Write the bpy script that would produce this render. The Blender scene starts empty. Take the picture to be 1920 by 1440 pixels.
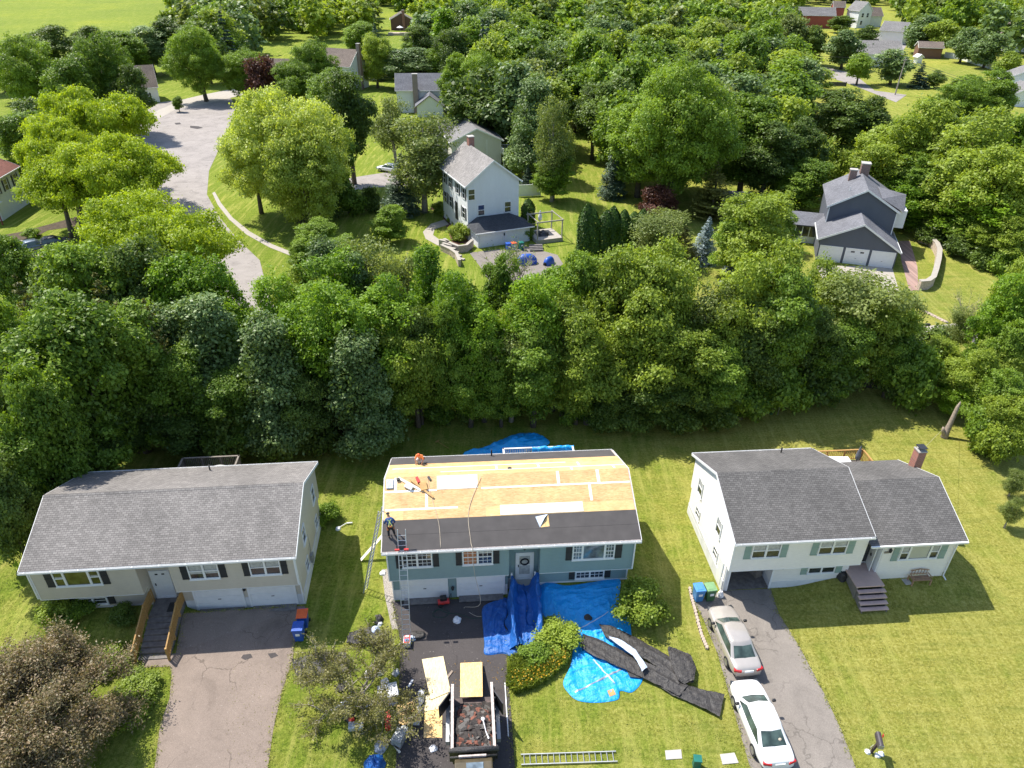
import bpy, math, random
import numpy as np
from mathutils import Vector, Matrix, noise
R = math.radians
rng = np.random.default_rng(7)
random.seed(7)
sc = bpy.context.scene
col = sc.collection

# ---------------------------------------------------------------- camera
TH, ROLL, CAMH, FP = 0.5538932, 0.0096377, 35.0, 1341.372
_F = np.array([0, math.cos(TH), -math.sin(TH)])
_U = np.array([0, math.sin(TH), math.cos(TH)])
_R = np.array([1.0, 0, 0])
R2 = _R*math.cos(ROLL)+_U*math.sin(ROLL)
U2 = -_R*math.sin(ROLL)+_U*math.cos(ROLL)
CM = np.array([R2, -U2, _F])
CC = np.array([0, 0, CAMH])
cam_d = bpy.data.cameras.new('camera'); cam = bpy.data.objects.new('camera', cam_d); col.objects.link(cam)
mw = Matrix.Identity(4)
for i in range(3):
    mw[i][0] = R2[i]; mw[i][1] = U2[i]; mw[i][2] = -_F[i]; mw[i][3] = CC[i]
cam.matrix_world = mw
cam_d.sensor_width = 36; cam_d.lens = 36*FP/1920
cam_d.clip_start = 0.5; cam_d.clip_end = 5000
sc.camera = cam

# ---------------------------------------------------------------- light
SUN = Vector((2.643, -1.976, -5.045)).normalized()
sun_d = bpy.data.lights.new('sun', 'SUN'); sun = bpy.data.objects.new('sun', sun_d); col.objects.link(sun)
sun_d.energy = 4.6; sun_d.angle = R(0.55); sun_d.color = (1.0, 0.95, 0.86)
sun.rotation_euler = SUN.to_track_quat('-Z', 'Y').to_euler()
w = bpy.data.worlds.new('World'); sc.world = w; w.use_nodes = True
nt = w.node_tree; bg = nt.nodes['Background']
sky = nt.nodes.new('ShaderNodeTexSky'); sky.sky_type = 'NISHITA'; sky.sun_disc = False
sky.sun_elevation = R(56.8); sky.sun_rotation = R(-53.2); sky.altitude = 50
nt.links.new(sky.outputs[0], bg.inputs[0]); bg.inputs[1].default_value = 0.145
sc.view_settings.view_transform = 'Standard'; sc.view_settings.look = 'None'
sc.view_settings.gamma = 1; sc.view_settings.exposure = 0.70
sc.cycles.max_bounces = 6; sc.cycles.diffuse_bounces = 3; sc.cycles.transparent_max_bounces = 8

# ---------------------------------------------------------------- terrain height and image-to-ground mapping
def sstep(a, b, x):
    t = min(1, max(0, (x-a)/(b-a))); return t*t*(3-2*t)
def hg(x, y):
    h = 0
    if 14 < y < 52:
        yw = 28.16+.0927*(x+27.35)+.95
        h += .78*sstep(-31, -28, x)*(1-sstep(-20.2, -19.0, x))*sstep(yw-3, yw-.1, y)*(1-sstep(yw+2, yw+7, y))
        yw = 29.86+.0815*(x+7.42)+.95
        h += .78*sstep(.9, 2.3, x)*(1-sstep(7.6, 10.6, x))*sstep(yw-3.4, yw-.1, y)*(1-sstep(yw+2, yw+7, y))
        yw = 30.88+.0836*(x-13.24)+.9
        h += .62*sstep(17.6, 21.2, x)*(1-sstep(28.2, 31.5, x))*sstep(yw-2.4, yw-.1, y)*(1-sstep(yw+2, yw+7, y))
    return h
def ray(px, py):
    return np.array([(px-960)/FP, (py-720)/FP, 1.0]) @ CM
def G(px, py, z=None):
    d = ray(px, py)
    if z is not None:
        return CC+d*((z-CAMH)/d[2])
    h = 0
    for _ in range(12):
        P = CC+d*((h-CAMH)/d[2]); h = hg(P[0], P[1])
    P[2] = h
    return P
def scale_at(P):
    return FP/float(np.dot(np.asarray(P)-CC, _F))
def pj(P):
    q = CM @ (np.asarray(P, float)-CC)
    return 960+FP*q[0]/q[2], 720+FP*q[1]/q[2]

# ---------------------------------------------------------------- mesh builder
class MB:
    def __init__(s, T=None): s.v = []; s.f = []; s.m = []; s.T = T
    def add(s, vs, fs, mi=0):
        n = len(s.v)
        if s.T: vs = [s.T(*p) for p in vs]
        s.v += [tuple(map(float, p)) for p in vs]; s.f += [tuple(i+n for i in f) for f in fs]; s.m += [mi]*len(fs)
        return s
    def box(s, x0, x1, y0, y1, z0, z1, mi=0):
        return s.add([(x0,y0,z0),(x1,y0,z0),(x1,y1,z0),(x0,y1,z0),(x0,y0,z1),(x1,y0,z1),(x1,y1,z1),(x0,y1,z1)],
                     [(0,3,2,1),(4,5,6,7),(0,1,5,4),(1,2,6,5),(2,3,7,6),(3,0,4,7)], mi)
    def obox(s, c, size, rot=(0,0,0), mi=0, taper=1):
        from mathutils import Euler
        M = Euler([R(a) for a in rot]).to_matrix(); c = Vector(c); vs = []
        for z in (-.5, .5):
            k = 1 if z < 0 else taper
            for x, y in ((-.5,-.5),(.5,-.5),(.5,.5),(-.5,.5)):
                vs.append(c+M @ Vector((x*size[0]*k, y*size[1]*k, z*size[2])))
        return s.add(vs, [(0,3,2,1),(4,5,6,7),(0,1,5,4),(1,2,6,5),(2,3,7,6),(3,0,4,7)], mi)
    def prism(s, poly, a0, a1, mi=0, axis='x'):
        n = len(poly)
        if axis == 'x': A = [(a0,)+tuple(p) for p in poly]; B = [(a1,)+tuple(p) for p in poly]
        elif axis == 'y': A = [(p[0],a0,p[1]) for p in poly]; B = [(p[0],a1,p[1]) for p in poly]
        else: A = [tuple(p)+(a0,) for p in poly]; B = [tuple(p)+(a1,) for p in poly]
        return s.add(A+B, [tuple(range(n))[::-1], tuple(range(n, 2*n))]+[(i,(i+1)%n,n+(i+1)%n,n+i) for i in range(n)], mi)
    def tube(s, pts, r, n=8, mi=0, caps=True):
        pts = [Vector(p) for p in pts]; k = len(pts)
        rs = r if hasattr(r, '__len__') else [r]*k
        vs = []; prev = None
        for i, p in enumerate(pts):
            d = (pts[min(i+1,k-1)]-pts[max(i-1,0)])
            d = d.normalized() if d.length > 1e-9 else Vector((0,0,1))
            if prev is None:
                u = d.orthogonal().normalized()
            else:
                u = (prev-d*prev.dot(d)); u = u.normalized() if u.length > 1e-6 else d.orthogonal().normalized()
            prev = u; v = d.cross(u)
            for j in range(n):
                a = 2*math.pi*j/n; vs.append(p+(u*math.cos(a)+v*math.sin(a))*rs[i])
        fs = [(i*n+j, i*n+(j+1)%n, (i+1)*n+(j+1)%n, (i+1)*n+j) for i in range(k-1) for j in range(n)]
        if caps: fs += [tuple(range(n))[::-1], tuple((k-1)*n+j for j in range(n))]
        return s.add(vs, fs, mi)
    def lathe(s, prof, n=16, c=(0,0,0), mi=0):
        vs = [(c[0]+r*math.cos(2*math.pi*j/n), c[1]+r*math.sin(2*math.pi*j/n), c[2]+z) for r, z in prof for j in range(n)]
        k = len(prof)
        return s.add(vs, [(i*n+j, i*n+(j+1)%n, (i+1)*n+(j+1)%n, (i+1)*n+j) for i in range(k-1) for j in range(n)]
                     + [tuple(range(n))[::-1], tuple((k-1)*n+j for j in range(n))], mi)
    def grid(s, P, mi=0):
        ny = len(P); nx = len(P[0])
        return s.add([p for row in P for p in row], [(j*nx+i, j*nx+i+1, (j+1)*nx+i+1, (j+1)*nx+i) for j in range(ny-1) for i in range(nx-1)], mi)
    def build(s, name, mat, parent=None, smooth=False, bevel=0, loc=None):
        me = bpy.data.meshes.new(name); me.from_pydata(s.v, [], s.f)
        mats = mat if isinstance(mat, (list, tuple)) else [mat]
        for m in mats: me.materials.append(m)
        if len(mats) > 1: me.polygons.foreach_set('material_index', s.m)
        if smooth: me.polygons.foreach_set('use_smooth', [True]*len(me.polygons))
        me.update()
        o = bpy.data.objects.new(name, me); col.objects.link(o)
        if parent: o.parent = parent
        if loc is not None: o.location = loc
        if bevel:
            b = o.modifiers.new('bevel', 'BEVEL'); b.width = bevel; b.segments = 2; b.limit_method = 'ANGLE'
        return o
def tag(o, label=None, cat=None, group=None, kind=None):
    if label: o['label'] = label
    if cat: o['category'] = cat
    if group: o['group'] = group
    if kind: o['kind'] = kind
    return o
def thing(name, label, cat, loc=(0,0,0), rz=0, group=None):
    o = bpy.data.objects.new(name, None); col.objects.link(o)
    o.location = loc; o.rotation_euler = (0, 0, rz); o.empty_display_size = .3
    return tag(o, label, cat, group)
def copy_tree(o, parent=None):
    c = o.copy(); col.objects.link(c); c.parent = parent
    for ch in list(o.children): copy_tree(ch, c)
    return c

# ---------------------------------------------------------------- materials
class N:
    """tiny node helper"""
    def __init__(s, name):
        s.m = bpy.data.materials.new(name); s.m.use_nodes = True
        s.t = s.m.node_tree; s.b = s.t.nodes['Principled BSDF']; s.out = s.t.nodes['Material Output']
        s.tc = None
    def n(s, typ, **kw):
        x = s.t.nodes.new('ShaderNode'+typ)
        for k, v in kw.items():
            if k.startswith('i_'):
                k = k[2:]; x.inputs[int(k) if k.isdigit() else k.replace('_', ' ')].default_value = v
            else: setattr(x, k, v)
        return x
    def l(s, a, b):
        s.t.links.new(a if not hasattr(a, 'outputs') else a.outputs[0], b)
    def co(s, scale=None, gen='Object', rot=None):
        if s.tc is None: s.tc = s.n('TexCoord')
        o = s.tc.outputs[gen]
        if scale is not None or rot:
            mp = s.n('Mapping')
            if scale is not None: mp.inputs['Scale'].default_value = scale if hasattr(scale, '__len__') else (scale,)*3
            if rot: mp.inputs['Rotation'].default_value = rot
            s.l(o, mp.inputs[0]); return mp.outputs[0]
        return o
    def noise(s, scale, detail=4, rough=.55, co=None, dist=0):
        x = s.n('TexNoise'); x.inputs['Scale'].default_value = scale; x.inputs['Detail'].default_value = detail
        x.inputs['Roughness'].default_value = rough; x.inputs['Distortion'].default_value = dist
        s.l(co if co is not None else s.co(), x.inputs['Vector']); return x.outputs['Fac']
    def ramp(s, fac, stops):
        x = s.n('ValToRGB'); e = x.color_ramp.elements
        while len(e) < len(stops): e.new(.5)
        for i, (p, c) in enumerate(stops):
            e[i].position = p; e[i].color = (*c, 1) if hasattr(c, '__len__') else (c, c, c, 1)
        s.l(fac, x.inputs[0]); return x.outputs[0]
    def mix(s, fac, a, b, mode='MIX'):
        x = s.n('Mix', data_type='RGBA', blend_type=mode)
        for v, i in ((fac, 0), (a, 6), (b, 7)):
            if hasattr(v, 'is_linked') or hasattr(v, 'links'): s.l(v, x.inputs[i])
            elif i == 0: x.inputs[0].default_value = v
            else: x.inputs[i].default_value = (*v, 1)
        return x.outputs[2]
    def bump(s, h, strength=.4, dist=.02, prev=None):
        x = s.n('Bump'); x.inputs['Strength'].default_value = strength; x.inputs['Distance'].default_value = dist
        s.l(h, x.inputs['Height'])
        if prev is not None: s.l(prev, x.inputs['Normal'])
        s.l(x, s.b.inputs['Normal']); return x.outputs[0]
    def base(s, c):
        if hasattr(c, 'links'): s.l(c, s.b.inputs['Base Color'])
        else: s.b.inputs['Base Color'].default_value = (*c, 1)
    def done(s, rough=.8, metal=0, spec=None):
        s.b.inputs['Roughness'].default_value = rough; s.b.inputs['Metallic'].default_value = metal
        if spec is not None: s.b.inputs['Specular IOR Level'].default_value = spec
        return s.m
def mul(c, k): return tuple(min(1, x*k) for x in c)
def plain(name, c, rough=.6, metal=0, ns=3.0, amt=.18, bump=0, bs=40, spec=None, coat=0):
    m = N(name); f = m.noise(ns, 5)
    m.base(m.ramp(f, [(.3, mul(c, 1-amt)), (.7, mul(c, 1+amt))]))
    if bump: m.bump(m.noise(bs, 3), bump)
    if coat: m.b.inputs['Coat Weight'].default_value = coat; m.b.inputs['Coat Roughness'].default_value = .04
    return m.done(rough, metal, spec)
def siding(name, c, pitch=.11, axis=2, rough=.6, amt=.07):
    m = N(name); sep = m.n('SeparateXYZ'); m.l(m.co(), sep.inputs[0])
    d = m.n('Math', operation='DIVIDE'); m.l(sep.outputs[axis], d.inputs[0]); d.inputs[1].default_value = pitch
    fr = m.n('Math', operation='FRACT'); m.l(d, fr.inputs[0])
    f = m.noise(1.2, 6, .6, m.co((1, 1, .25)))
    g = m.noise(9, 4, .6, m.co((.4, .4, 3)))
    a = m.ramp(f, [(.3, mul(c, 1-amt)), (.7, mul(c, 1+amt))])
    m.base(m.mix(.35, a, m.ramp(g, [(.35, mul(c, .86)), (.6, mul(c, 1.06))])))
    m.bump(m.ramp(fr.outputs[0], [(0, 1.0), (.9, .25), (1, 0)]), .7, .025)
    return m.done(rough)
def shingles(name, c, rough=.95, amt=.17, row=.125):
    m = N(name)
    br = m.n('TexBrick'); br.offset = .5; br.offset_frequency = 2; br.squash = 1
    m.l(m.co(), br.inputs['Vector'])
    for k, v in (('Scale', 1), ('Mortar Size', .012), ('Mortar Smooth', .25), ('Brick Width', .26), ('Row Height', row), ('Bias', 0)): br.inputs[k].default_value = v
    br.inputs['Color1'].default_value = (*mul(c, 1-amt), 1); br.inputs['Color2'].default_value = (*mul(c, 1+amt), 1); br.inputs['Mortar'].default_value = (*mul(c, .45), 1)
    st = m.ramp(m.noise(.45, 6, .65, m.co((1, .35, 1))), [(.3, (.78, .77, .76)), (.7, (1.12, 1.1, 1.08))])
    sp = m.ramp(m.noise(26, 3, .7), [(.35, .72), (.65, 1.25)])
    m.base(m.mix(1, m.mix(1, br.outputs['Color'], st, 'MULTIPLY'), sp, 'MULTIPLY'))
    b = m.bump(br.outputs['Fac'], -.5, .02) if False else m.bump(m.noise(30, 2), .35, .02)
    return m.done(rough, spec=.2)
def brick(name, c=(.28, .10, .07), scale=1):
    m = N(name); br = m.n('TexBrick'); m.l(m.co((1, 1, 1), rot=(R(90), 0, 0)), br.inputs['Vector'])
    for k, v in (('Scale', scale), ('Mortar Size', .012), ('Brick Width', .22), ('Row Height', .075)): br.inputs[k].default_value = v
    br.inputs['Color1'].default_value = (*mul(c, .8), 1); br.inputs['Color2'].default_value = (*mul(c, 1.3), 1); br.inputs['Mortar'].default_value = (.33, .29, .26, 1)
    m.base(br.outputs['Color']); return m.done(.9)
def asphalt(name, c, crack=0, specks=.0):
    m = N(name)
    f = m.ramp(m.noise(.35, 6, .65, dist=1.2), [(.28, mul(c, .72)), (.45, mul(c, .98)), (.72, mul(c, 1.16))])
    g = m.ramp(m.noise(30, 3, .7), [(.35, .8), (.65, 1.2)])
    x = m.mix(1, f, g, 'MULTIPLY')
    if crack:
        vo = m.n('TexVoronoi', feature='DISTANCE_TO_EDGE'); vo.inputs['Scale'].default_value = .35
        wob = m.n('TexNoise'); wob.inputs['Scale'].default_value = 1.5; wob.inputs['Detail'].default_value = 6
        m.l(m.co(), wob.inputs['Vector'])
        ad = m.n('Vector' 'Math', operation='ADD'); m.l(m.co(), ad.inputs[0]); m.l(wob.outputs['Color'], ad.inputs[1]); m.l(ad, vo.inputs['Vector'])
        cr = m.ramp(vo.outputs['Distance'], [(0, 1), (.006, 1), (.012, 0)])
        gate = m.ramp(m.noise(.25, 2), [(.45, 0), (.55, crack)])
        x = m.mix(m.mix(1, cr, gate, 'MULTIPLY'), x, mul(c, .35))
    if specks:
        s2 = m.ramp(m.noise(9, 2, .5), [(.70, 0), (.74, 1)])
        x = m.mix(m.mix(1, s2, (specks,)*3, 'MULTIPLY'), x, (.55, .5, .45))
    m.base(x); m.bump(m.noise(60, 2), .3, .01)
    return m.done(.9, spec=.25)
def grass_mat(name):
    m = N(name)
    fine = m.noise(5.5, 8, .72)
    vfine = m.noise(28, 3, .7)
    med = m.noise(.55, 6, .62, dist=.5)
    big = m.noise(.07, 4, .5)
    lush = m.ramp(fine, [(.3, (.07, .11, .014)), (.5, (.165, .225, .024)), (.7, (.30, .335, .055))])
    dry = m.ramp(fine, [(.3, (.15, .145, .03)), (.5, (.30, .285, .055)), (.7, (.47, .43, .14))])
    sep = m.n('SeparateXYZ'); m.l(m.co(), sep.inputs[0])
    mr = m.n('MapRange'); m.l(sep.outputs[0], mr.inputs[0]); mr.inputs[1].default_value = 2; mr.inputs[2].default_value = 22; mr.inputs[3].default_value = -.05; mr.inputs[4].default_value = .25
    my = m.n('MapRange'); m.l(sep.outputs[1], my.inputs[0]); my.inputs[1].default_value = 60; my.inputs[2].default_value = 85; my.inputs[3].default_value = 0; my.inputs[4].default_value = -.22
    ad = m.n('Math', operation='ADD'); m.l(mr, ad.inputs[0]); m.l(med, ad.inputs[1])
    ad3 = m.n('Math', operation='ADD'); m.l(ad, ad3.inputs[0]); m.l(my, ad3.inputs[1])
    ad2 = m.n('Math', operation='MULTIPLY_ADD'); m.l(big, ad2.inputs[0]); ad2.inputs[1].default_value = .35; m.l(ad3, ad2.inputs[2])
    x = m.mix(m.ramp(ad2.outputs[0], [(.5, 0), (.92, 1)]), lush, dry)
    wv = m.n('TexWave', wave_type='BANDS', bands_direction='Y'); wv.inputs['Scale'].default_value = .3; wv.inputs['Distortion'].default_value = 1.2; wv.inputs['Detail Scale'].default_value = .4
    m.l(m.co(rot=(0, 0, R(-8))), wv.inputs['Vector'])
    x = m.mix(1, x, m.ramp(wv.outputs['Fac'], [(.2, .97), (.8, 1.03)]), 'MULTIPLY')
    stk = m.noise(1, 6, .7, m.co((1.6, .16, 1), rot=(0, 0, R(-62))))
    x = m.mix(m.ramp(stk, [(.48, 0), (.68, .65)]), x, (.44, .41, .11))
    stk2 = m.noise(1, 6, .7, m.co((.22, 2.2, 1), rot=(0, 0, R(8))))
    x = m.mix(m.ramp(stk2, [(.5, 0), (.75, .55)]), x, (.10, .15, .02))
    bare = m.ramp(m.noise(.9, 5, .6, dist=.3), [(.70, 0), (.80, .75)])
    x = m.mix(bare, x, (.30, .235, .135))
    x = m.mix(1, x, m.ramp(m.noise(.022, 5, .6, dist=.6), [(.3, (.80, .86, .9)), (.55, (1, 1, 1)), (.72, (1.22, 1.12, .9))]), 'MULTIPLY')
    x = m.mix(1, x, m.ramp(vfine, [(.3, .62), (.7, 1.4)]), 'MULTIPLY')
    m.base(x)
    m.bump(m.noise(16, 6, .75), .9, .12)
    return m.done(1.0, spec=.1)
def leafmat(name, dark, light, trans=.32, spec=.35):
    m = N(name)
    at = m.n('Attribute', attribute_name='tint')
    oi = m.n('ObjectInfo')
    ad = m.n('Math', operation='MULTIPLY_ADD'); m.l(oi.outputs['Random'], ad.inputs[0]); ad.inputs[1].default_value = .34
    ad.use_clamp = True
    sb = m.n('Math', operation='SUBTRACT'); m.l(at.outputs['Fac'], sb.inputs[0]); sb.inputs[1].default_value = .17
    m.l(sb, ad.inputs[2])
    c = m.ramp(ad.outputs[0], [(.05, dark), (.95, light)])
    m.base(c); m.b.inputs['Roughness'].default_value = .5; m.b.inputs['Specular IOR Level'].default_value = spec
    tr = m.n('BsdfTranslucent'); m.l(m.mix(1, c, (1.25, 1.2, .55), 'MULTIPLY'), tr.inputs[0])
    mx = m.n('MixShader'); mx.inputs[0].default_value = trans
    m.l(m.b.outputs[0], mx.inputs[1]); m.l(tr.outputs[0], mx.inputs[2]); m.l(mx.outputs[0], m.out.inputs[0])
    return m.m
def glassy(name, c=(.03, .035, .04), rough=.08):
    m = N(name); m.base(m.ramp(m.noise(1.7, 2), [(.35, mul(c, .6)), (.65, mul(c, 1.6))])); return m.done(rough, spec=.8)
def panel_mat(name, stops, seams=(1.22, 2.44), scale=(1, 6, 1)):
    m = N(name); g = m.noise(3.5, 8, .6, m.co(scale), dist=.8)
    x = m.ramp(g, stops)
    k = m.ramp(m.noise(1.1, 2, .5), [(.35, .88), (.65, 1.1)])
    m.base(m.mix(1, x, k, 'MULTIPLY')); return m.done(.75)
M_ = {}
def setup_mats():
    W = (.78, .78, .77)
    M_.update(
        grass=grass_mat('grass'),
        white=plain('white trim', W, .45, amt=.04), whitewall=siding('white siding', (.74, .75, .76)), beige=siding('beige siding', (.55, .49, .395)),
        teal=siding('blue green siding', (.215, .31, .315)), cream=siding('cream siding', (.83, .79, .73), amt=.04), tan=siding('pale tan siding', (.62, .60, .53)),
        grey_wall=siding('slate grey siding', (.10, .11, .135)), found=plain('painted foundation', (.66, .66, .66), .8, amt=.1, ns=1.5),
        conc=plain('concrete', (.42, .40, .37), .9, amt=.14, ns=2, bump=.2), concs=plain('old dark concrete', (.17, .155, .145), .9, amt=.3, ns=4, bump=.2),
        roof_l=shingles('grey weathered shingles', (.235, .222, .212)), roof_r=shingles('dark grey shingles', (.145, .14, .136)), roof_w=shingles('pale stained shingles', (.30, .285, .275), amt=.2),
        roof_d=shingles('charcoal shingles', (.075, .08, .09)), roof_s=shingles('slate blue shingles', (.19, .195, .22)), roof_b=shingles('brown shingles', (.22, .18, .155)),
        roof_far=shingles('far grey shingles', (.24, .235, .235), amt=.15), roof_red=shingles('red brown shingles', (.24, .11, .09)),
        black=plain('black paint', (.018, .018, .02), .5), shut_k=siding('black louvres', (.02, .021, .024), .05, amt=.2), shut_g=siding('sage louvres', (.27, .37, .31), .05), shut_n=siding('navy louvres', (.03, .034, .045), .05, amt=.2),
        glass=glassy('window glass'), glassg=glassy('window glass with painted lawn reflection', (.07, .075, .02)), glassb=glassy('window glass with painted sky reflection', (.13, .17, .2)),  # green and blue base colours paint lawn and sky reflections into the glass
        curtain=plain('pale curtain', (.42, .42, .40), .8, ns=6, amt=.25), curtain2=siding('pleated curtain', (.5, .5, .42), .09, axis=0), orange_blind=plain('orange blind', (.4, .16, .07), .8),
        brick=brick('red brick', (.30, .085, .05)), brickdark=brick('brown brick', (.17, .075, .06)),
        drive_l=asphalt('weathered driveway asphalt', (.225, .18, .15), .6, .35), drive_m=asphalt('fresh sealed driveway asphalt', (.070, .062, .061), .3, .3), drive_r=asphalt('grey driveway asphalt', (.22, .195, .172), .45, .12),
        road=asphalt('street asphalt', (.30, .27, .25), .5), walk=plain('pale concrete paving', (.37, .335, .29), .9, amt=.1), paver=brick('red pavers', (.3, .19, .16)),
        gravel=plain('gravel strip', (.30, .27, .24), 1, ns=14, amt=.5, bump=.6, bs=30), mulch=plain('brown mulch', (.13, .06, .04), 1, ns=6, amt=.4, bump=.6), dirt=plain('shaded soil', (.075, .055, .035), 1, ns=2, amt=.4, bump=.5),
        bark=plain('bark', (.105, .085, .065), .95, ns=6, amt=.35, bump=.6, bs=25), barkpale=plain('pale grey bark', (.34, .30, .26), .95, ns=5, amt=.3, bump=.4), deadwood=plain('dead wood', (.30, .24, .19), .95, ns=8, amt=.3, bump=.6),
        felt=plain('black roofing felt', (.073, .066, .064), .85, ns=1.4, amt=.14, bump=.2, bs=60),
        sheath=panel_mat('orange roof boards', [(.28, (.42, .20, .065)), (.42, (.57, .34, .145)), (.6, (.68, .45, .215)), (.8, (.74, .54, .30))]),
        sheath2=panel_mat('pale yellow roof boards', [(.3, (.60, .38, .14)), (.7, (.74, .54, .27))]), newply=plain('bare new panel', (.80, .74, .62), .6, amt=.04), tape=plain('white seam strip', (.86, .82, .76), .7, amt=.05),
        ply=panel_mat('plywood sheet', [(.3, (.58, .35, .13)), (.5, (.78, .52, .22)), (.72, (.88, .66, .34))], scale=(5, 1.2, 1)), plyp=panel_mat('pale plywood sheet', [(.3, (.58, .45, .22)), (.5, (.74, .62, .37)), (.72, (.8, .73, .52))], scale=(5, 1.2, 1)), cardb=plain('cardboard', (.52, .31, .12), .8),
        alum=plain('aluminium', (.62, .63, .64), .35, .6, amt=.1), aluml=plain('dull aluminium', (.35, .36, .37), .45, .5), steel=plain('dark steel', (.06, .06, .065), .45, .6), orange=plain('orange plastic', (.72, .12, .03), .45), red=plain('red plastic', (.55, .03, .03), .4, amt=.25),
        binb=plain('blue bin plastic', (.02, .09, .42), .4), binl=plain('light blue bin plastic', (.06, .23, .52), .45), bing=plain('green bin plastic', (.05, .14, .055), .45), bingl=plain('pale green bin lid', (.16, .30, .14), .45), teal_box=plain('green utility paint', (.012, .14, .11), .4),
        wood=siding('weathered tread wood', (.58, .42, .37), .14, axis=1), stain=plain('amber stained wood', (.42, .24, .075), .7, ns=10), greywood=plain('weathered grey wood', (.22, .19, .16), .85, ns=6), benchm=plain('worn wooden bench', (.33, .2, .12), .8, ns=6),
        tyre=plain('tyre rubber', (.018, .018, .018), .85), rim=plain('alloy rim', (.5, .5, .5), .3, .8), lens=plain('red tail lens', (.45, .015, .015), .2, spec=.7), carglass=glassy('car glass', (.05, .075, .065), .04),
        paint_s=plain('champagne car paint', (.50, .455, .41), .28, .35, amt=.04, coat=.8), paint_w=plain('white car paint', (.84, .84, .85), .25, 0, amt=.02, coat=.9), paint_g=plain('steel blue car paint', (.12, .15, .18), .3, .4, coat=.8),
        skin=plain('skin', (.42, .22, .14), .6, amt=.08), hairm=plain('dark hair', (.02, .015, .012), .7), shirt_b=plain('blue shirt', (.03, .075, .22), .85), shirt_o=plain('orange shirt', (.80, .26, .08), .85), trousers=plain('dark work trousers', (.015, .017, .025), .9), trousers2=plain('pale work trousers', (.55, .52, .5), .9), leather=plain('tan leather belt', (.35, .12, .04), .7), vis=plain('safety yellow webbing', (.6, .75, .2), .6),
        stone=plain('pale edging stone', (.46, .37, .30), .9, ns=5, amt=.3, bump=.5, bs=12), wrap=plain('white wrapped roll', (.72, .72, .73), .4, ns=8, amt=.12), plasticbag=plain('white plastic bag', (.8, .8, .82), .35), silver=plain('silver foil wrap', (.42, .44, .46), .35, .3, ns=12, amt=.4),
        fence=plain('white vinyl fence', (.72, .75, .72), .5, amt=.04), olive=plain('olive brown truck paint', (.06, .045, .02), .6, ns=4, amt=.25), rail=plain('rusted pale bed rail', (.50, .42, .38), .6, ns=8, amt=.3), bedin=plain('worn truck bed', (.10, .075, .07), .8, ns=3, amt=.4), barnred=siding('red barn boards', (.34, .07, .05), .25, axis=0),
        shedb=siding('brown shed boards', (.17, .085, .06), .2), rope=plain('pale rope', (.5, .42, .32), .8), hose=plain('green hose', (.02, .06, .04), .5),
    )
setup_mats()
def tarp_mat(name, c, c2, rough=.35, s=3.2, spec=.5):
    m = N(name); f = m.noise(s, 7, .65, dist=.6)
    m.base(m.ramp(f, [(.3, c), (.55, mul(c, 1.15)), (.75, c2)]))
    b = m.bump(m.noise(2.2, 6, .6, dist=1.6), .9, .10)
    b = m.bump(m.noise(1, 5, .6, m.co((7, .8, 3), rot=(0, 0, R(35))), dist=.5), .8, .05, b)
    m.bump(m.noise(11, 4, .6, dist=1.0), .5, .02, b)
    return m.done(rough, spec=spec)
M_['tarp'] = tarp_mat('blue tarpaulin', (.008, .30, .70), (.05, .48, .84), .36)
M_['tarpd'] = tarp_mat('deep blue tarpaulin', (.012, .10, .36), (.03, .19, .55), .4)
M_['tarpk'] = tarp_mat('black tarpaulin', (.032, .029, .028), (.075, .068, .062), .55, 4)
M_['tarpw'] = tarp_mat('pale tarp underside', (.42, .50, .62), (.6, .66, .74), .5)
LEAF = {
    'tuft': leafmat('grass blades', (.09, .14, .015), (.42, .42, .11), .3, .2),
    'maple': leafmat('maple leaves', (0.085, 0.16, 0.016), (0.32, 0.46, 0.05), .4),
    'oak': leafmat('dark oak leaves', (0.06, 0.105, 0.018), (0.2, 0.29, 0.045), .36),
    'silver': leafmat('grey green leaves', (0.085, 0.145, 0.03), (0.27, 0.38, 0.13), .32, .5),
    'locust': leafmat('yellow green leaves', (0.2, 0.3, 0.014), (0.5, 0.6, 0.04), .45),
    'lime': leafmat('lime leaves', (0.25, 0.33, 0.03), (0.6, 0.68, 0.15), .45, .5),
    'vine': leafmat('bright green vine leaves', (0.085, 0.18, 0.01), (0.33, 0.5, 0.035), .42),
    'light': leafmat('light green leaves', (0.15, 0.225, 0.022), (0.43, 0.53, 0.07), .42),
    'airy': leafmat('olive green leaves', (0.11, 0.155, 0.03), (0.3, 0.36, 0.1), .4),
    'spruce': leafmat('spruce needles', (0.03, 0.06, 0.03), (0.11, 0.17, 0.1), .15),
    'bluespruce': leafmat('blue spruce needles', (0.11, 0.17, 0.19), (0.38, 0.47, 0.5), .15),
    'cedar': leafmat('cedar sprays', (0.07, 0.085, 0.012), (0.24, 0.23, 0.05), .22),
    'arbor': leafmat('arborvitae sprays', (0.03, 0.075, 0.008), (0.12, 0.22, 0.02), .2),
    'plum': leafmat('purple leaves', (.08, .03, .022), (.23, .10, .07), .3),
    'bronze': leafmat('bronze tinged leaves', (.15, .145, .055), (.56, .38, .26), .32, .5),
    'olive': leafmat('sparse olive leaves', (.11, .115, .025), (.36, .33, .11), .35, .5),
    'shrub': leafmat('shrub leaves', (.03, .06, .014), (.15, .22, .06), .3),
    'lily': leafmat('lily blades', (.08, .14, .015), (.32, .38, .05), .35),
    'bloom': leafmat('yellow blooms', (.62, .28, .01), (.8, .5, .05), .3),
}
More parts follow.
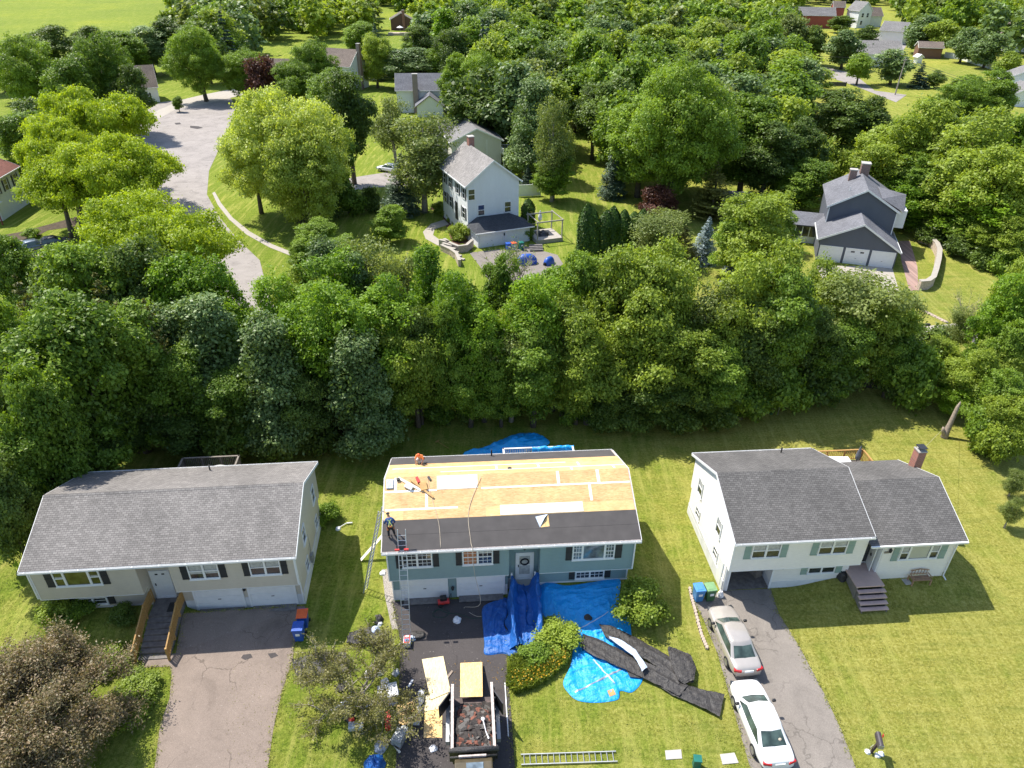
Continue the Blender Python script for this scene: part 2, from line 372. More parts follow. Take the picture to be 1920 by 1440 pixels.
# ================================================================ THE SETTING
from mathutils.geometry import tessellate_polygon
def struct(name, mb, mat, smooth=False, kind='structure', label=None):
    o = mb.build(name, mat, smooth=smooth); o['kind'] = kind
    if label: o['label'] = label
    return o
g = MB()
xs = np.arange(-46, 46.01, .5); ys = np.arange(14, 60.01, .5)
g.grid([[(x, y, hg(x, y)) for x in xs] for y in ys])
X0, X1, Y0, Y1, B = -46, 46, 14, 60, 1500
for a, b, c, d in ((-B, X0, -60, B), (X1, B, -60, B), (X0, X1, -60, Y0), (X0, X1, Y1, B)):
    nx = max(1, int((b-a)/60)); ny = max(1, int((d-c)/60))
    g.grid([[(a+(b-a)*i/nx, c+(d-c)*j/ny, 0) for i in range(nx+1)] for j in range(ny+1)])
struct('ground', g, M_['grass'], True)
def sheet(name, px, mat, z=.012, world=False, kind='structure', thick=0, label=None):
    P = [Vector((p[0], p[1], 0)) if world else Vector(G(*p)) for p in px]
    P = [Vector((p.x, p.y, p.z+z)) for p in P]
    tri = tessellate_polygon([P]); m = MB()
    if thick:
        n = len(P); m.add([tuple(p) for p in P]+[(p.x, p.y, p.z-thick) for p in P], [tuple(t) for t in tri]+[(i, (i+1) % n, n+(i+1) % n, n+i) for i in range(n)])
    else: m.add([tuple(p) for p in P], [tuple(t) for t in tri])
    o = struct(name, m, mat, kind=kind, label=label)
    import bmesh
    bm = bmesh.new(); bm.from_mesh(o.data); bmesh.ops.recalc_face_normals(bm, faces=bm.faces)
    if not thick:
        for f in bm.faces:
            if f.normal.z < 0: f.normal_flip()
    bm.to_mesh(o.data); bm.free(); return o
sheet('driveway', [(342,1150),(573,1136),(556,1180),(549,1235),(528,1300),(512,1370),(498,1470),(286,1470),(300,1360),(318,1310),(322,1262),(318,1250),(266,1252),(268,1228),(330,1225)], M_['drive_l'], .014, label='weathered grey driveway of the beige house')
sheet('driveway', [(735,1128),(955,1120),(950,1250),(958,1330),(968,1470),(740,1470),(748,1300),(750,1200)], M_['drive_m'], .014, label='fresh black driveway of the blue green house')
sheet('driveway', [(1352,1108),(1445,1104),(1460,1150),(1500,1215),(1545,1300),(1580,1375),(1620,1480),(1418,1480),(1375,1330),(1345,1225),(1318,1160),(1302,1130)], M_['drive_r'], .014, label='grey cracked driveway of the cream house')
sheet('path', [(716,1068),(732,1066),(740,1128),(752,1135),(752,1180),(735,1180),(722,1120)], M_['gravel'], .010, label='gravel strip beside the blue green house')
sheet('road', [(262,215),(300,192),(360,184),(430,182),(445,200),(420,260),(392,320),(388,365),(410,405),(445,448),(487,488),(505,560),(560,640),(500,640),(430,560),(360,500),(300,430),(262,340),(250,260)], M_['road'], .02, label='pale cul-de-sac street')
sheet('road', [(560,350),(680,330),(760,318),(830,322),(820,345),(700,352),(560,372)], M_['road'], .02, label='side street beyond the blue spruce')
sheet('road', [(1545,125),(1600,138),(1640,170),(1700,178),(1680,192),(1600,160),(1540,140)], M_['road'], .03, label='distant street by the utility pole')
sheet('road', [(1632,88),(1640,62),(1665,60),(1700,85),(1690,100)], M_['road'], .03, label='distant street between the white houses')
sheet('road', [(1822,628),(1845,622),(1850,700),(1835,730),(1825,680)], M_['road'], .02, label='bit of street behind the shrubs')
sheet('path', [(398,362),(403,360),(414,380),(436,408),(468,434),(510,458),(560,478),(553,483),(505,464),(462,440),(430,412),(408,384)], M_['walk'], .03, label='pale sidewalk curving along the street')
sheet('driveway', [(262,225),(300,205),(350,185),(380,178),(430,168),(460,168),(455,178),(400,192),(330,205),(300,222)], M_['walk'], .035, label='pale driveway of the grey roofed house')
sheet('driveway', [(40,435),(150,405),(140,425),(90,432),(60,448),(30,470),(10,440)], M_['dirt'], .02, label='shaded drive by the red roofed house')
sheet('path', [(0,448),(120,455),(130,470),(80,482),(0,490)], M_['road'], .022, label='strip of street with parked cars at the left')
sheet('driveway', [(880,474),(985,462),(1045,478),(1057,497),(1040,510),(960,532),(925,540),(900,500)], M_['drive_r'], .02, label='grey driveway of the white colonial house')
sheet('path', [(833,412),(808,420),(793,435),(798,448),(820,460),(832,462),(829,453),(812,441),(815,430),(842,421)], M_['walk'], .03, label='pale path curving to the white colonial house')
sheet('flower_bed', [(805,390),(825,385),(850,410),(880,440),(885,470),(850,468),(848,455),(838,430),(830,405)], M_['mulch'], .024, label='brown mulch bed along the white colonial house')
sheet('driveway', [(1530,498),(1672,500),(1690,560),(1715,640),(1640,655),(1560,560)], M_['walk'], .02, label='pale concrete driveway of the slate grey house')
sheet('path', [(1685,452),(1706,452),(1720,500),(1722,545),(1705,545),(1690,490)], M_['paver'], .022, label='red paver path beside the slate grey house')
sheet('path', [(1722,613),(1860,600),(1862,611),(1722,624)], M_['walk'], .022, label='pale sidewalk below the right lawn')
sheet('path', [(1680,612),(1722,608),(1720,640),(1670,640)], M_['walk'], .024, label='pale driveway apron below the right lawn')
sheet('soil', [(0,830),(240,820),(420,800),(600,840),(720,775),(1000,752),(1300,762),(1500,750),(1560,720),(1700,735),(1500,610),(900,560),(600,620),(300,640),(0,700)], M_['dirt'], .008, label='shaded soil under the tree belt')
for px in ([(356,236),(372,237),(381,240),(370,242),(357,240)], [(327,231),(337,230),(340,233),(330,234)]): sheet('road', px, M_['drive_m'], .045, label='dark tar patch in the cul-de-sac')
# cracks patches on the old driveway
for px in ([(456,1228),(470,1226),(474,1233),(460,1238),(452,1234)], [(502,1226),(516,1224),(522,1230),(508,1235)]):
    o = sheet('drain_cover', px, M_['drive_m'], .02); tag(o, None, None, None)
    del o['kind']; tag(o, 'round dark patch set in the weathered driveway, '+('left' if px[0][0] < 480 else 'right')+' one of two', 'drive patch')

# ================================================================ TREES
def leaf_obj(C, Nn, S, T, asp, mat, name='crown', parent=None):
    n = len(C)
    r = rng.normal(size=(n, 3)); Nn = Nn/np.linalg.norm(Nn, axis=1, keepdims=True)
    t = r-Nn*(r*Nn).sum(1, keepdims=True); t /= np.linalg.norm(t, axis=1, keepdims=True)+1e-9
    b = np.cross(Nn, t); S = S[:, None]
    V = np.empty((n, 4, 3)); V[:, 0] = C+t*S; V[:, 1] = C+b*S*asp+Nn*S*.15; V[:, 2] = C-t*S; V[:, 3] = C-b*S*asp+Nn*S*.15
    me = bpy.data.meshes.new(name)
    me.vertices.add(4*n); me.vertices.foreach_set('co', V.reshape(-1).astype(np.float32))
    me.loops.add(4*n); me.loops.foreach_set('vertex_index', np.arange(4*n, dtype=np.int32))
    me.polygons.add(n); me.polygons.foreach_set('loop_start', np.arange(0, 4*n, 4, dtype=np.int32))
    me.polygons.foreach_set('loop_total', np.full(n, 4, dtype=np.int32)) if False else None
    me.materials.append(mat)
    a = me.attributes.new('tint', 'FLOAT', 'FACE'); a.data.foreach_set('value', T.astype(np.float32))
    me.update(calc_edges=True); me.validate()
    o = bpy.data.objects.new(name, me); col.objects.link(o)
    if parent: o.parent = parent
    return o
def unit(n):
    d = rng.normal(size=(n, 3)); return d/np.linalg.norm(d, axis=1, keepdims=True)
def crown_pts(R_, H, base, lobes, nleaf, ls, flat=.8, lobe_r=(.20, .36), shape='oval', cl=.27, per=36, inner=.10, spray=0):
    """leaf centres, normals, sizes and tints for a broadleaf crown"""
    c0 = np.array([0, 0, base+H/2]); hz = H/2
    L = []
    for i in range(lobes):
        d = unit(1)[0]
        if shape == 'oval': d[2] = d[2]*.95+.05
        if shape == 'spread': d[2] = abs(d[2])*.9-.12
        rad = rng.uniform(.40, .92)
        k = 1.0
        p = c0+d*np.array([R_, R_, hz])*rad
        if shape == 'cone':
            z = rng.uniform(0, 1); ang = rng.uniform(0, 6.28); rr = R_*(1-.75*z)*rng.uniform(.3, .8); p = np.array([math.cos(ang)*rr, math.sin(ang)*rr, base+H*(.08+.84*z)]); k = 1-.45*z
        L.append((p, R_*rng.uniform(*lobe_r)*k, rng.uniform(0, 1)))
    L.append((c0+np.array([0, 0, hz*.72]), R_*lobe_r[1]*.8, .5))
    P, NN, S, T = [], [], [], []
    area = sum(r*r for _, r, _ in L); 
    for (p, r, lt) in L:
        nc = max(3, int(nleaf/per*r*r/area*1.7))
        d = unit(nc); d[:, 2] = d[:, 2]*.85+.12
        out = (p-c0)/np.array([R_, R_, hz]); d = d+out*.35; d /= np.linalg.norm(d, axis=1, keepdims=True)
        q = p+d*r*np.array([1, 1, flat])*(rng.uniform(.78, 1.12, (nc, 1))*np.where(rng.random((nc, 1)) < .12, rng.uniform(1.1, 1.4, (nc, 1)), 1))
        keep = np.ones(nc, bool)
        for (p2, r2, _) in L:
            if p2 is p: continue
            keep &= (np.linalg.norm((q-p2)/np.array([1, 1, flat]), axis=1) > r2*.78)
        q = q[keep]; d = d[keep]
        if len(q): hole = np.array([noise.noise(Vector(v)*.75+Vector((lt*9, 0, 0))) for v in q]) > -.22; q = q[hole]; d = d[hole]
        for j in range(len(q)):
            n = int(per*rng.uniform(.6, 1.4)); off = rng.normal(size=(n, 3))*cl*np.array([1, 1, .55])
            P.append(q[j]+off); nn = d[j]*.6+np.array([0, 0, .75])+rng.normal(size=(n, 3))*.6; NN.append(nn)
            S.append(ls*rng.uniform(.45, 1.5, n)); T.append(np.clip(rng.normal(.42+.3*(lt-.5)+.2*(rng.random()-.5), .14, n), 0, 1))
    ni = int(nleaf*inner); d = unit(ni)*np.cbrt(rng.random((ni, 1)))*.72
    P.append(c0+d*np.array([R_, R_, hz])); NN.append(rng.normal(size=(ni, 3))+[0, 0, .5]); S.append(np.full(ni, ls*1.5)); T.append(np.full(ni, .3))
    return [np.concatenate(a) for a in (P, NN, S, T)], L
def conifer_pts(R_, H, base, levels, per, ls, droop=.25):
    P, NN, S, T = [], [], [], []
    for i in range(levels):
        z = i/(levels-1); rr = R_*(1-z)**.85+.12; nb = int(5+9*(1-z)); tt = rng.uniform(.2, .8)
        for b in range(nb):
            a = rng.uniform(0, 6.28); ln = rr*rng.uniform(.8, 1.1); n = int(per*ln/R_)+5
            t = rng.random(n)**.7
            x = t*ln; side = rng.normal(size=n)*.12*ln*(.35+t)*1.3
            zz = base+H*z-droop*x*t+.28*x*(t**2)*.5+rng.normal(size=n)*.06
            ca, sa = math.cos(a), math.sin(a)
            P.append(np.stack([x*ca-side*sa, x*sa+side*ca, zz], 1)); NN.append(rng.normal(size=(n, 3))*.5+np.array([ca*.4, sa*.4, .9]))
            S.append(ls*rng.uniform(.45, 1.5, n)); T.append(np.clip(tt+.35*t-.15+rng.normal(size=n)*.1, 0, 1))
    return [np.concatenate(a) for a in (P, NN, S, T)]
def trunk_mb(h, r, limbs=(), n=7, lean=.02):
    m = MB(); m.tube([(0, 0, -.3), (r*.1, 0, h*.2), (lean*h, .3*lean*h, h*.6), (lean*h*.5, 0, h)], [r*1.35, r, r*.7, r*.18], n)
    for p, rr, _ in limbs:
        z0 = min(h*.75, max(h*.15, p[2]*.55))
        m.tube([(0, 0, z0), (p[0]*.45, p[1]*.45, z0+(p[2]-z0)*.55), tuple(p)], [r*.42, r*.25, r*.08], 5)
    return m
PROTO = {}   # kind -> list of (crown mesh, trunk mesh, refR, refH)
def reg(kind, crown, trunk, R_, H):
    PROTO.setdefault(kind, []).append((crown.data, trunk.data if trunk else None, R_, H))
    bpy.data.objects.remove(crown)
    if trunk: bpy.data.objects.remove(trunk)
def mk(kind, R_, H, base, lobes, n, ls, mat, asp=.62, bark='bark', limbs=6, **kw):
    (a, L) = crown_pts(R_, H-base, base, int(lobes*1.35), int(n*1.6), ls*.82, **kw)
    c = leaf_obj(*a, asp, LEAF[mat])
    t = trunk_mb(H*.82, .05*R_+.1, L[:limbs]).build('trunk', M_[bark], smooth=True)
    reg(kind, c, t, R_, H)
for v in range(2):
    mk('maple', 4.2, 13, 1.4, 26, 21000, .17, 'maple', cl=.30)
    mk('oak', 4, 13, 1.2, 22, 15000, .17, 'oak', cl=.34)
    mk('silver', 3.8, 13, .8, 30, 19000, .16, 'silver', cl=.32, shape=('cone', 'oval')[v], lobe_r=(.24, .42))
    mk('vine', 3.4, 12, .4, 34, 17000, .15, 'vine', shape=('cone', 'oval')[v], lobe_r=(.22, .40), flat=1.15, cl=.26)
    mk('vine', 3.6, 12, .4, 36, 17000, .15, 'vine', shape='oval', lobe_r=(.2, .36), flat=1.1, cl=.3)
    mk('light', 4.2, 11, 1.0, 28, 20000, .16, 'light', cl=.34)
mk('locust', 5, 11, 2.6, 42, 24000, .15, 'locust', shape='spread', flat=.42, lobe_r=(.22, .36), cl=.34, inner=.05)
mk('locust', 5, 10, 2.2, 38, 24000, .15, 'locust', shape='spread', flat=.42, lobe_r=(.22, .36), cl=.34, inner=.05)
mk('lime', 5, 12, 1.6, 40, 26000, .15, 'lime', cl=.34, lobe_r=(.2, .34), inner=.06)
mk('airy', 3.2, 11, 1.4, 30, 9500, .14, 'airy', cl=.42, lobe_r=(.22, .36), inner=.05, bark='barkpale', limbs=9)
mk('airy', 3.2, 11, 1.0, 26, 9500, .14, 'airy', cl=.42, lobe_r=(.22, .36), inner=.05, bark='barkpale', limbs=9)
mk('biglocust', 9, 12, 2.6, 78, 52000, .17, 'locust', shape='spread', flat=.42, lobe_r=(.12, .22), cl=.36, inner=.04)
mk('biglime', 9.2, 14, 1.2, 80, 56000, .17, 'lime', lobe_r=(.12, .22), cl=.36, inner=.05)
mk('bigmaple', 8.5, 17, 1.2, 74, 52000, .18, 'maple', lobe_r=(.13, .24), cl=.36, inner=.05)
mk('plum', 2.4, 4, .5, 16, 6000, .13, 'plum', cl=.25)
mk('hedge', 1.9, 2.9, .0, 14, 4800, .14, 'oak', cl=.26, limbs=3)
mk('hedge', 1.9, 2.6, .0, 14, 4800, .14, 'maple', cl=.26, limbs=3)
mk('hedgelight', 1.8, 2.4, .0, 14, 5000, .13, 'light', cl=.24, limbs=3)
for nm, mt, asp in (('spruce', 'spruce', .35), ('bluespruce', 'bluespruce', .35)):
    c = leaf_obj(*conifer_pts(2.6, 8.4, .5, 26, 60, .16), asp, LEAF[mt]); reg(nm, c, trunk_mb(8, .16).build('trunk', M_['bark'], smooth=True), 2.6, 9)
c = leaf_obj(*conifer_pts(3.0, 11, .8, 20, 70, .17, -.25), .4, LEAF['cedar']); reg('cedar', c, trunk_mb(10, .2).build('trunk', M_['bark'], smooth=True), 3, 12)
def arbor():
    n = 5200; z = rng.random(n); a = rng.uniform(0, 6.28, n); prof = np.minimum(1, (1-z)*3.2)**.6*np.minimum(1, .8+z*2)
    rr = .62*prof*(1+.10*np.sin(a*5+z*9))*rng.uniform(.85, 1.05, n)
    P = np.stack([np.cos(a)*rr, np.sin(a)*rr, .1+z*4.5], 1); NN = np.stack([np.cos(a), np.sin(a), np.full(n, .5)], 1)+rng.normal(size=(n, 3))*.35
    return P, NN, rng.uniform(.06, .14, n), np.clip(rng.normal(.45, .2, n), 0, 1)
c = leaf_obj(*arbor(), .4, LEAF['arbor']); reg('arbor', c, trunk_mb(4, .06).build('trunk', M_['bark']), .62, 4.6)
# coarser trees for the far wood
for v in range(2):
    mk('fmaple', 4.4, 13, 1.0, 22, 5600, .33, 'maple', cl=.5, per=14, limbs=0)
    mk('foak', 4.4, 13, 1.0, 20, 5000, .33, 'oak', cl=.5, per=14, limbs=0)
    mk('flight', 4.2, 12, 1.0, 22, 5600, .31, 'light', cl=.5, per=14, limbs=0)
mk('fairy', 3.6, 12, 1.0, 20, 4200, .28, 'airy', cl=.55, per=12, limbs=3)
mk('fsilver', 4.0, 12, 1.0, 22, 5200, .31, 'silver', cl=.5, per=14, limbs=0)
mk('fvine', 3.2, 12, .5, 20, 5200, .3, 'vine', shape='cone', lobe_r=(.34, .5), cl=.45, per=14, limbs=0)
c = leaf_obj(*conifer_pts(3.0, 12, .8, 18, 34, .34), .4, LEAF['spruce']); reg('fspruce', c, trunk_mb(12, .2).build('trunk', M_['bark']), 3, 13)

TREES = []
def put_tree(kind, X, Y, h, r, label=None, group=None, cat='tree', name=None):
    if r > 6.2 and kind in ('locust', 'lime', 'maple'): kind = 'big'+kind
    lst = PROTO[kind]; cm, tm, R0, H0 = lst[int(rng.integers(len(lst)))]
    z = hg(X, Y)
    nm = name or {'spruce': 'spruce_tree', 'bluespruce': 'spruce_tree', 'fspruce': 'spruce_tree', 'cedar': 'cedar_tree', 'arbor': 'arborvitae', 'hedge': 'bush', 'hedgelight': 'bush'}.get(kind, 'broadleaf_tree')
    e = thing(nm, label or 'tree', cat, (X, Y, z-.05), rng.uniform(0, 6.28), group)
    e.rotation_euler.x, e.rotation_euler.y = (rng.uniform(-.07, .07), rng.uniform(-.07, .07)) if h > 5 else (0, 0)
    e.scale = (r/R0, r/R0*rng.uniform(.94, 1.06), h/H0)
    o = bpy.data.objects.new('crown', cm); col.objects.link(o); o.parent = e
    if tm: o = bpy.data.objects.new('trunk', tm); col.objects.link(o); o.parent = e
    TREES.append((X, Y, r, kind, e)); return e
def tree_at(px, yt, yb, w, kind, **kw):
    """crown top seen at (px, yt), base on the ground at image row yb, crown w wide"""
    Yw = G(px, yb, 0)[1]; d = ray(px, yt); t = Yw/d[1]; P = CC+d*t
    h = max(1.0, P[2]-hg(P[0], Yw)); s = scale_at((P[0], Yw, h/2))
    k = {'vine': 1.22, 'silver': 1.1, 'maple': 1.08, 'light': 1.08}.get(kind, 1)
    return put_tree(kind, P[0], Yw, h, w/2/s*k, **kw)
# ---------------------------------------------------------------- manually placed trees: (x, top row, base row, width, kind)
KN = {'maple': 'mid green broadleaf tree', 'oak': 'dark green broadleaf tree', 'silver': 'grey green silvery tree', 'vine': 'vine covered bright green tree', 'light': 'yellowish green broadleaf tree',
      'locust': 'flat sprayed yellow green locust', 'lime': 'lime green tree', 'airy': 'thin olive green tree', 'cedar': 'brownish green cedar', 'spruce': 'dark spruce', 'bluespruce': 'pale blue spruce',
      'arbor': 'narrow clipped arborvitae', 'plum': 'purple leaved tree', 'hedge': 'dark green bush', 'hedgelight': 'light green bush',
      'fmaple': 'mid green tree', 'foak': 'dark green tree', 'flight': 'light green tree', 'fairy': 'thin olive tree', 'fsilver': 'grey green tree', 'fvine': 'vine covered tree', 'fspruce': 'dark conifer'}
ORD = ['leftmost', 'second from the left', 'third from the left', 'fourth from the left', 'fifth from the left', 'sixth from the left', 'seventh from the left', 'eighth from the left', 'ninth from the left', 'tenth from the left']
def area(lst, where, group):
    by = {}
    for t in lst: by.setdefault(t[4], []).append(t)
    for k, v in by.items():
        v.sort(key=lambda t: t[0])
        for i, t in enumerate(v):
            lab = t[5] if len(t) > 5 else KN[k]+' '+where
            if len(t) <= 5 and len(v) > 1:
                lab += ', '+(ORD[i] if i < 10 and i <= len(v)/2 else ('rightmost' if i == len(v)-1 else ORD[min(9, len(v)-1-i)].replace('left', 'right')))
            tree_at(*t[:5], label=lab, group=group if len(t) <= 5 else None, cat='bush' if k.startswith('hedge') else 'tree')
area([
 (0,800,1015,130,'maple'), (-50,850,1080,110,'oak'), (35,820,965,110,'maple'), (-15,660,930,130,'oak'), (-25,560,860,130,'maple'), (75,560,905,190,'maple'), (185,565,846,165,'maple'), (22,680,985,130,'maple'), (200,660,846,150,'oak'), (300,650,846,130,'maple'), (405,690,846,120,'maple'), (560,690,846,110,'oak'),  # leftmost oak stands out of view, added to cast shade on the left lawn
 (330,740,846,140,'oak'), (440,750,846,120,'maple'), (120,740,930,140,'oak'), (250,760,846,120,'oak'),
 (290,560,800,140,'silver'), (360,545,810,170,'silver'), (480,585,845,150,'silver'), (652,612,845,140,'silver','tall grey green tree at the belt front, left of the blue green house'),
 (60,482,720,150,'oak'), (145,445,740,150,'maple'), (250,430,730,150,'oak'), (185,500,810,130,'cedar'), (20,520,800,110,'cedar'), (260,560,840,110,'cedar'), (300,490,760,110,'vine'), (350,465,740,110,'vine'), (380,495,745,95,'vine'), (438,552,770,85,'vine'), (535,525,740,95,'vine'), (-5,440,640,90,'maple'),
], 'in the wood behind the beige house', 'trees of the dark wood behind the beige house')
area([
 (592,440,640,100,'silver'), (610,470,690,110,'vine'), (560,560,800,110,'vine'), (642,520,800,130,'vine'), (690,440,670,120,'airy'), (735,510,780,100,'vine'), (808,455,720,95,'vine'), (775,560,795,80,'oak'), (870,500,775,95,'vine'), (830,560,795,80,'maple'),
 (930,478,700,85,'maple'), (1000,510,770,110,'vine'), (905,560,790,100,'vine'), (940,640,800,80,'maple'), (1005,610,800,130,'maple','leafy mid green tree at the belt edge above the blue tarp heap'), (1100,465,720,105,'maple'), (1065,560,780,100,'oak'),
 (1180,455,730,150,'light'), (1265,460,735,150,'light'), (1210,560,785,150,'light'), (1115,595,795,130,'light'), (1290,600,780,140,'light'), (1345,520,755,140,'airy'), (1395,495,745,130,'light'), (1450,465,720,130,'light'), (1360,640,785,120,'maple'), (1430,560,765,120,'oak'), (1500,500,745,140,'maple'), (1550,560,745,90,'oak'), (1560,500,690,90,'light'),
 (1230,690,800,120,'oak'), (1150,700,800,90,'oak'), (1320,700,790,120,'oak'),
 (1648,497,722,165,'airy','airy tree with pale twin trunks standing at the right end of the belt'),
 (730,640,800,70,'cedar'), (690,590,800,80,'oak'),
 (560,505,700,110,'light'), (655,470,690,90,'silver'), (742,462,690,90,'airy'), (845,505,740,100,'maple'), (955,565,760,110,'light'), (1058,495,700,100,'vine'), (1045,565,770,120,'light'), (620,610,805,110,'maple'), (702,560,790,120,'vine'), (878,620,800,100,'maple'), (770,600,800,110,'light'), (1090,640,795,100,'light'), (960,600,790,100,'airy'), (1000,560,740,90,'airy'), (1612,500,670,110,'airy'), (1700,545,705,80,'airy'), (1572,530,710,110,'light'), (1655,560,730,110,'light'), (1590,600,750,100,'maple'), (1705,600,745,90,'maple'),
], 'in the middle tree belt', 'trees of the belt behind the blue green house')
area([(x, y, b, w, k) for x, y, b, w, k in [
 (15,885,1040,100,'hedge'), (60,860,985,90,'hedge'), (760,745,790,60,'hedge'), (820,740,785,70,'hedge'), (880,735,785,60,'hedge'), (940,725,780,60,'hedgelight'), (1080,745,790,60,'hedge'), (1130,755,800,70,'hedge'), (1200,750,800,80,'hedge'), (1270,755,800,80,'hedge'), (1340,745,795,80,'hedge'), (1400,720,785,90,'hedge'), (1465,690,770,100,'hedge'), (1530,680,755,110,'hedge'), (1580,660,730,80,'hedge'),
 (700,760,810,60,'hedge'), (500,780,860,90,'hedge'), (410,780,870,90,'hedge'), (590,770,850,80,'hedge')]], 'at the foot of the tree belt', 'bushes at the foot of the tree belt')
area([
 (1695,645,742,90,'hedge'), (1735,660,755,100,'hedge'), (1775,640,715,90,'light'), (1850,660,775,90,'light'), (1890,690,812,95,'maple'), (1862,772,838,70,'hedge'), (1912,745,850,80,'light'), (1818,705,775,70,'vine'), (1760,620,690,80,'hedge'), (1908,640,760,90,'light'), (1890,800,862,70,'hedgelight'),
 (1812,572,670,55,'airy'), (1912,530,730,80,'vine'), (1935,500,700,90,'light'), (1912,600,760,80,'maple'), (1830,645,715,50,'maple'), (1915,880,930,40,'airy'), (1912,930,990,36,'airy'),
], 'right of the back lawns', 'growth right of the back lawns')
area([
 (150,152,385,215,'locust'), (90,215,420,170,'locust'), (190,240,440,210,'locust'), (85,290,445,130,'locust'), (225,345,560,165,'locust'), (335,378,590,165,'locust'), (270,400,600,140,'locust'), (160,180,350,150,'locust'),
 (40,62,230,120,'maple'), (115,100,270,90,'maple'), (20,205,360,110,'maple'), (60,175,330,110,'oak'), (180,58,250,112,'maple'), (224,112,262,70,'oak'), (88,42,140,90,'oak'), (225,55,150,75,'maple'), (268,48,140,80,'silver'), (312,28,135,85,'oak'), (160,45,115,65,'oak'), (20,85,190,80,'light'), (735,88,135,55,'maple'), (700,62,165,55,'light'), (672,40,110,60,'maple'), (770,70,118,50,'maple'), (815,80,170,50,'maple'), (850,100,215,60,'maple'), (675,95,160,40,'oak'),
 (358,45,190,102,'maple','maple standing alone on the grass at the head of the cul-de-sac'), (452,92,190,95,'maple'), (490,105,200,70,'plum'),
 (525,160,418,235,'lime','very large lime green tree between the street and the white colonial house'), (560,245,440,130,'lime'), (460,230,400,110,'lime'), (640,115,345,105,'oak'), (600,200,390,100,'maple'), (575,72,205,95,'maple'), (548,112,215,100,'maple'), (612,128,240,80,'maple'),
 (785,200,398,135,'airy'), (733,178,310,75,'airy'), (745,288,400,85,'spruce','blue green spruce on the lawn left of the white colonial house'), (724,385,455,70,'maple','small young tree on the shaded lawn left of the curved path'),
 (770,90,168,95,'silver'), (705,45,150,50,'spruce'), (848,45,190,70,'oak'), (790,40,140,60,'oak'), (585,412,490,75,'maple'), (560,450,520,60,'maple'), (640,440,520,60,'maple'), (690,355,395,50,'hedge'), (650,350,400,60,'hedge'), (600,360,410,70,'hedge'),
], 'around the cul-de-sac', 'trees around the cul-de-sac')
area([
 (905,95,255,105,'maple'), (955,110,250,70,'light'), (998,130,330,105,'silver'), (1042,172,378,72,'airy'), (1040,290,375,70,'maple'), (1155,270,370,60,'spruce'), (1285,110,395,200,'maple','largest mid green tree, right of the lawn with the arborvitae row'), (1215,170,370,120,'maple'), (1165,135,330,130,'oak'), (1120,150,300,90,'oak'),
 (1350,300,410,85,'cedar'), (1243,348,410,75,'plum','purple leaved tree behind the arborvitae row'), (1420,175,370,130,'maple'), (1455,220,385,120,'oak'), (1510,210,370,90,'oak'), (1328,405,490,62,'bluespruce','pale blue spruce among the trees left of the slate grey house'), (1385,450,510,40,'bluespruce','small pale blue spruce half hidden below the taller blue one'),
 (1432,360,525,135,'light'), (1248,385,490,115,'airy'), (1400,400,520,90,'maple'), (1290,420,500,60,'cedar'), (1520,300,400,100,'maple'), (1560,270,360,80,'hedgelight'), (1470,390,470,60,'maple'),
 (990,310,350,30,'spruce'), (985,372,408,14,'spruce'),
], 'between colonial and slate grey houses', 'trees between the two mid distance houses')
area([
 (1605,160,300,125,'oak'), (1650,175,300,80,'oak'), (1700,225,400,130,'light'), (1770,195,390,160,'light'), (1850,215,430,160,'light'), (1905,270,470,140,'light'), (1735,290,420,110,'maple'), (1800,330,440,130,'light'), (1880,340,470,130,'vine'), (1820,148,270,120,'maple'), (1885,130,260,90,'maple'), (1730,330,432,90,'vine'),
 (1905,410,500,100,'light'), (1835,400,470,90,'maple'), (1765,425,458,60,'hedge'), (1860,455,500,70,'hedge'), (1810,440,478,60,'hedge'), (1905,470,515,60,'hedge'), (1695,330,415,60,'maple'), (1690,260,370,90,'maple'),
], 'on the right hand wooded slope', 'trees on the wooded slope at the right')
area([(1100+i*17.5, 383+i*1.2+(i%3)*4, 478-i*1.5, 30, 'arbor') for i in range(7)]+[(1225,400,455,20,'arbor'),(1243,408,450,18,'arbor'),(1358,408,440,16,'arbor'),(1385,400,440,14,'arbor'),(991,372,425,26,'arbor')], 'in the clipped screen beyond the belt', 'arborvitae planted in a row')
area([
 (1480,15,110,70,'fmaple'), (1495,45,110,70,'fsilver'), (1530,45,122,50,'foak'), (1584,28,62,45,'foak'), (1595,52,130,65,'fsilver'), (1632,45,88,40,'foak'), (1620,100,160,45,'fmaple'), (1687,90,160,68,'fsilver'), (1735,115,165,40,'fspruce'), (1760,130,165,36,'foak'), (1700,40,80,45,'foak'), (1740,25,100,60,'fsilver'), (1775,35,105,55,'flight'), (1820,50,118,55,'fsilver'), (1865,60,128,60,'fsilver'), (1900,95,160,50,'flight'), (1520,120,170,80,'flight'), (1830,140,190,80,'fmaple')
], 'by the distant white houses', 'trees by the distant white houses')
# ---------------------------------------------------------------- the far wood
def inpoly(p, poly):
    x, y = p; c = False; n = len(poly)
    for i in range(n):
        x1, y1 = poly[i]; x2, y2 = poly[i-1]
        if (y1 > y) != (y2 > y) and x < (x2-x1)*(y-y1)/(y2-y1)+x1: c = not c
    return c
OPEN = [[(-50,-30),(330,-20),(300,12),(290,42),(210,50),(120,30),(60,22),(0,58),(-50,60)], [(255,112),(330,112),(335,195),(262,195)], [(110,100),(146,100),(146,130),(110,130)],
        [(500,80),(695,75),(695,172),(500,140)], [(712,22),(775,22),(775,75),(720,78)], [(735,128),(845,128),(845,240),(740,215)],
        [(1505,12),(1565,12),(1660,12),(1665,58),(1715,75),(1780,80),(1880,120),(1925,120),(1925,185),(1700,195),(1545,165),(1545,118),(1500,60)], [(1362,72),(1392,72),(1392,90),(1362,90)], [(1000,12),(1030,12),(1030,30),(1000,30)]]
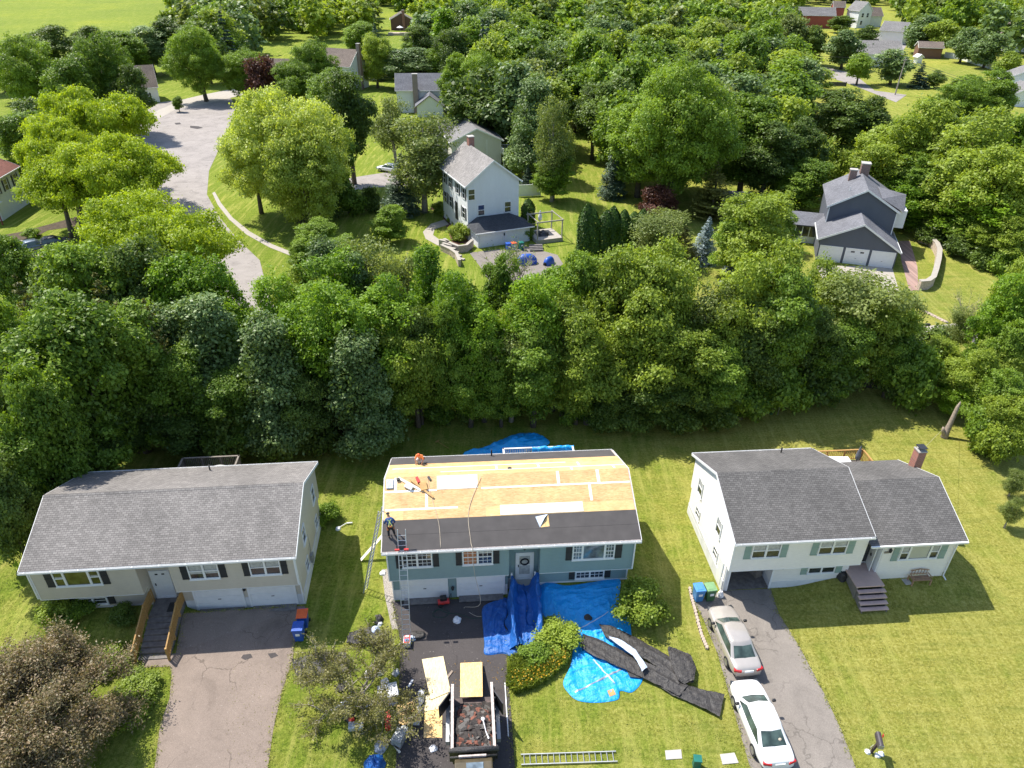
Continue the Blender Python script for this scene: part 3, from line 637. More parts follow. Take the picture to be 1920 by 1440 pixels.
NOBASE = [[(-50,230),(0,190),(120,205),(300,180),(330,60),(420,195),(500,200),(560,180),(700,180),(735,240),(860,300),(1000,330),(1100,330),(1200,400),(1980,400),(1980,520),(-50,520)],
          [(255,150),(500,165),(500,420),(255,420)]]
yy = 118.0; far = []
while yy < 600:
    step = 6.2+yy*.017; xx = -.75*yy-20
    while xx < .78*yy+20:
        X = xx+rng.uniform(-.4, .4)*step; Y = yy+rng.uniform(-.4, .4)*step; xx += step*1.2
        bx, by = pj((X, Y, 0))
        if not (-60 < bx < 1980) or by < -25 or any(inpoly((bx, by), p) for p in NOBASE): continue
        h = rng.uniform(12, 19); r = rng.uniform(3.8, 5.4)*(1+yy/900)
        if bx > 960 and by > 60 and by < 200 and bx < 1560: h *= .85
        tx, ty = pj((X, Y, h)); s = scale_at((X, Y, h/2)); rw = r*s
        bad = False
        for k in (0, .3, .6, 1):
            cy = by+(ty-by)*k
            for q in (-.8, 0, .8):
                if any(inpoly((bx+q*rw, cy), p) for p in OPEN): bad = True
        if bad: continue
        if any(abs(X-t[0]) < (r+t[2])*.55 and abs(Y-t[1]) < (r+t[2])*.55 for t in TREES if abs(Y-t[1]) < 12): continue
        far.append((by, X, Y, h, r, bx))
    yy += step*1.0
far.sort(key=lambda t: -t[0]); NFAR = 118; print('far trees', len(far), 'manual', len(TREES))
wood = {}
for i, (by, X, Y, h, r, bx) in enumerate(far):
    k = str(rng.choice(['fmaple', 'foak', 'flight', 'fairy', 'fsilver', 'fvine', 'fspruce'], p=[.30, .17, .21, .08, .1, .08, .06]))
    if i < NFAR:
        if k == 'fspruce': r *= .6
        if k == 'fvine': r *= .8
        put_tree(k, X, Y, h, r, KN[k]+' in the far wood', KN[k]+'s in the far wood')
    else:
        if k in ('fvine', 'fspruce'): k = 'fmaple'
        a, _ = crown_pts(r, h-.5, .5, 13, 900, .62*(1+Y/900), cl=.8, per=12, lobe_r=(.28, .45)); a[0] += np.array([X, Y, 0]); wood.setdefault(k, []).append(a)
LM = {'fmaple': 'maple', 'foak': 'oak', 'flight': 'light', 'fairy': 'airy', 'fsilver': 'silver'}
if wood:
    o = None; allm = [(k, [np.concatenate([q[i] for q in v]) for i in range(4)]) for k, v in wood.items()]
    cat4 = [np.concatenate([a[1][i] for a in allm]) for i in range(4)]
    o = leaf_obj(*cat4, .62, LEAF['maple'], 'distant_wood'); idx = np.concatenate([np.full(len(a[1][0]), j, dtype=np.int32) for j, a in enumerate(allm)])
    o.data.materials.clear()
    for k, _ in allm: o.data.materials.append(LEAF[LM[k]])
    if len(o.data.polygons) == len(idx): o.data.polygons.foreach_set('material_index', idx)
    tag(o, 'distant wood of mixed green trees along the top of the picture', 'wood', kind='stuff')
# ================================================================ HOUSES
def fr(b):            # wall mapping: u along the front, v up, w outward (towards the street)
    return lambda u, v, w: (u, b-w, v)
def sidew(a, sgn):    # end wall mapping: u = depth, w outward
    return lambda u, v, w: (a+sgn*w, u, v)
def window(par, T, a0, a1, z0, z1, kind='double', glass='glass', mun=False, curt=None):
    m = MB(T); f = .07; m.box(a0, a1, z0, z0+f, 0, .06); m.box(a0, a1, z1-f, z1, 0, .06); m.box(a0, a0+f, z0+f, z1-f, 0, .06); m.box(a1-f, a1, z0+f, z1-f, 0, .06)
    m.box(a0-.04, a1+.04, z0-.06, z0, 0, .09)
    I = []
    if kind == 'double':
        c = (a0+a1)/2; m.box(c-.06, c+.06, z0+f, z1-f, 0, .06); I = [(a0+f, c-.06, 1), (c+.06, a1-f, 1)]
    elif kind == 'triple':
        w = (a1-a0); p0, p1 = a0+w*.235, a1-w*.235; m.box(p0-.06, p0+.06, z0+f, z1-f, 0, .06); m.box(p1-.06, p1+.06, z0+f, z1-f, 0, .06)
        I = [(a0+f, p0-.06, 1), (p0+.06, p1-.06, 0), (p1+.06, a1-f, 1)]
    elif kind == 'slider':
        c = (a0+a1)/2; m.box(c-.05, c+.05, z0+f, z1-f, 0, .06); I = [(a0+f, c-.05, 0), (c+.05, a1-f, 0)]
    elif kind == 'single': I = [(a0+f, a1-f, 1)]
    for (x0, x1, sash) in I:
        zm = (z0+z1)/2
        if sash: m.box(x0, x1, zm-.03, zm+.03, 0, .045)
        if mun:
            if mun is True and (x1-x0) < 1.2 or mun == 2:
                for k in (1, 2): xk = x0+(x1-x0)*k/3; m.box(xk-.012, xk+.012, z0+f, z1-f, 0, .035)
                for zk in ((zm+z1)/2, (zm+z0)/2) if sash else (zm,): m.box(x0, x1, zk-.012, zk+.012, 0, .03)
    o = m.build('window', M_['white'], par)
    p = MB(T)
    for (x0, x1, s) in I: p.box(x0, x1, z0+f, z1-f, 0, .012)
    gl = glass if isinstance(glass, str) else 'glass'
    p.build('pane', M_[gl], o)
    if curt:
        for mt, q0, q1, k0, k1 in curt:
            x0, x1, _ = I[int(q0)]; h = z1-z0-2*f
            MB(T).box(x0+.03, x1-.03, z0+f+h*k0, z0+f+h*k1, .012, .02).build('curtain', M_[mt], o)
    return o
def shutter(par, T, a0, a1, z0, z1, mt):
    m = MB(T); m.box(a0, a1, z0, z1, 0, .035)
    for q in (0, .5, .93): m.box(a0-.004, a1+.004, z0+(z1-z0)*q, z0+(z1-z0)*(q+.07), 0, .05)
    m.build('shutter', M_[mt], par)
def garage(par, T, a0, a1, z0, z1, panel=True, sill=True):
    m = MB(T); m.box(a0-.12, a0, z0, z1+.12, 0, .08); m.box(a1, a1+.12, z0, z1+.12, 0, .08); m.box(a0, a1, z1, z1+.12, 0, .08)
    n = 4
    for i in range(n):
        h = (z1-z0)/n; m.box(a0, a1, z0+h*i+.012, z0+h*(i+1)-.012, 0, .03); m.box(a0, a1, z0+h*i-.012 if i else z0, z0+h*i+.012, 0, .012)
    o = m.build('garage_door', M_['white'], par)
    MB(T).box((a0+a1)/2-.09, (a0+a1)/2+.09, z0+.8, z0+.83, .03, .06).build('handle', M_['black'], o)
    if sill: MB(T).box(a0, a1, z0-.06, z0-.005, 0, .5).build('sill', M_['concs'], par)
def downspout(par, pts, r=.045):
    m = MB()
    for i in range(len(pts)-1): m.tube([pts[i], pts[i+1]], r, 4)
    m.build('downspout', M_['white'], par)
def gable_roof(par, L, D, he, ri, mt, b0=0, t=.14, a0=0, name='roof', dz=0):
    h = D/2; k = ri/h
    m = MB(); m.prism([(b0, he), (b0+h, he+ri), (b0+D, he), (b0+D, he-t), (b0+h, he+ri-t), (b0, he-t)], a0, a0+L)
    r = m.build(name, M_[mt], par)
    for a, b in ((a0-.03, a0-.003), (a0+L+.003, a0+L+.03)):
        m = MB(); m.prism([(b0-.01, he-.004), (b0+h, he+ri-.004), (b0+D+.01, he-.004), (b0+D+.02, he-t-.06), (b0+h, he+ri-t-.06), (b0-.02, he-t-.06)], a, b)
        m.build('rake_board', M_['white'], par)
    return r
def gutters(par, L, he, D, a0=0, back=True, hooks=11):
    m = MB()
    def ch(b, s):
        m.box(a0, a0+L, min(b, b-s*.012), max(b, b-s*.012), he-.15, he-.02); m.box(a0, a0+L, min(b-s*.11, b-s*.122), max(b-s*.11, b-s*.122), he-.15, he-.03); m.box(a0, a0+L, min(b-s*.012, b-s*.11), max(b-s*.012, b-s*.11), he-.15, he-.138)
        for i in range(hooks):
            x = a0+.3+(L-.6)*i/(hooks-1); m.box(x-.012, x+.012, min(b-s*.012, b-s*.11), max(b-s*.012, b-s*.11), he-.045, he-.03)
    ch(-.005, 1)
    if back: ch(D+.005, -1)
    m.build('gutter', M_['white'], par)
def ranch_body(h, L, D, he, ri, wall, r0, r1, lowz=.9, base_in=.95, a_end=.2, found='found'):
    ZT = he-.16; zo = 2.33; k = ri/(D/2)
    # upper storey
    m = MB(); m.box(a_end, r0, .35, 1.42, zo, ZT); m.box(r1, L-a_end, .35, 1.42, zo, ZT); m.box(a_end, L-a_end, 1.42, D-.35, zo, ZT)
    gb = .35*k
    m.prism([(.35, ZT), (D-.35, ZT), (D/2, he+ri-.2)], a_end, L-a_end)
    m.build('wall', M_[wall], h)
    m = MB(); m.box(a_end+.1, r0-.02, base_in, 1.42, lowz, zo); m.box(r1+.02, L-a_end-.1, base_in, 1.42, lowz, zo); m.box(a_end+.1, L-a_end-.1, 1.42, D-.5, lowz, zo-.002)
    m.build('lower_wall', M_[wall], h)
    m = MB(); m.box(a_end+.06, r0-.04, base_in-.02, 1.4, -.3, lowz); m.box(r1+.04, L-a_end-.06, base_in-.02, 1.4, -.3, lowz); m.box(a_end+.06, L-a_end-.06, 1.4, D-.48, -.3, lowz)
    m.build('foundation', M_[found], h)
    m = MB()   # corner boards and soffit
    for a in (a_end-.015, L-a_end-.065):
        m.box(a, a+.08, .335, .42, zo, ZT-.01)
    m.box(a_end, L-a_end, .02, .345, ZT-.03, ZT); m.box(a_end, r0, .34, base_in, zo-.03, zo); m.box(r1, L-a_end, .34, base_in, zo-.03, zo)
    m.build('trim', M_['white'], h)
def entry_door(par, T, a0, a1, z0, z1, storm=False):
    m = MB(T); m.box(a0-.1, a0, z0, z1+.1, 0, .07); m.box(a1, a1+.1, z0, z1+.1, 0, .07); m.box(a0, a1, z1, z1+.1, 0, .07); m.box(a0-.08, a1+.08, z0-.08, z0, 0, .12)
    m.box(a0, a1, z0, z1, 0, .035)
    w = a1-a0; H = z1-z0
    if not storm:
        for cx in (.28, .72):
            for (q0, q1) in ((.06, .34), (.40, .72)):
                m.box(a0+w*(cx-.16), a0+w*(cx+.16), z0+H*q0, z0+H*q1, .035, .048)
    d = m.build('door', M_['white'], par)
    MB(T).box(a0+.06, a0+.12, z0+.95, z0+1.12, .035, .08).build('handle', M_['black'], d)
    if storm:
        MB(T).box(a0+.14, a1-.14, z0+.3, z1-.2, .035, .045).build('pane', M_['curtain'], d)
        MB(T).box(a0+.14, a1-.14, z0+1.08, z0+1.13, .045, .06).build('rail', M_['white'], d)
        m = MB(); th = [i*6.2832/20 for i in range(21)]; c = (a0+a1)/2; zc = z0+1.4
        m.tube([T(c+.24*math.cos(t), zc+.24*math.sin(t), .085) for t in th], .05, 6, caps=False); m.build('wreath', M_['trousers'], d)
    else:
        MB(T).box(a0+w*.3-.08, a0+w*.3+.08, z1-.24, z1-.14, .035, .05).build('pane', M_['glass'], d)
        MB(T).box(a0+w*.7-.08, a0+w*.7+.08, z1-.24, z1-.14, .035, .05).build('pane', M_['glass'], d)
    return d
def lamp(par, T, a, z):
    m = MB(); p = T(a, z, .1); m.lathe([(.03, -.2), (.08, -.12), (.10, .05), (.04, .14), (.01, .2)], 8, p); q = T(a, z+.05, 0); m.tube([q, p], .02, 5); m.build('wall_lamp', M_['black'], par)

# ---------------- beige house on the left
L, D, he, ri = 15.13, 8.77, 4.99, 1.81
HL = thing('raised_ranch_house', 'beige sided house with black shutters and weathered grey shingle roof, leftmost of the front row', 'house', (-27.349, 28.158, 0), .0925)
ranch_body(HL, L, D, he, ri, 'beige', 5.98, 7.8, .9)
gable_roof(HL, L, D, he, ri, 'roof_l'); gutters(HL, L, he, D)
m = MB(); k = ri/(D/2); m.prism([(D/2-.16, he+ri-.16*k+.008), (D/2, he+ri+.03), (D/2+.16, he+ri-.16*k+.008)], .0, L-.6); m.build('ridge_cap', M_['roof_l'], HL)
T = fr(.35)
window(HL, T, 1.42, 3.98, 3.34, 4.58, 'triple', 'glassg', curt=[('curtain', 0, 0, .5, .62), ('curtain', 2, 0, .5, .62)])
shutter(HL, T, .97, 1.38, 3.34, 4.56, 'shut_k'); shutter(HL, T, 4.02, 4.4, 3.34, 4.56, 'shut_k')
cc = [('curtain', 0, 0, .55, .98), ('curtain', 1, 0, .55, .98), ('curtain', 0, 0, .30, .46), ('curtain', 1, 0, .30, .46)]
window(HL, T, 8.83, 10.55, 3.3, 4.56, 'double', curt=cc); shutter(HL, T, 8.42, 8.8, 3.33, 4.56, 'shut_k'); shutter(HL, T, 10.58, 10.95, 3.33, 4.56, 'shut_k')
window(HL, T, 12.28, 14.05, 3.33, 4.56, 'double', curt=cc[:2]); shutter(HL, T, 11.9, 12.25, 3.33, 4.56, 'shut_k'); shutter(HL, T, 14.08, 14.43, 3.33, 4.56, 'shut_k')
T = fr(.95); window(HL, T, 1.8, 3.45, 1.08, 1.68, 'slider', curt=[('curtain', 0, 0, .45, .6), ('curtain', 1, 0, .45, .6)]); shutter(HL, T, 1.33, 1.72, 1.08, 1.66, 'shut_k'); shutter(HL, T, 3.5, 3.87, 1.08, 1.66, 'shut_k')
T = fr(.93); garage(HL, T, 8.52, 11.22, .12, 2.2); garage(HL, T, 11.72, 14.34, .12, 2.2)
m = MB(); m.box(8.38, 8.9-.5, .90, .927, .9, 2.3); m.build('trim', M_['white'], HL)
lamp(HL, T, 11.47, 1.75); lamp(HL, fr(1.42), 6.9, 4.1)
entry_door(HL, fr(1.42), 6.15, 7.12, .95, 3.0)
T = sidew(L-.2, 1)
for a, z in ((3.0, 3.25), (6.75, 3.25)): window(HL, T, a-.42, a+.42, z, z+1.2, 'single')
T = sidew(L-.3, 1)
for a, z in ((2.9, .95), (6.75, .95)): window(HL, T, a-.4, a+.4, z, z+.9, 'single')
m = MB(); m.box(L-.28, L-.1, 3.7, 4.1, .7, 1.3); m.tube([(L-.2, 3.9, .3), (L-.2, 3.9, 3)], .025, 6); m.build('electric_meter', M_['aluml'], HL)
downspout(HL, [(.15, .05, he-.15), (.15, .30, he-.4), (.15, .30, 2.5), (.25, .88, 2.1), (.25, .88, .9)]); downspout(HL, [(L-.3, .05, he-.15), (L-.25, .30, he-.4), (L-.25, .30, 2.5), (L-.33, .88, 2.15), (L-.33, .88, .15)])
MB().tube([(8.36, 7.96, 5.2), (8.36, 7.96, 5.75)], .05, 8).build('vent_pipe', M_['black'], HL)
# its back deck, with covered furniture
def deck(name, label, a0, a1, b0, b1, z, H, rail, floor, h=1.0, pitch=.13, posts=True):
    e = thing(name, label, 'deck', tuple(H.location), H.rotation_euler.z)
    MB().box(a0, a1, b0, b1, z-.12, z).build('deck_floor', M_[floor], e)
    for x in (a0+.1, a1-.1, (a0+a1)/2):
        for y in (b0+.2, b1-.1): MB().box(x-.07, x+.07, y-.07, y+.07, 0, z-.12).build('support_post', M_[rail], e)
    for (x0, y0, x1, y1) in ((a0, b0, a0, b1), (a0, b1, a1, b1), (a1, b1, a1, b0)):
        m = MB(); ln = math.hypot(x1-x0, y1-y0); n = int(ln/pitch); ux, uy = (x1-x0)/ln, (y1-y0)/ln
        an = math.degrees(math.atan2(uy, ux)); cx, cy = (x0+x1)/2, (y0+y1)/2
        m.obox((cx, cy, z+h), (ln+.1, .12, .05), (0, 0, an)); m.obox((cx, cy, z+.12), (ln, .05, .06), (0, 0, an))
        for i in range(1, n): m.obox((x0+ux*ln*i/n, y0+uy*ln*i/n, z+h/2+.05), (.04, .04, h-.1), (0, 0, an))
        for i in range(int(ln/1.8)+2):
            t = i/(int(ln/1.8)+1); m.obox((x0+(x1-x0)*t, y0+(y1-y0)*t, z+h/2), (.1, .1, h), (0, 0, an))
        m.build('railing', M_[rail], e)
    return e
deck('back_deck', 'shaded grey deck with slatted railing behind the beige house', 5.0, 8.9, 8.9, 12.0, 2.4, HL, 'greywood', 'greywood', 1.0)
def loc2w(H, a, b, z): 
    c, s = math.cos(H.rotation_euler.z), math.sin(H.rotation_euler.z); return (H.location.x+a*c-b*s, H.location.y+a*s+b*c, z)
m = MB(); m.obox((0, 0, .5), (1.7, .9, 1.0), (0, 0, 0), taper=.8); o = m.build('covered_grill', M_['tarpk'], bevel=.12, loc=loc2w(HL, 6.2, 10.4, 2.41)); tag(o, 'black covered grill on the deck behind the beige house', 'grill')
m = MB(); m.lathe([(.75, .72), (.75, .76)], 24); m.tube([(0, 0, 0), (0, 0, .72)], .05); m.lathe([(.3, 0), (.1, .06)], 12); o = m.build('patio_table', M_['curtain'], loc=loc2w(HL, 7.7, 10.6, 2.41)); tag(o, 'pale round table on the deck behind the beige house', 'table')
# front steps with amber railings
st = thing('front_steps', 'dark concrete steps with amber wooden railings at the beige house door', 'steps', (-27.349, 28.158, 0), .0925)
m = MB(); a0, a1 = 6.0, 7.75
m.box(a0, a1, -.1, 1.4, -.2, .87)
for i in range(7):
    z = .87-(i+1)*.115; m.box(a0, a1, -.1-(i+1)*.34, -.1-i*.34, -.2, z)
m.build('stairs', M_['concs'], st)
for a in (a0-.05, a1+.05):
    m = MB(); y0, y1 = 1.1, -2.6
    zt = lambda y: (1.85 if y > -.1 else 1.85-(-.1-y)*.345)
    m.tube([(a, y0, zt(y0)), (a, -.1, zt(-.1)), (a, y1, zt(y1))], .05, 4); m.tube([(a, y0, zt(y0)-.75), (a, -.1, zt(-.1)-.75), (a, y1, zt(y1)-.75)], .04, 4)
    y = y0
    while y > y1: m.box(a-.02, a+.02, y-.035, y+.035, zt(y)-.86, zt(y)-.02); y -= .135
    for y in (y0, -.1, -1.4, y1): m.box(a-.055, a+.055, y-.055, y+.055, zt(y)-1.1, zt(y)+.06)
    m.build('railing', M_['stain'], st)
MB().box(6.95, 7.55, .2, .9, .872, .892).build('doormat', M_['black'], None, loc=(0, 0, 0))
dm = bpy.data.objects['doormat']; dm.location = (-27.349, 28.158, 0); dm.rotation_euler.z = .0925; tag(dm, 'small black doormat before the white door of the beige house', 'doormat')

# ---------------- blue green house in the middle, roof stripped
L, D, he, ri = 15.2, 8.82, 5.045, 1.87; k = ri/(D/2)
MD, MH, MK = D, he, k
HM = thing('raised_ranch_house', 'blue green sided house with its roof stripped to bare boards, middle of the front row', 'house', (-7.42, 29.861, 0), .0813)
ranch_body(HM, L, D, he, ri, 'teal', 7.4, 9.26, .9)
def slope_z(b): return MH+MK*min(b, MD-b)
def slab(m, a0, a1, b0, b1, t0, t1, mi=0):
    if b0 < D/2 < b1: slab(m, a0, a1, b0, D/2, t0, t1, mi); slab(m, a0, a1, D/2, b1, t0, t1, mi); return
    m.prism([(b0, slope_z(b0)+t0), (b1, slope_z(b1)+t0), (b1, slope_z(b1)+t1), (b0, slope_z(b0)+t1)], a0, a1, mi)
rf = gable_roof(HM, L, D, he, ri, 'rail', t=.14); gutters(HM, L, he, D, hooks=16)
# boards: individual sheets with their own tone
rs = random.Random(3)
rows = [(1.79, 2.38), (2.46, 3.48), (3.56, 4.41), (4.41, 5.2), (5.3, 6.22), (6.3, 7.2)]
for ri_, (b0, b1) in enumerate(rows):
    m = MB(); m2 = MB(); a = .06; off = rs.uniform(.8, 2.3)
    while a < L-.07:
        e = min(L-.06, a+off); off = rs.choice([1.22, 2.44, 2.44, 2.44]); (m2 if rs.random() < (.55 if ri_ in (0, 3) else .12) else m).box(0, 0, 0, 0, 0, 0) if False else None
        tgt = m2 if rs.random() < (.6 if ri_ in (0, 3, 4) else .1) else m
        slab(tgt, a+.003, e-.003, b0+.003, b1-.003, .002, .016); a = e
    if m.v: m.build('roof_board', M_['sheath'], rf)
    if m2.v: m2.build('roof_board', M_['sheath2'], rf)
m = MB(); slab(m, .05, L-.05, 2.38, 2.46, .002, .013); slab(m, .05, L-.05, 3.48, 3.56, .002, .013); slab(m, .05, L-.05, 5.2, 5.3, .002, .013); slab(m, .05, L-.05, 6.22, 6.3, .002, .013)
m.build('roof_board', M_['sheath'], rf)
m = MB()
for a0, a1, b0, b1 in ((.12, 4.45, 2.36, 2.47), (.05, 3.2, 3.47, 3.58), (5.9, L-.08, 3.48, 3.58), (3.4, L-.1, 5.18, 5.28), (.3, 11.5, 6.2, 6.32), (.62, .78, 3.58, 4.40), (2.5, 2.66, 2.47, 3.47), (10.6, 10.78, 3.58, 4.40), (13.1, 13.28, 3.58, 4.40), (12.5, 12.66, 2.47, 3.48), (6.9, 7.02, 5.28, 6.2), (9.6, 9.72, 5.28, 6.2), (12.2, 12.32, 5.28, 6.2), (11.6, 11.72, 4.6, 5.18), (14.3, 14.42, 4.6, 5.18)):
    slab(m, a0, a1, b0, b1, .017, .021)
m.build('seam_strip', M_['tape'], rf)
m = MB(); slab(m, 3.21, 5.7, 3.54, 4.40, .023, .035); m.build('new_panel', M_['newply'], rf)
m = MB(); slab(m, 6.98, 12.0, 1.82, 2.42, .023, .035); m.build('new_panel', M_['newply'], rf)
m = MB(); slab(m, .02, L-.02, .03, .97, .004, .012); slab(m, .0, L-.03, .93, 1.78, .0125, .020); f_ = m.build('felt_strip', M_['felt'], rf)
m = MB(); slab(m, .02, L-.15, 7.2, D-.02, .017, .025); m.build('felt_strip', M_['felt'], rf)
m = MB(); a_, b_ = 9.35, 1.30
m.add([(9.28, .98, slope_z(.98)+.03), (9.85, 1.02, slope_z(1.02)+.03), (9.83, 1.72, slope_z(1.72)+.03)], [(0, 1, 2)]); m.build('exposed_board', M_['ply'], rf)
m = MB(); m.add([(9.05, 1.62, slope_z(1.62)+.03), (9.82, 1.74, slope_z(1.74)+.04), (9.27, .97, slope_z(.97)+.04), (9.6, 1.42, slope_z(1.4)+.22)], [(0, 3, 1), (0, 2, 3)]); m.build('felt_flap', M_['tarpw'], rf)
m = MB(); m.lathe([(.14, 0), (.14, .03), (.12, .035)], 16, (7.78, 5.32, slope_z(5.32)+.02)); m.build('vent_hole', M_['black'], rf)
MB().tube([(6.78, 8.4, 5.1), (6.78, 8.4, 5.75)], .05, 8).build('vent_pipe', M_['black'], rf)
T = fr(.35)
window(HM, T, 1.08, 2.85, 3.4, 4.62, 'double', mun=True); shutter(HM, T, .72, 1.04, 3.38, 4.62, 'shut_k'); shutter(HM, T, 2.9, 3.24, 3.38, 4.62, 'shut_k')
window(HM, T, 4.63, 6.43, 3.38, 4.6, 'double', mun=True, curt=[('orange_blind', 0, 0, .5, 1), ('orange_blind', 0, 0, .0, .45), ('curtain', 1, 0, .75, 1)]); shutter(HM, T, 4.24, 4.58, 3.38, 4.6, 'shut_k'); shutter(HM, T, 6.47, 6.82, 3.38, 4.6, 'shut_k')
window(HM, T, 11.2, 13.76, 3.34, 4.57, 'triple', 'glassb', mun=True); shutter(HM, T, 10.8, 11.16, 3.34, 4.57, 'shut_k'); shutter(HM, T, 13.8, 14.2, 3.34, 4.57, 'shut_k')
T = fr(.95); window(HM, T, 11.6, 13.42, 1.06, 1.7, 'slider', mun=2); shutter(HM, T, 11.2, 11.55, 1.06, 1.68, 'shut_k'); shutter(HM, T, 13.47, 13.82, 1.06, 1.68, 'shut_k')
T = fr(.93); garage(HM, T, .92, 3.55, .12, 2.2); garage(HM, T, 4.32, 7.08, .12, 2.2)
MB().box(3.68, 4.19, .92, .945, .0, 2.3).build('door_pier', M_['teal'], HM); MB().box(.26, .78, .92, .945, .95, 2.3).build('door_pier', M_['teal'], HM); lamp(HM, fr(.94), 3.95, .9)
entry_door(HM, fr(1.42), 7.98, 8.92, .95, 3.0, True); lamp(HM, fr(1.42), 8.42, 3.55)
downspout(HM, [(.2, .05, he-.15), (.22, .30, he-.4), (.22, .30, 2.5), (.3, .88, 2.1), (.3, .88, .1)]); downspout(HM, [(L-.3, .05, he-.15), (L-.25, .30, he-.4), (L-.25, .30, 2.5), (L-.36, .88, 2.15), (L-.36, .88, .9)])
T = sidew(.2, -1); window(HM, T, 3.0, 3.9, 3.3, 4.4, 'single')
bd = deck('back_deck', 'white railed deck behind the stripped roof house, half under blue tarps', 7.8, 12.9, 8.9, 11.6, 2.4, HM, 'white', 'greywood', 1.0)
# front steps under the tarp
sm = thing('front_steps', 'front steps of the blue green house hidden under the draped blue tarp', 'steps', (-7.42, 29.861, 0), .0813)
m = MB(); m.box(7.55, 9.1, .0, 1.4, -.2, .87)
for i in range(6): m.box(7.55, 9.1, -(i+1)*.3, -i*.3, -.2, .87-(i+1)*.135)
m.build('stairs', M_['conc'], sm)
for a in (7.6, 9.05):
    m = MB(); m.box(a-.05, a+.05, .75, .85, .87, 2.0); m.build('post', M_['white'], sm)

# ---------------- cream split level house on the right
HR = thing('split_level_house', 'cream split level house with sage shutters and dark grey roofs, rightmost of the front row', 'house', (13.239, 30.882, 0), .0835)
L, D, he, ri = 8.55, 8.73, 5.03, 1.8; k = ri/(D/2); ZT = he-.16
m = MB(); m.box(.18, L-.02, .35, D-.3, 2.33, ZT); m.prism([(.35, ZT), (D-.3, ZT), (D/2, he+ri-.2)], .18, L-.02); m.build('wall', M_['cream'], HR)
m = MB(); m.box(3.35, 8.3, .95, 5, .55, 2.33); m.box(.24, .62, .95, D-.4, .9, 2.33); m.box(.62, 3.35, 5, D-.4, .9, 2.33); m.box(3.35, 8.3, 5, D-.4, .55, 2.33); m.build('lower_wall', M_['cream'], HR)
m = MB(); m.box(3.36, 8.3, .93, 5, -.2, .55); m.box(.2, .6, .93, 4.98, -.2, .9); m.box(.2, 8.3, 5, D-.38, -.2, .55); m.box(.21, .6, 5, D-.38, .55, .9); m.build('foundation', M_['found'], HR)
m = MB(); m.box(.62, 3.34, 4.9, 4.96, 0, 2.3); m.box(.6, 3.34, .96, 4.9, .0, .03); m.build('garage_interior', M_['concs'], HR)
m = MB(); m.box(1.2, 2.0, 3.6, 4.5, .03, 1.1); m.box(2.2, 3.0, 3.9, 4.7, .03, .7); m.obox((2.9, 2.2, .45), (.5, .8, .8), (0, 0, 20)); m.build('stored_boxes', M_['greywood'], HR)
m = MB(); m.box(.5, .62, .90, .96, 0, 2.25); m.box(3.30, 3.42, .90, .95, 0, 2.25); m.box(.5, 3.42, .9, .95, 2.2, 2.32); m.box(.165, .25, .335, .42, 2.33, ZT-.01); m.box(.18, L-.02, .02, .345, ZT-.03, ZT); m.box(.18, L-.02, .34, .95, 2.30, 2.33); m.build('trim', M_['white'], HR)
gable_roof(HR, L, D, he, ri, 'roof_r', a0=0); gutters(HR, L, he, D, hooks=8)
T = fr(.35); sh = lambda a0, a1, z0, z1, T=T: shutter(HR, T, a0, a1, z0, z1, 'shut_g')
cu = [('curtain', 0, 0, .52, .95), ('curtain', 1, 0, .52, .95)]
window(HR, T, 1.3, 3.08, 3.38, 4.57, 'double', curt=cu); sh(.85, 1.25, 3.36, 4.57); sh(3.12, 3.52, 3.36, 4.57)
window(HR, T, 5.46, 7.25, 3.4, 4.6, 'double', curt=cu); sh(5.02, 5.42, 3.38, 4.6); sh(7.3, 7.7, 3.38, 4.6)
T = fr(.95); window(HR, T, 5.62, 7.4, 1.12, 1.7, 'slider'); shutter(HR, T, 5.18, 5.57, 1.1, 1.7, 'shut_g'); shutter(HR, T, 7.45, 7.85, 1.1, 1.7, 'shut_g')
lamp(HR, T, 3.9, 1.95)
T = sidew(.18, -1)
for a in (2.85, 6.7): window(HR, T, a-.42, a+.42, 3.0, 4.3, 'single', curt=[('curtain', 0, 0, .5, .95)])
T = sidew(.24, -1)
for a in (2.7, 6.5): window(HR, T, a-.4, a+.4, 1.15, 1.95, 'single')
MB(T).box(1.25, 1.95, .25, 2.1, 0, .06).build('side_door', M_['white'], HR)
MB().tube([(5.97, 8.05, 5.2), (5.97, 8.05, 5.72)], .05, 8).build('vent_pipe', M_['black'], HR)
downspout(HR, [(.12, .05, he-.15), (.14, .30, he-.4), (.14, .30, 2.45), (.3, .88, 2.1), (.3, .88, .05)])
# right wing: eave line b=.15, lower roof
WA, WE, WD, WH, WR = 8.57, 14.75, 8.05, 4.13, 1.72; Z2 = WH-.15; wb = .12
m = MB(); m.box(WA, WE-.15, .95, 1.0, 0, 0) if False else None
m.box(9.95, WE-.18, .6, 1.5, 1.0, Z2); m.box(8.32, WE-.18, 1.5, wb+WD-.3, 1.0, Z2); m.prism([(wb+.45, Z2), (wb+WD-.3, Z2), (wb+WD/2, WH+WR-.2)], 8.6, WE-.18); m.build('wall', M_['cream'], HR)
m = MB(); m.box(8.31, WE-.2, .64, wb+WD-.34, -.2, 1.0); m.build('foundation', M_['cream'], HR)
m = MB(); m.prism([(wb, WH), (wb+WD/2, WH+WR), (wb+WD, WH), (wb+WD, WH-.13), (wb+WD/2, WH+WR-.13), (wb, WH-.13)], L+.032, WE); m.build('roof', M_['roof_r'], HR)
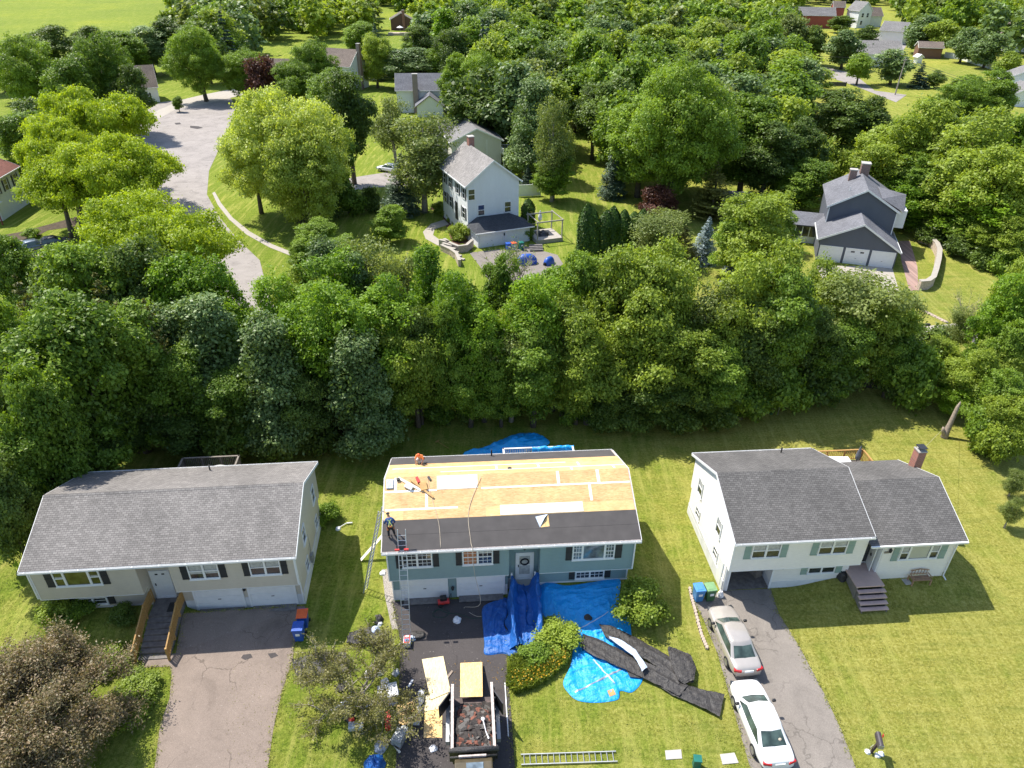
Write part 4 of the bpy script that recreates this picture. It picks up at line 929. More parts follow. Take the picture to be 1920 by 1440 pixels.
m = MB(); m.prism([(wb-.02, WH+.01), (wb+WD/2, WH+WR+.01), (wb+WD+.02, WH+.01), (wb+WD+.02, WH-.18), (wb+WD/2, WH+WR-.18), (wb-.02, WH-.18)], WE+.003, WE+.03); m.box(L+.05, WE, wb-.12, wb-.005, WH-.14, WH-.02); m.box(9.95, WE-.18, .2, .6, Z2-.03, Z2-.003); m.build('trim', M_['white'], HR)
T = fr(.6); window(HR, T, 11.05, 13.6, 2.3, 3.48, 'triple', curt=[('curtain2', 1, 0, .03, .97), ('curtain', 0, 0, .5, .95), ('curtain', 2, 0, .5, .95)]); shutter(HR, T, 10.58, 10.98, 2.25, 3.48, 'shut_g'); shutter(HR, T, 13.66, 14.08, 2.25, 3.48, 'shut_g'); lamp(HR, T, 10.3, 3.25)
dr = MB(fr(1.5)); dr.box(8.62, 9.82, 1.35, 3.45, 0, .04); dr = dr.build('door_frame', M_['white'], HR); MB(fr(1.46)).box(8.7, 9.7, 1.4, 3.4, 0, .01).build('pane', M_['glass'], dr)
m = MB(fr(.62)); m.box(9.86, 9.94, 1.3, 3.4, -.85, .0); m.build('side_trim', M_['white'], HR)
sd = thing('storm_door', '', '') if False else None
m = MB(); m.obox((9.62, 1.08, 2.38), (.045, .85, 2.05), (0, 0, -14)); od = m.build('open_storm_door', M_['white'], HR)
m = MB(); m.obox((9.56, 1.08, 2.4), (.05, .12, .14), (0, 0, -14)); m.build('handle', M_['black'], od)
m = MB(); m.box(10.0, 10.3, .56, .6, 2.95, 3.1); m.build('number_plate', M_['greywood'], HR)
downspout(HR, [(WE-.25, .05, WH-.12), (WE-.2, .5, WH-.3), (WE-.2, .53, .75), (WE-.2, .2, .68)])
# chimney
cb = 6.3
m = MB(); m.box(WE-.17, WE+.42, cb-.25, cb+.85, -.2, 3.2); m.prism([(cb-.25, 3.2), (cb+.85, 3.2), (cb+.58, 3.7), (cb+.02, 3.7)], WE-.17, WE+.42); m.box(WE-.15, WE+.4, cb, cb+.58, 3.7, 6.15); ch = m.build('chimney', M_['brick'], HR)
m = MB(); m.box(WE-.18, WE+.43, cb-.03, cb+.61, 6.15, 6.22); m.build('cap', M_['conc'], ch)
m = MB(); m.box(WE-.14, WE+.39, cb+.02, cb+.56, 6.42, 6.47)
for x in (WE-.1, WE+.35):
    for y in (cb+.06, cb+.52): m.tube([(x, y, 6.22), (x, y, 6.42)], .015, 5)
m.build('chimney_cover', M_['steel'], ch)
# wing steps
e = thing('front_steps', 'brown wooden platform steps below the open storm door of the cream house', 'steps', (13.239, 30.882, 0), .0835)
m = MB(); m.box(8.15, 9.95, -.5, 1.38, 1.22, 1.3)
RS = [(-.5-.24*(i+1), -.5-.24*i, 1.3-.255*(i+1)) for i in range(4)]
for (y0, y1, z) in RS: m.box(8.22, 10.0, y0-.03, y1, z-.06, z)
m.build('tread', M_['wood'], e)
m = MB(); m.box(8.2, 8.26, -.5, 1.3, .1, 1.22); m.box(9.85, 9.9, -.5, 1.3, .1, 1.22)
for (y0, y1, z) in RS: m.box(8.28, 8.33, y0, y1, -.05, z-.06); m.box(9.88, 9.93, y0, y1, -.05, z-.06); m.box(8.33, 9.88, y1-.05, y1-.02, -.05, z-.062)
m.build('stringer', M_['greywood'], e)
deck('back_deck', 'amber railed wooden deck behind the cream house', 8.6, 14.0, 8.9, 11.0, 2.0, HR, 'stain', 'greywood', .95, .14)
# patio umbrella on it
e = thing('patio_umbrella', 'closed dark grey umbrella on the deck behind the cream house', 'umbrella', loc2w(HR, 13.2, 10.2, 2.0))
MB().tube([(0, 0, 0), (0, 0, 1.95)], .022, 6).build('pole', M_['steel'], e); m = MB(); m.lathe([(.05, .6), (.15, .75), (.19, 1.0), (.12, 1.5), (.03, 1.9)], 10); m.build('canopy', plain('grey umbrella cloth', (.09, .1, .12), .8), e); MB().lathe([(.3, 0), (.3, .06), (.05, .1)], 12).build('base', M_['steel'], e)
e = thing('patio_table', 'white table on the deck behind the cream house', 'table', loc2w(HR, 11.8, 10.1, 2.0)); MB().box(-.8, .8, -.45, .45, .7, .75).build('tabletop', M_['white'], e)
for x in (-.7, .7):
    for y in (-.35, .35): MB().box(x-.03, x+.03, y-.03, y+.03, 0, .7).build('leg', M_['white'], e)

# ================================================================ MID DISTANCE AND FAR HOUSES (gable fronts: a across, b back, ridge along b)
def gable_house(name, label, x, y, yaw, W, D, he, r, wall, roof, heR=None, ov=.35, t=.15, cat='house', wallz=-.3):
    e = thing(name, label, cat, (x, y, 0), yaw); hr = he if heR is None else heR
    m = MB(); m.prism([(ov, wallz), (W-ov, wallz), (W-ov, hr-t-.02+ov*r/(W/2)), (W/2, he+r-t-.03), (ov, he-t-.02+ov*r/(W/2))], .3, D-.3, axis='y'); m.build('wall', M_[wall], e)
    m = MB(); m.prism([(0, he), (W/2, he+r), (W, hr), (W, hr-t), (W/2, he+r-t), (0, he-t)], 0, D, axis='y'); rf = m.build('roof', M_[roof], e)
    m = MB()
    for a, b in ((-.03, -.003), (D+.003, D+.03)): m.prism([(0, he+.02), (W/2, he+r+.02), (W, hr+.02), (W, hr-t-.08), (W/2, he+r-t-.08), (0, he-t-.08)], a, b, axis='y')
    m.box(-.1, -.003, 0, D, he-.16, he-.03); m.box(W+.003, W+.1, 0, D, hr-.16, hr-.03)
    m.build('trim', M_['white'], e)
    return e, rf
def chimney(par, a0, a1, b0, b1, z1, mt='brick', z0=0):
    c = MB().box(a0, a1, b0, b1, z0, z1).build('chimney', M_[mt], par); MB().box(a0-.06, a1+.06, b0-.06, b1+.06, z1, z1+.12).build('cap', M_['conc'], c); return c
def simple_win(par, T, a, z, w=.9, h=1.4, shut=None, gl='glass'):
    m = MB(T); f = .09; m.box(a-w/2-f, a+w/2+f, z-f, z, 0, .07); m.box(a-w/2-f, a+w/2+f, z+h, z+h+f, 0, .07); m.box(a-w/2-f, a-w/2, z, z+h, 0, .07); m.box(a+w/2, a+w/2+f, z, z+h, 0, .07); m.box(a-w/2, a+w/2, z+h/2-.04, z+h/2+.04, 0, .05)
    o = m.build('window', M_['white'], par); MB(T).box(a-w/2, a+w/2, z, z+h, 0, .03).build('pane', M_[gl], o)
    if shut:
        for s in (-1, 1): MB(T).box(a+s*(w/2+f)-(.38 if s < 0 else 0), a+s*(w/2+f)+(.38 if s > 0 else 0), z-.05, z+h+.05, 0, .05).build('shutter', M_[shut], par)
# white colonial
W, D, he, r = 8.2, 11.1, 7.5, 3.1
e, rf = gable_house('colonial_house', 'tall white colonial house with a black roofed double garage at its front', -6.4, 93.6, .41, W, D, he, r, 'whitewall', 'roof_w')
WC = e
chimney(e, W/2-.2, W/2+.6, D-2.2, D-1.3, he+r+1.0)
T = lambda u, v, w: (u, .3-w, v)
for a, z in ((.95, 5.6), (2.3, 3.35), (6.2, 3.35)): simple_win(e, T, a, z, .85, 1.35)
T = lambda u, v, w: (.35-w, u, v)
for b in (1.6, 4.1, 7.2, 9.6): simple_win(e, T, b, 5.5, .95, 1.35, 'shut_k')
for b in (1.8, 7.2, 9.6): simple_win(e, T, b, 2.7, 1.1, 1.5, 'shut_k')
MB(T).box(4.3, 5.3, 1.6, 4.1, 0, .06).build('door', M_['black'], e)
# garage block, hipped shed roof
m = MB(); m.box(.55, 8.1, -3.0, .295, -.3, 2.15); m.build('garage_wall', M_['whitewall'], e)
m = MB(); z0, z1 = 2.18, 3.15; m.add([(.1, -3.4, z0), (8.55, -3.4, z0), (8.55, .29, z0), (.1, .29, z0), (1.7, .29, z1), (6.4, .29, z1), (1.7, -.6, z1), (6.4, -.6, z1)], [(0, 1, 7, 6), (1, 2, 5, 7), (3, 0, 6, 4), (6, 7, 5, 4), (0, 3, 2, 1), (2, 3, 4, 5)]); m.build('garage_roof', M_['roof_d'], e)
m = MB(); m.box(.05, 8.6, -3.5, -3.41, z0-.14, z0); m.build('trim', M_['white'], e)
T = lambda u, v, w: (u, -3.0-w, v)
for a0 in (.95, 4.55): garage(e, T, a0, a0+3.1, .0, 1.9, sill=False)
lamp(e, T, 4.3, 1.5)
# beige/pale house behind it
e, rf = gable_house('colonial_house', 'pale tan house with grey hip like roofs directly behind the white colonial', -11.2, 127.5, .25, 9.6, 13, 5.2, 2.2, 'tan', 'roof_far')
m = MB(); m.prism([(5.5, 5.0), (9.2, 7.2), (12.9, 5.0)], -3.2, 5.0); m.build('wing_roof', M_['roof_far'], e); MB().box(-3.0, .3, 5.8, 12.6, 0, 5.0).build('wing_wall', M_['tan'], e)
MB().box(9.35, 9.6, 2, 11, -.1, .2).build('trim', M_['white'], e)
T = lambda u, v, w: (u, .3-w, v); simple_win(e, T, 3, 2.8); MB(T).box(6.6, 6.7, 0, 5.4, 0, .05).build('trim', M_['white'], e)
dk = deck('raised_deck', 'white railed deck with stairs on the right side of the pale tan house', 0, 3.0, 0, 3.2, 3.0, thing('tmp', 'x', 'x', (-1.9, 128.5, 0), .25), 'white', 'walk', 1.0, .3); bpy.data.objects.remove(bpy.data.objects['tmp'])
m = MB()
for i in range(9): m.box(3.1, 4.0, 1.5-(i+1)*.3, 1.5-i*.3, 3.0-.32*(i+1)-.08, 3.0-.32*(i+1))
m.build('stair', M_['walk'], dk)
# white house with slate roof and brick chimney (ridge runs across)
e, rf = gable_house('white_house', 'white house with a blue grey roof and tall brick chimney on its front wall', -15.9, 180, 1.66, 8.4, 12.3, 5.0, 3.2, 'whitewall', 'roof_s')
chimney(e, -.65, .32, 6.9, 8.1, 8.6, 'brickdark')
e2 = e
m = MB(); m.prism([(1.2, 0), (7.2, 0), (7.2, 2.4), (4.2, 4.6), (1.2, 2.4)], -5, .25, axis='x'); 
m.build('wing_wall', M_['whitewall'], e); m = MB(); m.prism([(.7, 2.3), (4.2, 4.85), (7.7, 2.3), (7.7, 2.15), (4.2, 4.7), (.7, 2.15)], -5.4, .25, axis='x'); m.build('wing_roof', M_['roof_s'], e)
T = lambda u, v, w: (u, .3-w, v); simple_win(e, T, 2.5, 3.0); simple_win(e, T, 6, 3.0)
# brown roofed house
e, rf = gable_house('white_house', 'white gabled house with brown roof and tall chimney on its right end', -44.0, 206, 1.2, 9.6, 15.5, 6.2, 3.8, 'whitewall', 'roof_b')
chimney(e, 4.3, 5.2, -.65, .28, 11.4, 'brickdark')
e, rf = gable_house('low_garage_wing', 'low brown roofed building between the trees left of the brown roofed house', -61, 214, 1.55, 8, 9, 3.4, 3.2, 'whitewall', 'roof_b', cat='garage')
# grey roofed low house at the cul-de-sac
e, rf = gable_house('cape_house', 'low cream house with plain grey roof at the head of the cul-de-sac', -88.6, 189.5, 2.02, 9.6, 17, 3.5, 4.6, 'cream', 'roof_b')
T = lambda u, v, w: (-.0+.35-w, u, v)
simple_win(e, T, 3.2, .7, 1.4, 1.5, 'shut_k'); simple_win(e, T, 9, .7, 1.4, 1.5, 'shut_k')
e, rf = gable_house('cape_house', 'bit of grey roof showing between trees left of the cul-de-sac', -122, 208, 1.6, 9, 12, 3.2, 3.0, 'cream', 'roof_far')
# red roofed house at the left edge
e, rf = gable_house('red_roof_house', 'white house with red brown roof and a skylight at the left edge', -84.6, 98.5, .12, 11.2, 9, 5.6, 2.6, 'whitewall', 'roof_red')
m = MB(); kk = 2.6/5.6; m.prism([(8.6, he_ := 5.6+2.6-(8.6-5.6)*kk+.02), (9.9, 5.6+2.6-(9.9-5.6)*kk+.02), (9.9, 5.6+2.6-(9.9-5.6)*kk+.12), (8.6, he_+.1)], 2.4, 4.2, axis='y'); m.build('skylight', M_['glass'], rf)
T = lambda u, v, w: (10.85+w, u, v)
for b in (1.6, 4.2, 7): simple_win(e, T, b, 3.4, .9, 1.5, 'shut_k')
T = lambda u, v, w: (u, .3-w, v)
for a in (8.0, 9.8): simple_win(e, T, a, 3.4, .8, 1.4, 'shut_k')
m = MB(); m.box(8.2, 11.8, -1.6, .25, 2.75, 2.9); m.build('porch_roof', M_['white'], e)
m = MB()
for a in (8.4, 9.9, 11.6): m.box(a-.07, a+.07, -1.5, -1.36, 0, 2.75)
m.build('porch_post', plain('red brown porch post', (.22, .04, .03), .7), e)
m = MB()
for i in range(3): m.box(8.4, 10.2, -1.7-.4*(i+1), -1.7-.4*i, 0, .6-.2*i)
m.build('porch_step', M_['conc'], e)
# slate grey house: garage volume and main volume
e, rf = gable_house('slate_grey_house', 'slate grey house with a three door garage, right of centre', 39.0, 87.9, -.30, 10.0, 8.2, 2.95, 2.45, 'grey_wall', 'roof_s', heR=2.3)
T = lambda u, v, w: (u, .3-w, v)
for a0 in (.62, 3.72, 6.82): garage(e, T, a0, a0+2.55, 0, 2.0, sill=False)
for a in (4.5, 5.6): MB(T).box(a-.22, a+.22, 1.55, 1.75, .03, .05).build('pane', M_['glass'], e)
m = MB(); W2, D2, he2, r2 = 8.9, 10.6, 5.7, 2.6; ox, oy = .75, 5.2
m.prism([(ox+.35, 0), (ox+W2-.35, 0), (ox+W2-.35, he2-.2), (ox+W2/2, he2+r2-.2), (ox+.35, he2-.2)], oy+.3, oy+D2-.3, axis='y'); m.build('main_wall', M_['grey_wall'], e)
m = MB(); t = .15; m.prism([(ox, he2), (ox+W2/2, he2+r2), (ox+W2, he2), (ox+W2, he2-t), (ox+W2/2, he2+r2-t), (ox, he2-t)], oy, oy+D2, axis='y'); m.build('main_roof', M_['roof_s'], e)
m = MB(); m.prism([(ox, he2+.02), (ox+W2/2, he2+r2+.02), (ox+W2, he2+.02), (ox+W2, he2-.24), (ox+W2/2, he2+r2-.24), (ox, he2-.24)], oy-.03, oy-.003, axis='y'); m.box(ox+.3, ox+.42, oy+.2, oy+.29, 0, he2-.2); m.box(ox+W2-.42, ox+W2-.3, oy+.2, oy+.29, 0, he2-.2); m.build('trim', M_['white'], e)
m = MB(); m.add([(ox+W2*.72, oy+.6, he2+1.5), (ox+W2+.5, oy+.6, he2-.1), (ox+W2+1.2, oy+D2*.55, he2+.9), (ox+W2*.72, oy+D2*.55, he2+1.6)], [(0, 1, 2, 3)]); m.build('dormer_roof', M_['roof_s'], e)
m = MB(); m.box(ox+W2-.3, ox+W2+1.0, oy+1.2, oy+D2*.55, 3.4, he2+.0); m.build('dormer_wall', M_['white'], e)
chimney(e, ox+W2/2-.3, ox+W2/2+.8, oy+D2-2.4, oy+D2-1.2, he2+r2+1.2, 'brickdark'); chimney(e, ox+W2/2-1.7, ox+W2/2-.8, oy+D2-3.4, oy+D2-2.6, he2+r2+.5, 'brickdark')
MB().tube([(ox+2.6, oy+2.6, he2+1.2), (ox+2.6, oy+2.6, he2+2.1)], .05, 6).build('vent_pipe', M_['white'], e)
m = MB(); m.prism([(oy+.8, 2.6), (oy+3.3, 3.7), (oy+5.8, 2.6), (oy+5.8, 2.45), (oy+3.3, 3.55), (oy+.8, 2.45)], ox-4.2, ox+.3, axis='x'); m.build('breezeway_roof', M_['roof_s'], e)
m = MB(); m.box(ox-4.1, ox+.3, oy+1.3, oy+5.4, 0, .9)
for a in (-4.0, -3.1, -2.2, -1.3, -.4): m.box(ox+a-.05, ox+a+.05, oy+1.2, oy+1.3, .9, 2.45)
m.build('breezeway_wall', M_['white'], e); MB().box(ox-4.0, ox+.3, oy+1.35, oy+5.3, .9, 2.44).build('breezeway_glass', M_['glass'], e)
P = G(1398, 392); e, rf = gable_house('garden_shed', 'small grey roofed shed half hidden in the trees left of the slate grey house', P[0], P[1]-2, 1.4, 4, 4.5, 1.8, .9, 'cream', 'roof_far', cat='shed')
# far right and far centre buildings
def far_house(name, label, px, py, yaw, W, D, he, r, wall, roof, cat='house', wins=0, shut=None):
    P = G(px, py, 0); e, rf = gable_house(name, label, P[0], P[1], yaw, W, D, he, r, wall, roof, ov=.4, t=.2, cat=cat)
    for i in range(wins): simple_win(e, lambda u, v, w: (.4-w, u, v), D*(i+.5)/wins, he*.35, 1.0, 1.4, shut)
    return e
e = far_house('red_barn', 'long red barn with grey roof at the top right', 1563, 54, 1.45, 9, 21, 5.6, 3.4, 'barnred', 'roof_far', 'barn')
P = G(1567, 54, 0); far_house('barn_tower', 'square red tower house joined to the right end of the red barn', 1578, 50, 1.45, 5.5, 6, 8.6, 2.6, 'barnred', 'roof_b', 'barn')
e = far_house('farmhouse', 'white farmhouse with gabled front and porch right of the red barn', 1604, 53, .25, 8, 10, 7.5, 4, 'whitewall', 'roof_far')
for a, z in ((2.6, 4.8), (5.4, 4.8), (2.6, 1.5)): simple_win(e, lambda u, v, w: (u, .3-w, v), a, z, 1.1, 1.7)
far_house('farmhouse_wing', 'lower white wing with grey roof on the right side of the farmhouse', 1652, 51, 1.72, 8, 12, 5, 3.6, 'whitewall', 'roof_b')
far_house('garden_shed', 'brown board shed on the distant lawn by the white fence', 1765, 111, 1.35, 6.4, 8.6, 3.6, 1.8, 'shedb', 'roof_b', 'shed')
e = far_house('white_ranch_house', 'white low house with pale brown roof behind the round trees at the top right', 1688, 128, 1.5, 10, 14, 4.2, 3.6, 'whitewall', 'roof_w')
far_house('grey_gable_house', 'grey gabled house above the distant white ranch', 1690, 85, .9, 10, 10, 5, 3.2, 'cream', 'roof_far')
e = far_house('white_house', 'white house with hipped grey roof cut by the right edge', 1868, 182, -.35, 14, 9, 4.4, 3.4, 'whitewall', 'roof_far')
far_house('white_house', 'lower white gabled house nearest the right edge of the picture', 1893, 200, -.2, 8, 9, 3.0, 2.2, 'whitewall', 'roof_far')
far_house('white_house', 'pale roofed white house high at the right edge', 1896, 98, .2, 11, 12, 5.4, 4.2, 'whitewall', 'roof_b')
far_house('white_shed', 'small white gable roof poking from the far wood', 1368, 100, .1, 5.5, 6, 5.2, 1.8, 'whitewall', 'white', 'shed')
e = far_house('brown_house', 'brown house with tan roof, chimney and terrace in the far wood', 732, 57, .15, 10.5, 9, 4.4, 2.8, 'shedb', 'roof_b'); chimney(e, 5.6, 6.8, -.6, .28, 8.2, 'brick')
P = G(728, 66, 0); m = MB(); m.box(0, 10, 0, 4, -.2, .9); o = m.build('stone_terrace', M_['stone'], loc=(P[0], P[1]-1, 0)); tag(o, 'pale stone terrace before the brown house in the far wood', 'terrace')
e = thing('patio_umbrella', 'small white umbrella on the far stone terrace', 'umbrella', (P[0]+5.2, P[1]+.6, .9)); MB().tube([(0, 0, 0), (0, 0, 2.6)], .04, 6).build('pole', M_['white'], e); MB().lathe([(1.5, 2.1), (.05, 2.8)], 8).build('canopy', M_['white'], e)
e = far_house('garden_shed', 'small white shed with pointed roof on the distant lawn', 1718, 119, .2, 2.6, 2.6, 2.0, .9, 'whitewall', 'white', 'shed')
# fences
def fence(label, pts, h, mt='fence', world=False, name='panel_fence', step=2.4):
    P = [Vector(p) if world else Vector(G(*p, 0)) for p in pts]
    e = thing(name, label, 'fence', tuple(P[0])); m = MB(); pm = MB()
    for a, b in zip(P, P[1:]):
        a = a-P[0]; b = b-P[0]; d = b-a; ln = d.length; an = math.degrees(math.atan2(d.y, d.x)); c = (a+b)/2
        m.obox((c.x, c.y, h/2), (ln, .05, h-.1), (0, 0, an)); m.obox((c.x, c.y, h-.03), (ln, .09, .08), (0, 0, an))
        for i in range(int(ln/step)+2):
            q = a+d*min(1, i*step/ln); pm.obox((q.x, q.y, h/2+.05), (.13, .13, h+.12), (0, 0, an))
    m.build('panel', M_[mt], e); pm.build('post', M_[mt], e); return e
fence('short white vinyl fence at the right back corner of the white colonial', [(971,369),(1013,367)], 1.9)
fence('long white fence curving behind the distant shed and lawn', [(1712,103),(1740,104)], 1.9); fence('white fence running behind the row of pines at the top right', [(1770,108),(1800,112),(1830,122),(1865,132)], 1.9)
fence('white fence beside the distant white house by the tower barn', [(1640,95),(1652,97)], 1.8)
fence('dark rail fence on the small lawn by the distant street', [(1553,161),(1586,162)], 1.1, 'steel')
fence('white fence seen over the hedge right of the slate blue roofed house', [(834,193),(873,192)], 1.4)
# ================================================================ OBJECTS
def gp(px, py, z=0.0):
    P = G(px, py); return Vector((P[0], P[1], P[2]+z))
def at(px, py, z): return Vector(G(px, py, z))
# ---------------- ladders
def ladder(name, label, P0, P1, w, rung=.3, across=None, mt='alum'):
    P0 = Vector(P0); P1 = Vector(P1); d = P1-P0; ln = d.length; d.normalize()
    a = Vector(across).normalized() if across else d.cross(Vector((0, 0, 1))).normalized(); n = d.cross(a).normalized()
    e = thing(name, label, 'ladder', tuple(P0))
    for s in (-1, 1):
        m = MB(); o = a*(s*w/2)
        vs = [o+a*(x*.018)+n*(y*.04)+d*(ln*t) for t in (0, 1) for x, y in ((-1,-1),(1,-1),(1,1),(-1,1))]
        m.add(vs, [(0,3,2,1),(4,5,6,7),(0,1,5,4),(1,2,6,5),(2,3,7,6),(3,0,4,7)]); m.build('side_rail', M_[mt], e)
    k = int(ln/rung)
    for i in range(k):
        q = d*(rung*(i+.5)); MB().tube([q-a*(w/2), q+a*(w/2)], .018, 6).build('rung', M_[mt], e)
    return e
def HMw(a, b, z): return Vector(loc2w(HM, a, b, z))
ux = Vector((math.cos(.0813), math.sin(.0813), 0))
l1 = ladder('extension_ladder', 'silver extension ladder leaning on the left edge of the stripped roof', gp(685, 1108, .02), HMw(-.12, 2.25, 6.35), .42, across=(.35, .94, 0))
l2 = ladder('extension_ladder', 'long ladder standing on the black driveway against the front gutter', gp(763, 1203, .03), HMw(1.2, .55, 6.25), .46, across=tuple(ux))
m = MB(); p = HMw(1.08, -.17, 5.35)-l2.location; q = HMw(1.08, -.17, 5.35)-l2.location+ux*.5
m.tube([p-ux*.28, p-ux*.02], .07, 8); m.tube([p+ux*.25, p+ux*.5], .07, 8); m.build('padded_standoff', M_['red'], l2)
A, B_ = gp(977, 1426, .08), gp(1156, 1420, .08)
ladder('extension_ladder', 'aluminium ladder lying flat on the front lawn of the blue green house', A, B_, .52)
m = MB(); a_, b_ = gp(677, 1052, .10), at(718, 1003, 1.6); m.obox(tuple((a_+b_)/2), ((b_-a_).length, .24, .03), (0, -math.degrees(math.atan2(b_.z-a_.z, (b_-a_).xy.length)), math.degrees(math.atan2(b_.y-a_.y, b_.x-a_.x)))); o = m.build('plank', M_['newply']); tag(o, 'bare white plank leaning against the left side of the blue green house', 'plank')
# ---------------- wheelie bins
def bin_(label, P, yaw, body, lid, loose=None):
    e = thing('wheelie_bin', label, 'bin', tuple(P), yaw)
    m = MB(); m.obox((0, 0, .52), (.6, .68, .98), taper=1); 
    m = MB(); v = []
    for z, k in ((.04, .80), (.95, 1.0), (1.0, 1.06)):
        v += [(-.29*k, -.34*k, z), (.29*k, -.34*k, z), (.29*k, .34*k, z), (-.29*k, .34*k, z)]
    m.add(v, [(3,2,1,0)]+[(i*4+j, i*4+(j+1)%4, i*4+4+(j+1)%4, i*4+4+j) for i in range(2) for j in range(4)]+[(8,9,10,11)])
    m.build('body', M_[body], e, bevel=.02)
    m = MB(); m.obox((0, 0, 1.04), (.66, .74, .06), taper=.94); m.obox((0, 0, 1.075), (.46, .5, .03), taper=.9); l = m.build('lid', M_[lid], e, bevel=.015)
    MB().tube([(-.25, .40, 1.0), (.25, .40, 1.0)], .02, 6).build('handle', M_[body], e)
    MB().box(-.12, .12, -.36, -.335, .6, .78).build('emblem', M_['white'], e)
    for s in (-1, 1): MB().tube([(s*.26, .33, .1), (s*.33, .33, .1)], .1, 12).build('wheel', M_['tyre'], e)
    return e
bin_('blue bin with an orange lid at the end of the weathered driveway', at(565, 1147, 1.05)*Vector((1, 1, 0)) if False else Vector((*at(566, 1150, 1.05).xy, 0)), .12, 'binb', 'orange')
bin_('blue bin with a blue lid in front of the orange lidded bin', Vector((*at(558, 1174, 1.05).xy, 0)), .08, 'binb', 'binb')
bin_('light blue bin beside the silver car, left of the green bin', Vector((*at(1312, 1101, 1.05).xy, 0)), .15, 'binl', 'binl')
bin_('green bin beside the light blue one at the garage corner', Vector((*at(1333, 1100, 1.05).xy, 0)), .15, 'bing', 'bingl')
# ---------------- cars
def loft(m, stations, nseg, mi=0):
    rows = []
    for (x, w, zl, zt, cr) in stations:
        prof = [(0, zl), (w*.80, zl), (w*.96, zl+.10), (w, zl+(zt-zl)*.35), (w*.99, zl+(zt-zl)*.7), (w*.94, zt-.05), (w*.84, zt+cr*.3), (w*.5, zt+cr*.8), (0, zt+cr)]
        row = [(x, y, z) for y, z in prof]+[(x, -y, z) for y, z in prof[::-1][1:-1]]
        rows.append(row)
    n = len(rows[0]); m.add([p for r in rows for p in r], [(i*n+j, i*n+(j+1)%n, (i+1)*n+(j+1)%n, (i+1)*n+j) for i in range(len(rows)-1) for j in range(n)]+[tuple(range(n))[::-1], tuple((len(rows)-1)*n+j for j in range(n))], mi)
def car(label, LF, LR, paint, style=0, L=4.75, W=1.8):
    LF, LR = Vector(LF), Vector(LR); f = (LF-LR); f.z = 0; f.normalize(); left = Vector((-f.y, f.x, 0)); O = (LF+LR)/2-left*(W/2-.06); yaw = math.atan2(f.y, f.x)
    e = thing('parked_car', label, 'car', (O.x, O.y, .02), yaw)
    h = L/2; wb = 1.36
    xs_ = [-1, -.985, -.95, -.85, -.6, -.3, 0, .3, .55, .75, .88, .95, .985, 1]
    ws = [.70, .80, .88, .95, .99, 1, 1, 1, .99, .96, .90, .82, .74, .62]
    zt = [.62, .78, .88, .93, .94, .92, .90, .89, .86, .80, .74, .66, .58, .48] if style else [.60, .76, .85, .90, .92, .91, .90, .88, .84, .78, .72, .66, .58, .48]
    m = MB(); loft(m, [(x*h, w*W/2, .24 if abs(x) < .9 else .30, z, .045) for x, w, z in zip(xs_, ws, zt)], 16)
    b = m.build('body', M_[paint], e, smooth=True); s = b.modifiers.new('sub', 'SUBSURF'); s.levels = s.render_levels = 2
    # cabin
    x0, x1, t0, t1 = (-1.72, 1.22, -.92, .38) if not style else (-1.80, 1.30, -.78, .42)
    wb_, wt, zb, zr = W*.44, W*.335, .87, 1.43
    def quad(xa, ya, za): return (xa, ya, za)
    rows = []
    for t in (0, .5, .85, 1, 1.06):
        tt = min(1, t); z = zb+(zr-zb)*tt+(.03 if t > 1 else 0); k = 1 if t <= 1 else .86
        xa = x0+(t0-x0)*tt**.85; xb = x1+(t1-x1)*tt**.85; y = wb_+(wt-wb_)*tt
        cx = (xa+xb)/2; xa = cx+(xa-cx)*k; xb = cx+(xb-cx)*k; y *= k
        rows.append([(xa-.06, 0, z), (xa, -y*.8, z), (xa+.12, -y, z), (cx, -y*1.03, z), (xb-.12, -y, z), (xb, -y*.8, z), (xb+.07, 0, z), (xb, y*.8, z), (xb-.12, y, z), (cx, y*1.03, z), (xa+.12, y, z), (xa, y*.8, z)])
    m = MB(); n = 12; m.add([p for r in rows for p in r], [(i*n+j, i*n+(j+1)%n, (i+1)*n+(j+1)%n, (i+1)*n+j) for i in range(4) for j in range(n)]+[tuple(4*n+j for j in range(n))])
    m.build('cabin', M_[paint], e, smooth=True)
    def lerp(r, j, t): 
        i = 0 if t < .5 else 1; a, bb = rows[i][j], rows[i+1][j]; q = (t-(0, .5)[i])/(.5, .35)[i]; return Vector(a).lerp(Vector(bb), q)
    def glass(name, idx, lo=.1, hi=.93, off=.012, sh=.0):
        m = MB(); P = []
        for t in (lo, (lo+hi)/2, hi):
            t2 = t*.85
            P.append([lerp(rows, j % 12, t2) for j in idx])
        c = sum((p for r in P for p in r), Vector())/len(P)/len(idx); outd = (c-Vector(((x0+x1)/2*.6, 0, .6))); outd = Vector((outd.x, outd.y, abs(outd.z)*.3)).normalized()
        if sh:
            for r in P:
                for k in range(len(r)): r[k] = c.lerp(r[k], 1-sh) if False else r[k]
        m.grid([[tuple(p+outd*off) for p in r] for r in P]); m.build(name, M_['carglass'], e, smooth=True)
    glass('windshield', (5, 6, 7)); glass('rear_window', (11, 0, 1)); glass('side_window', (8, 9)); glass('side_window', (9, 10)); glass('side_window', (2, 3)); glass('side_window', (3, 4))
    for sx in (-1, 1):
        for sy in (-1, 1):
            w = MB().tube([(sx*wb, sy*(W/2-.2), .32), (sx*wb, sy*(W/2+.01), .32)], .32, 20).build('tyre', M_['tyre'], None); 
            ww = thing('wheel', None, None); ww.parent = e; w.parent = ww; MB().tube([(sx*wb, sy*(W/2-.02), .32), (sx*wb, sy*(W/2+.025), .32)], .21, 10).build('rim', M_['rim'], ww)
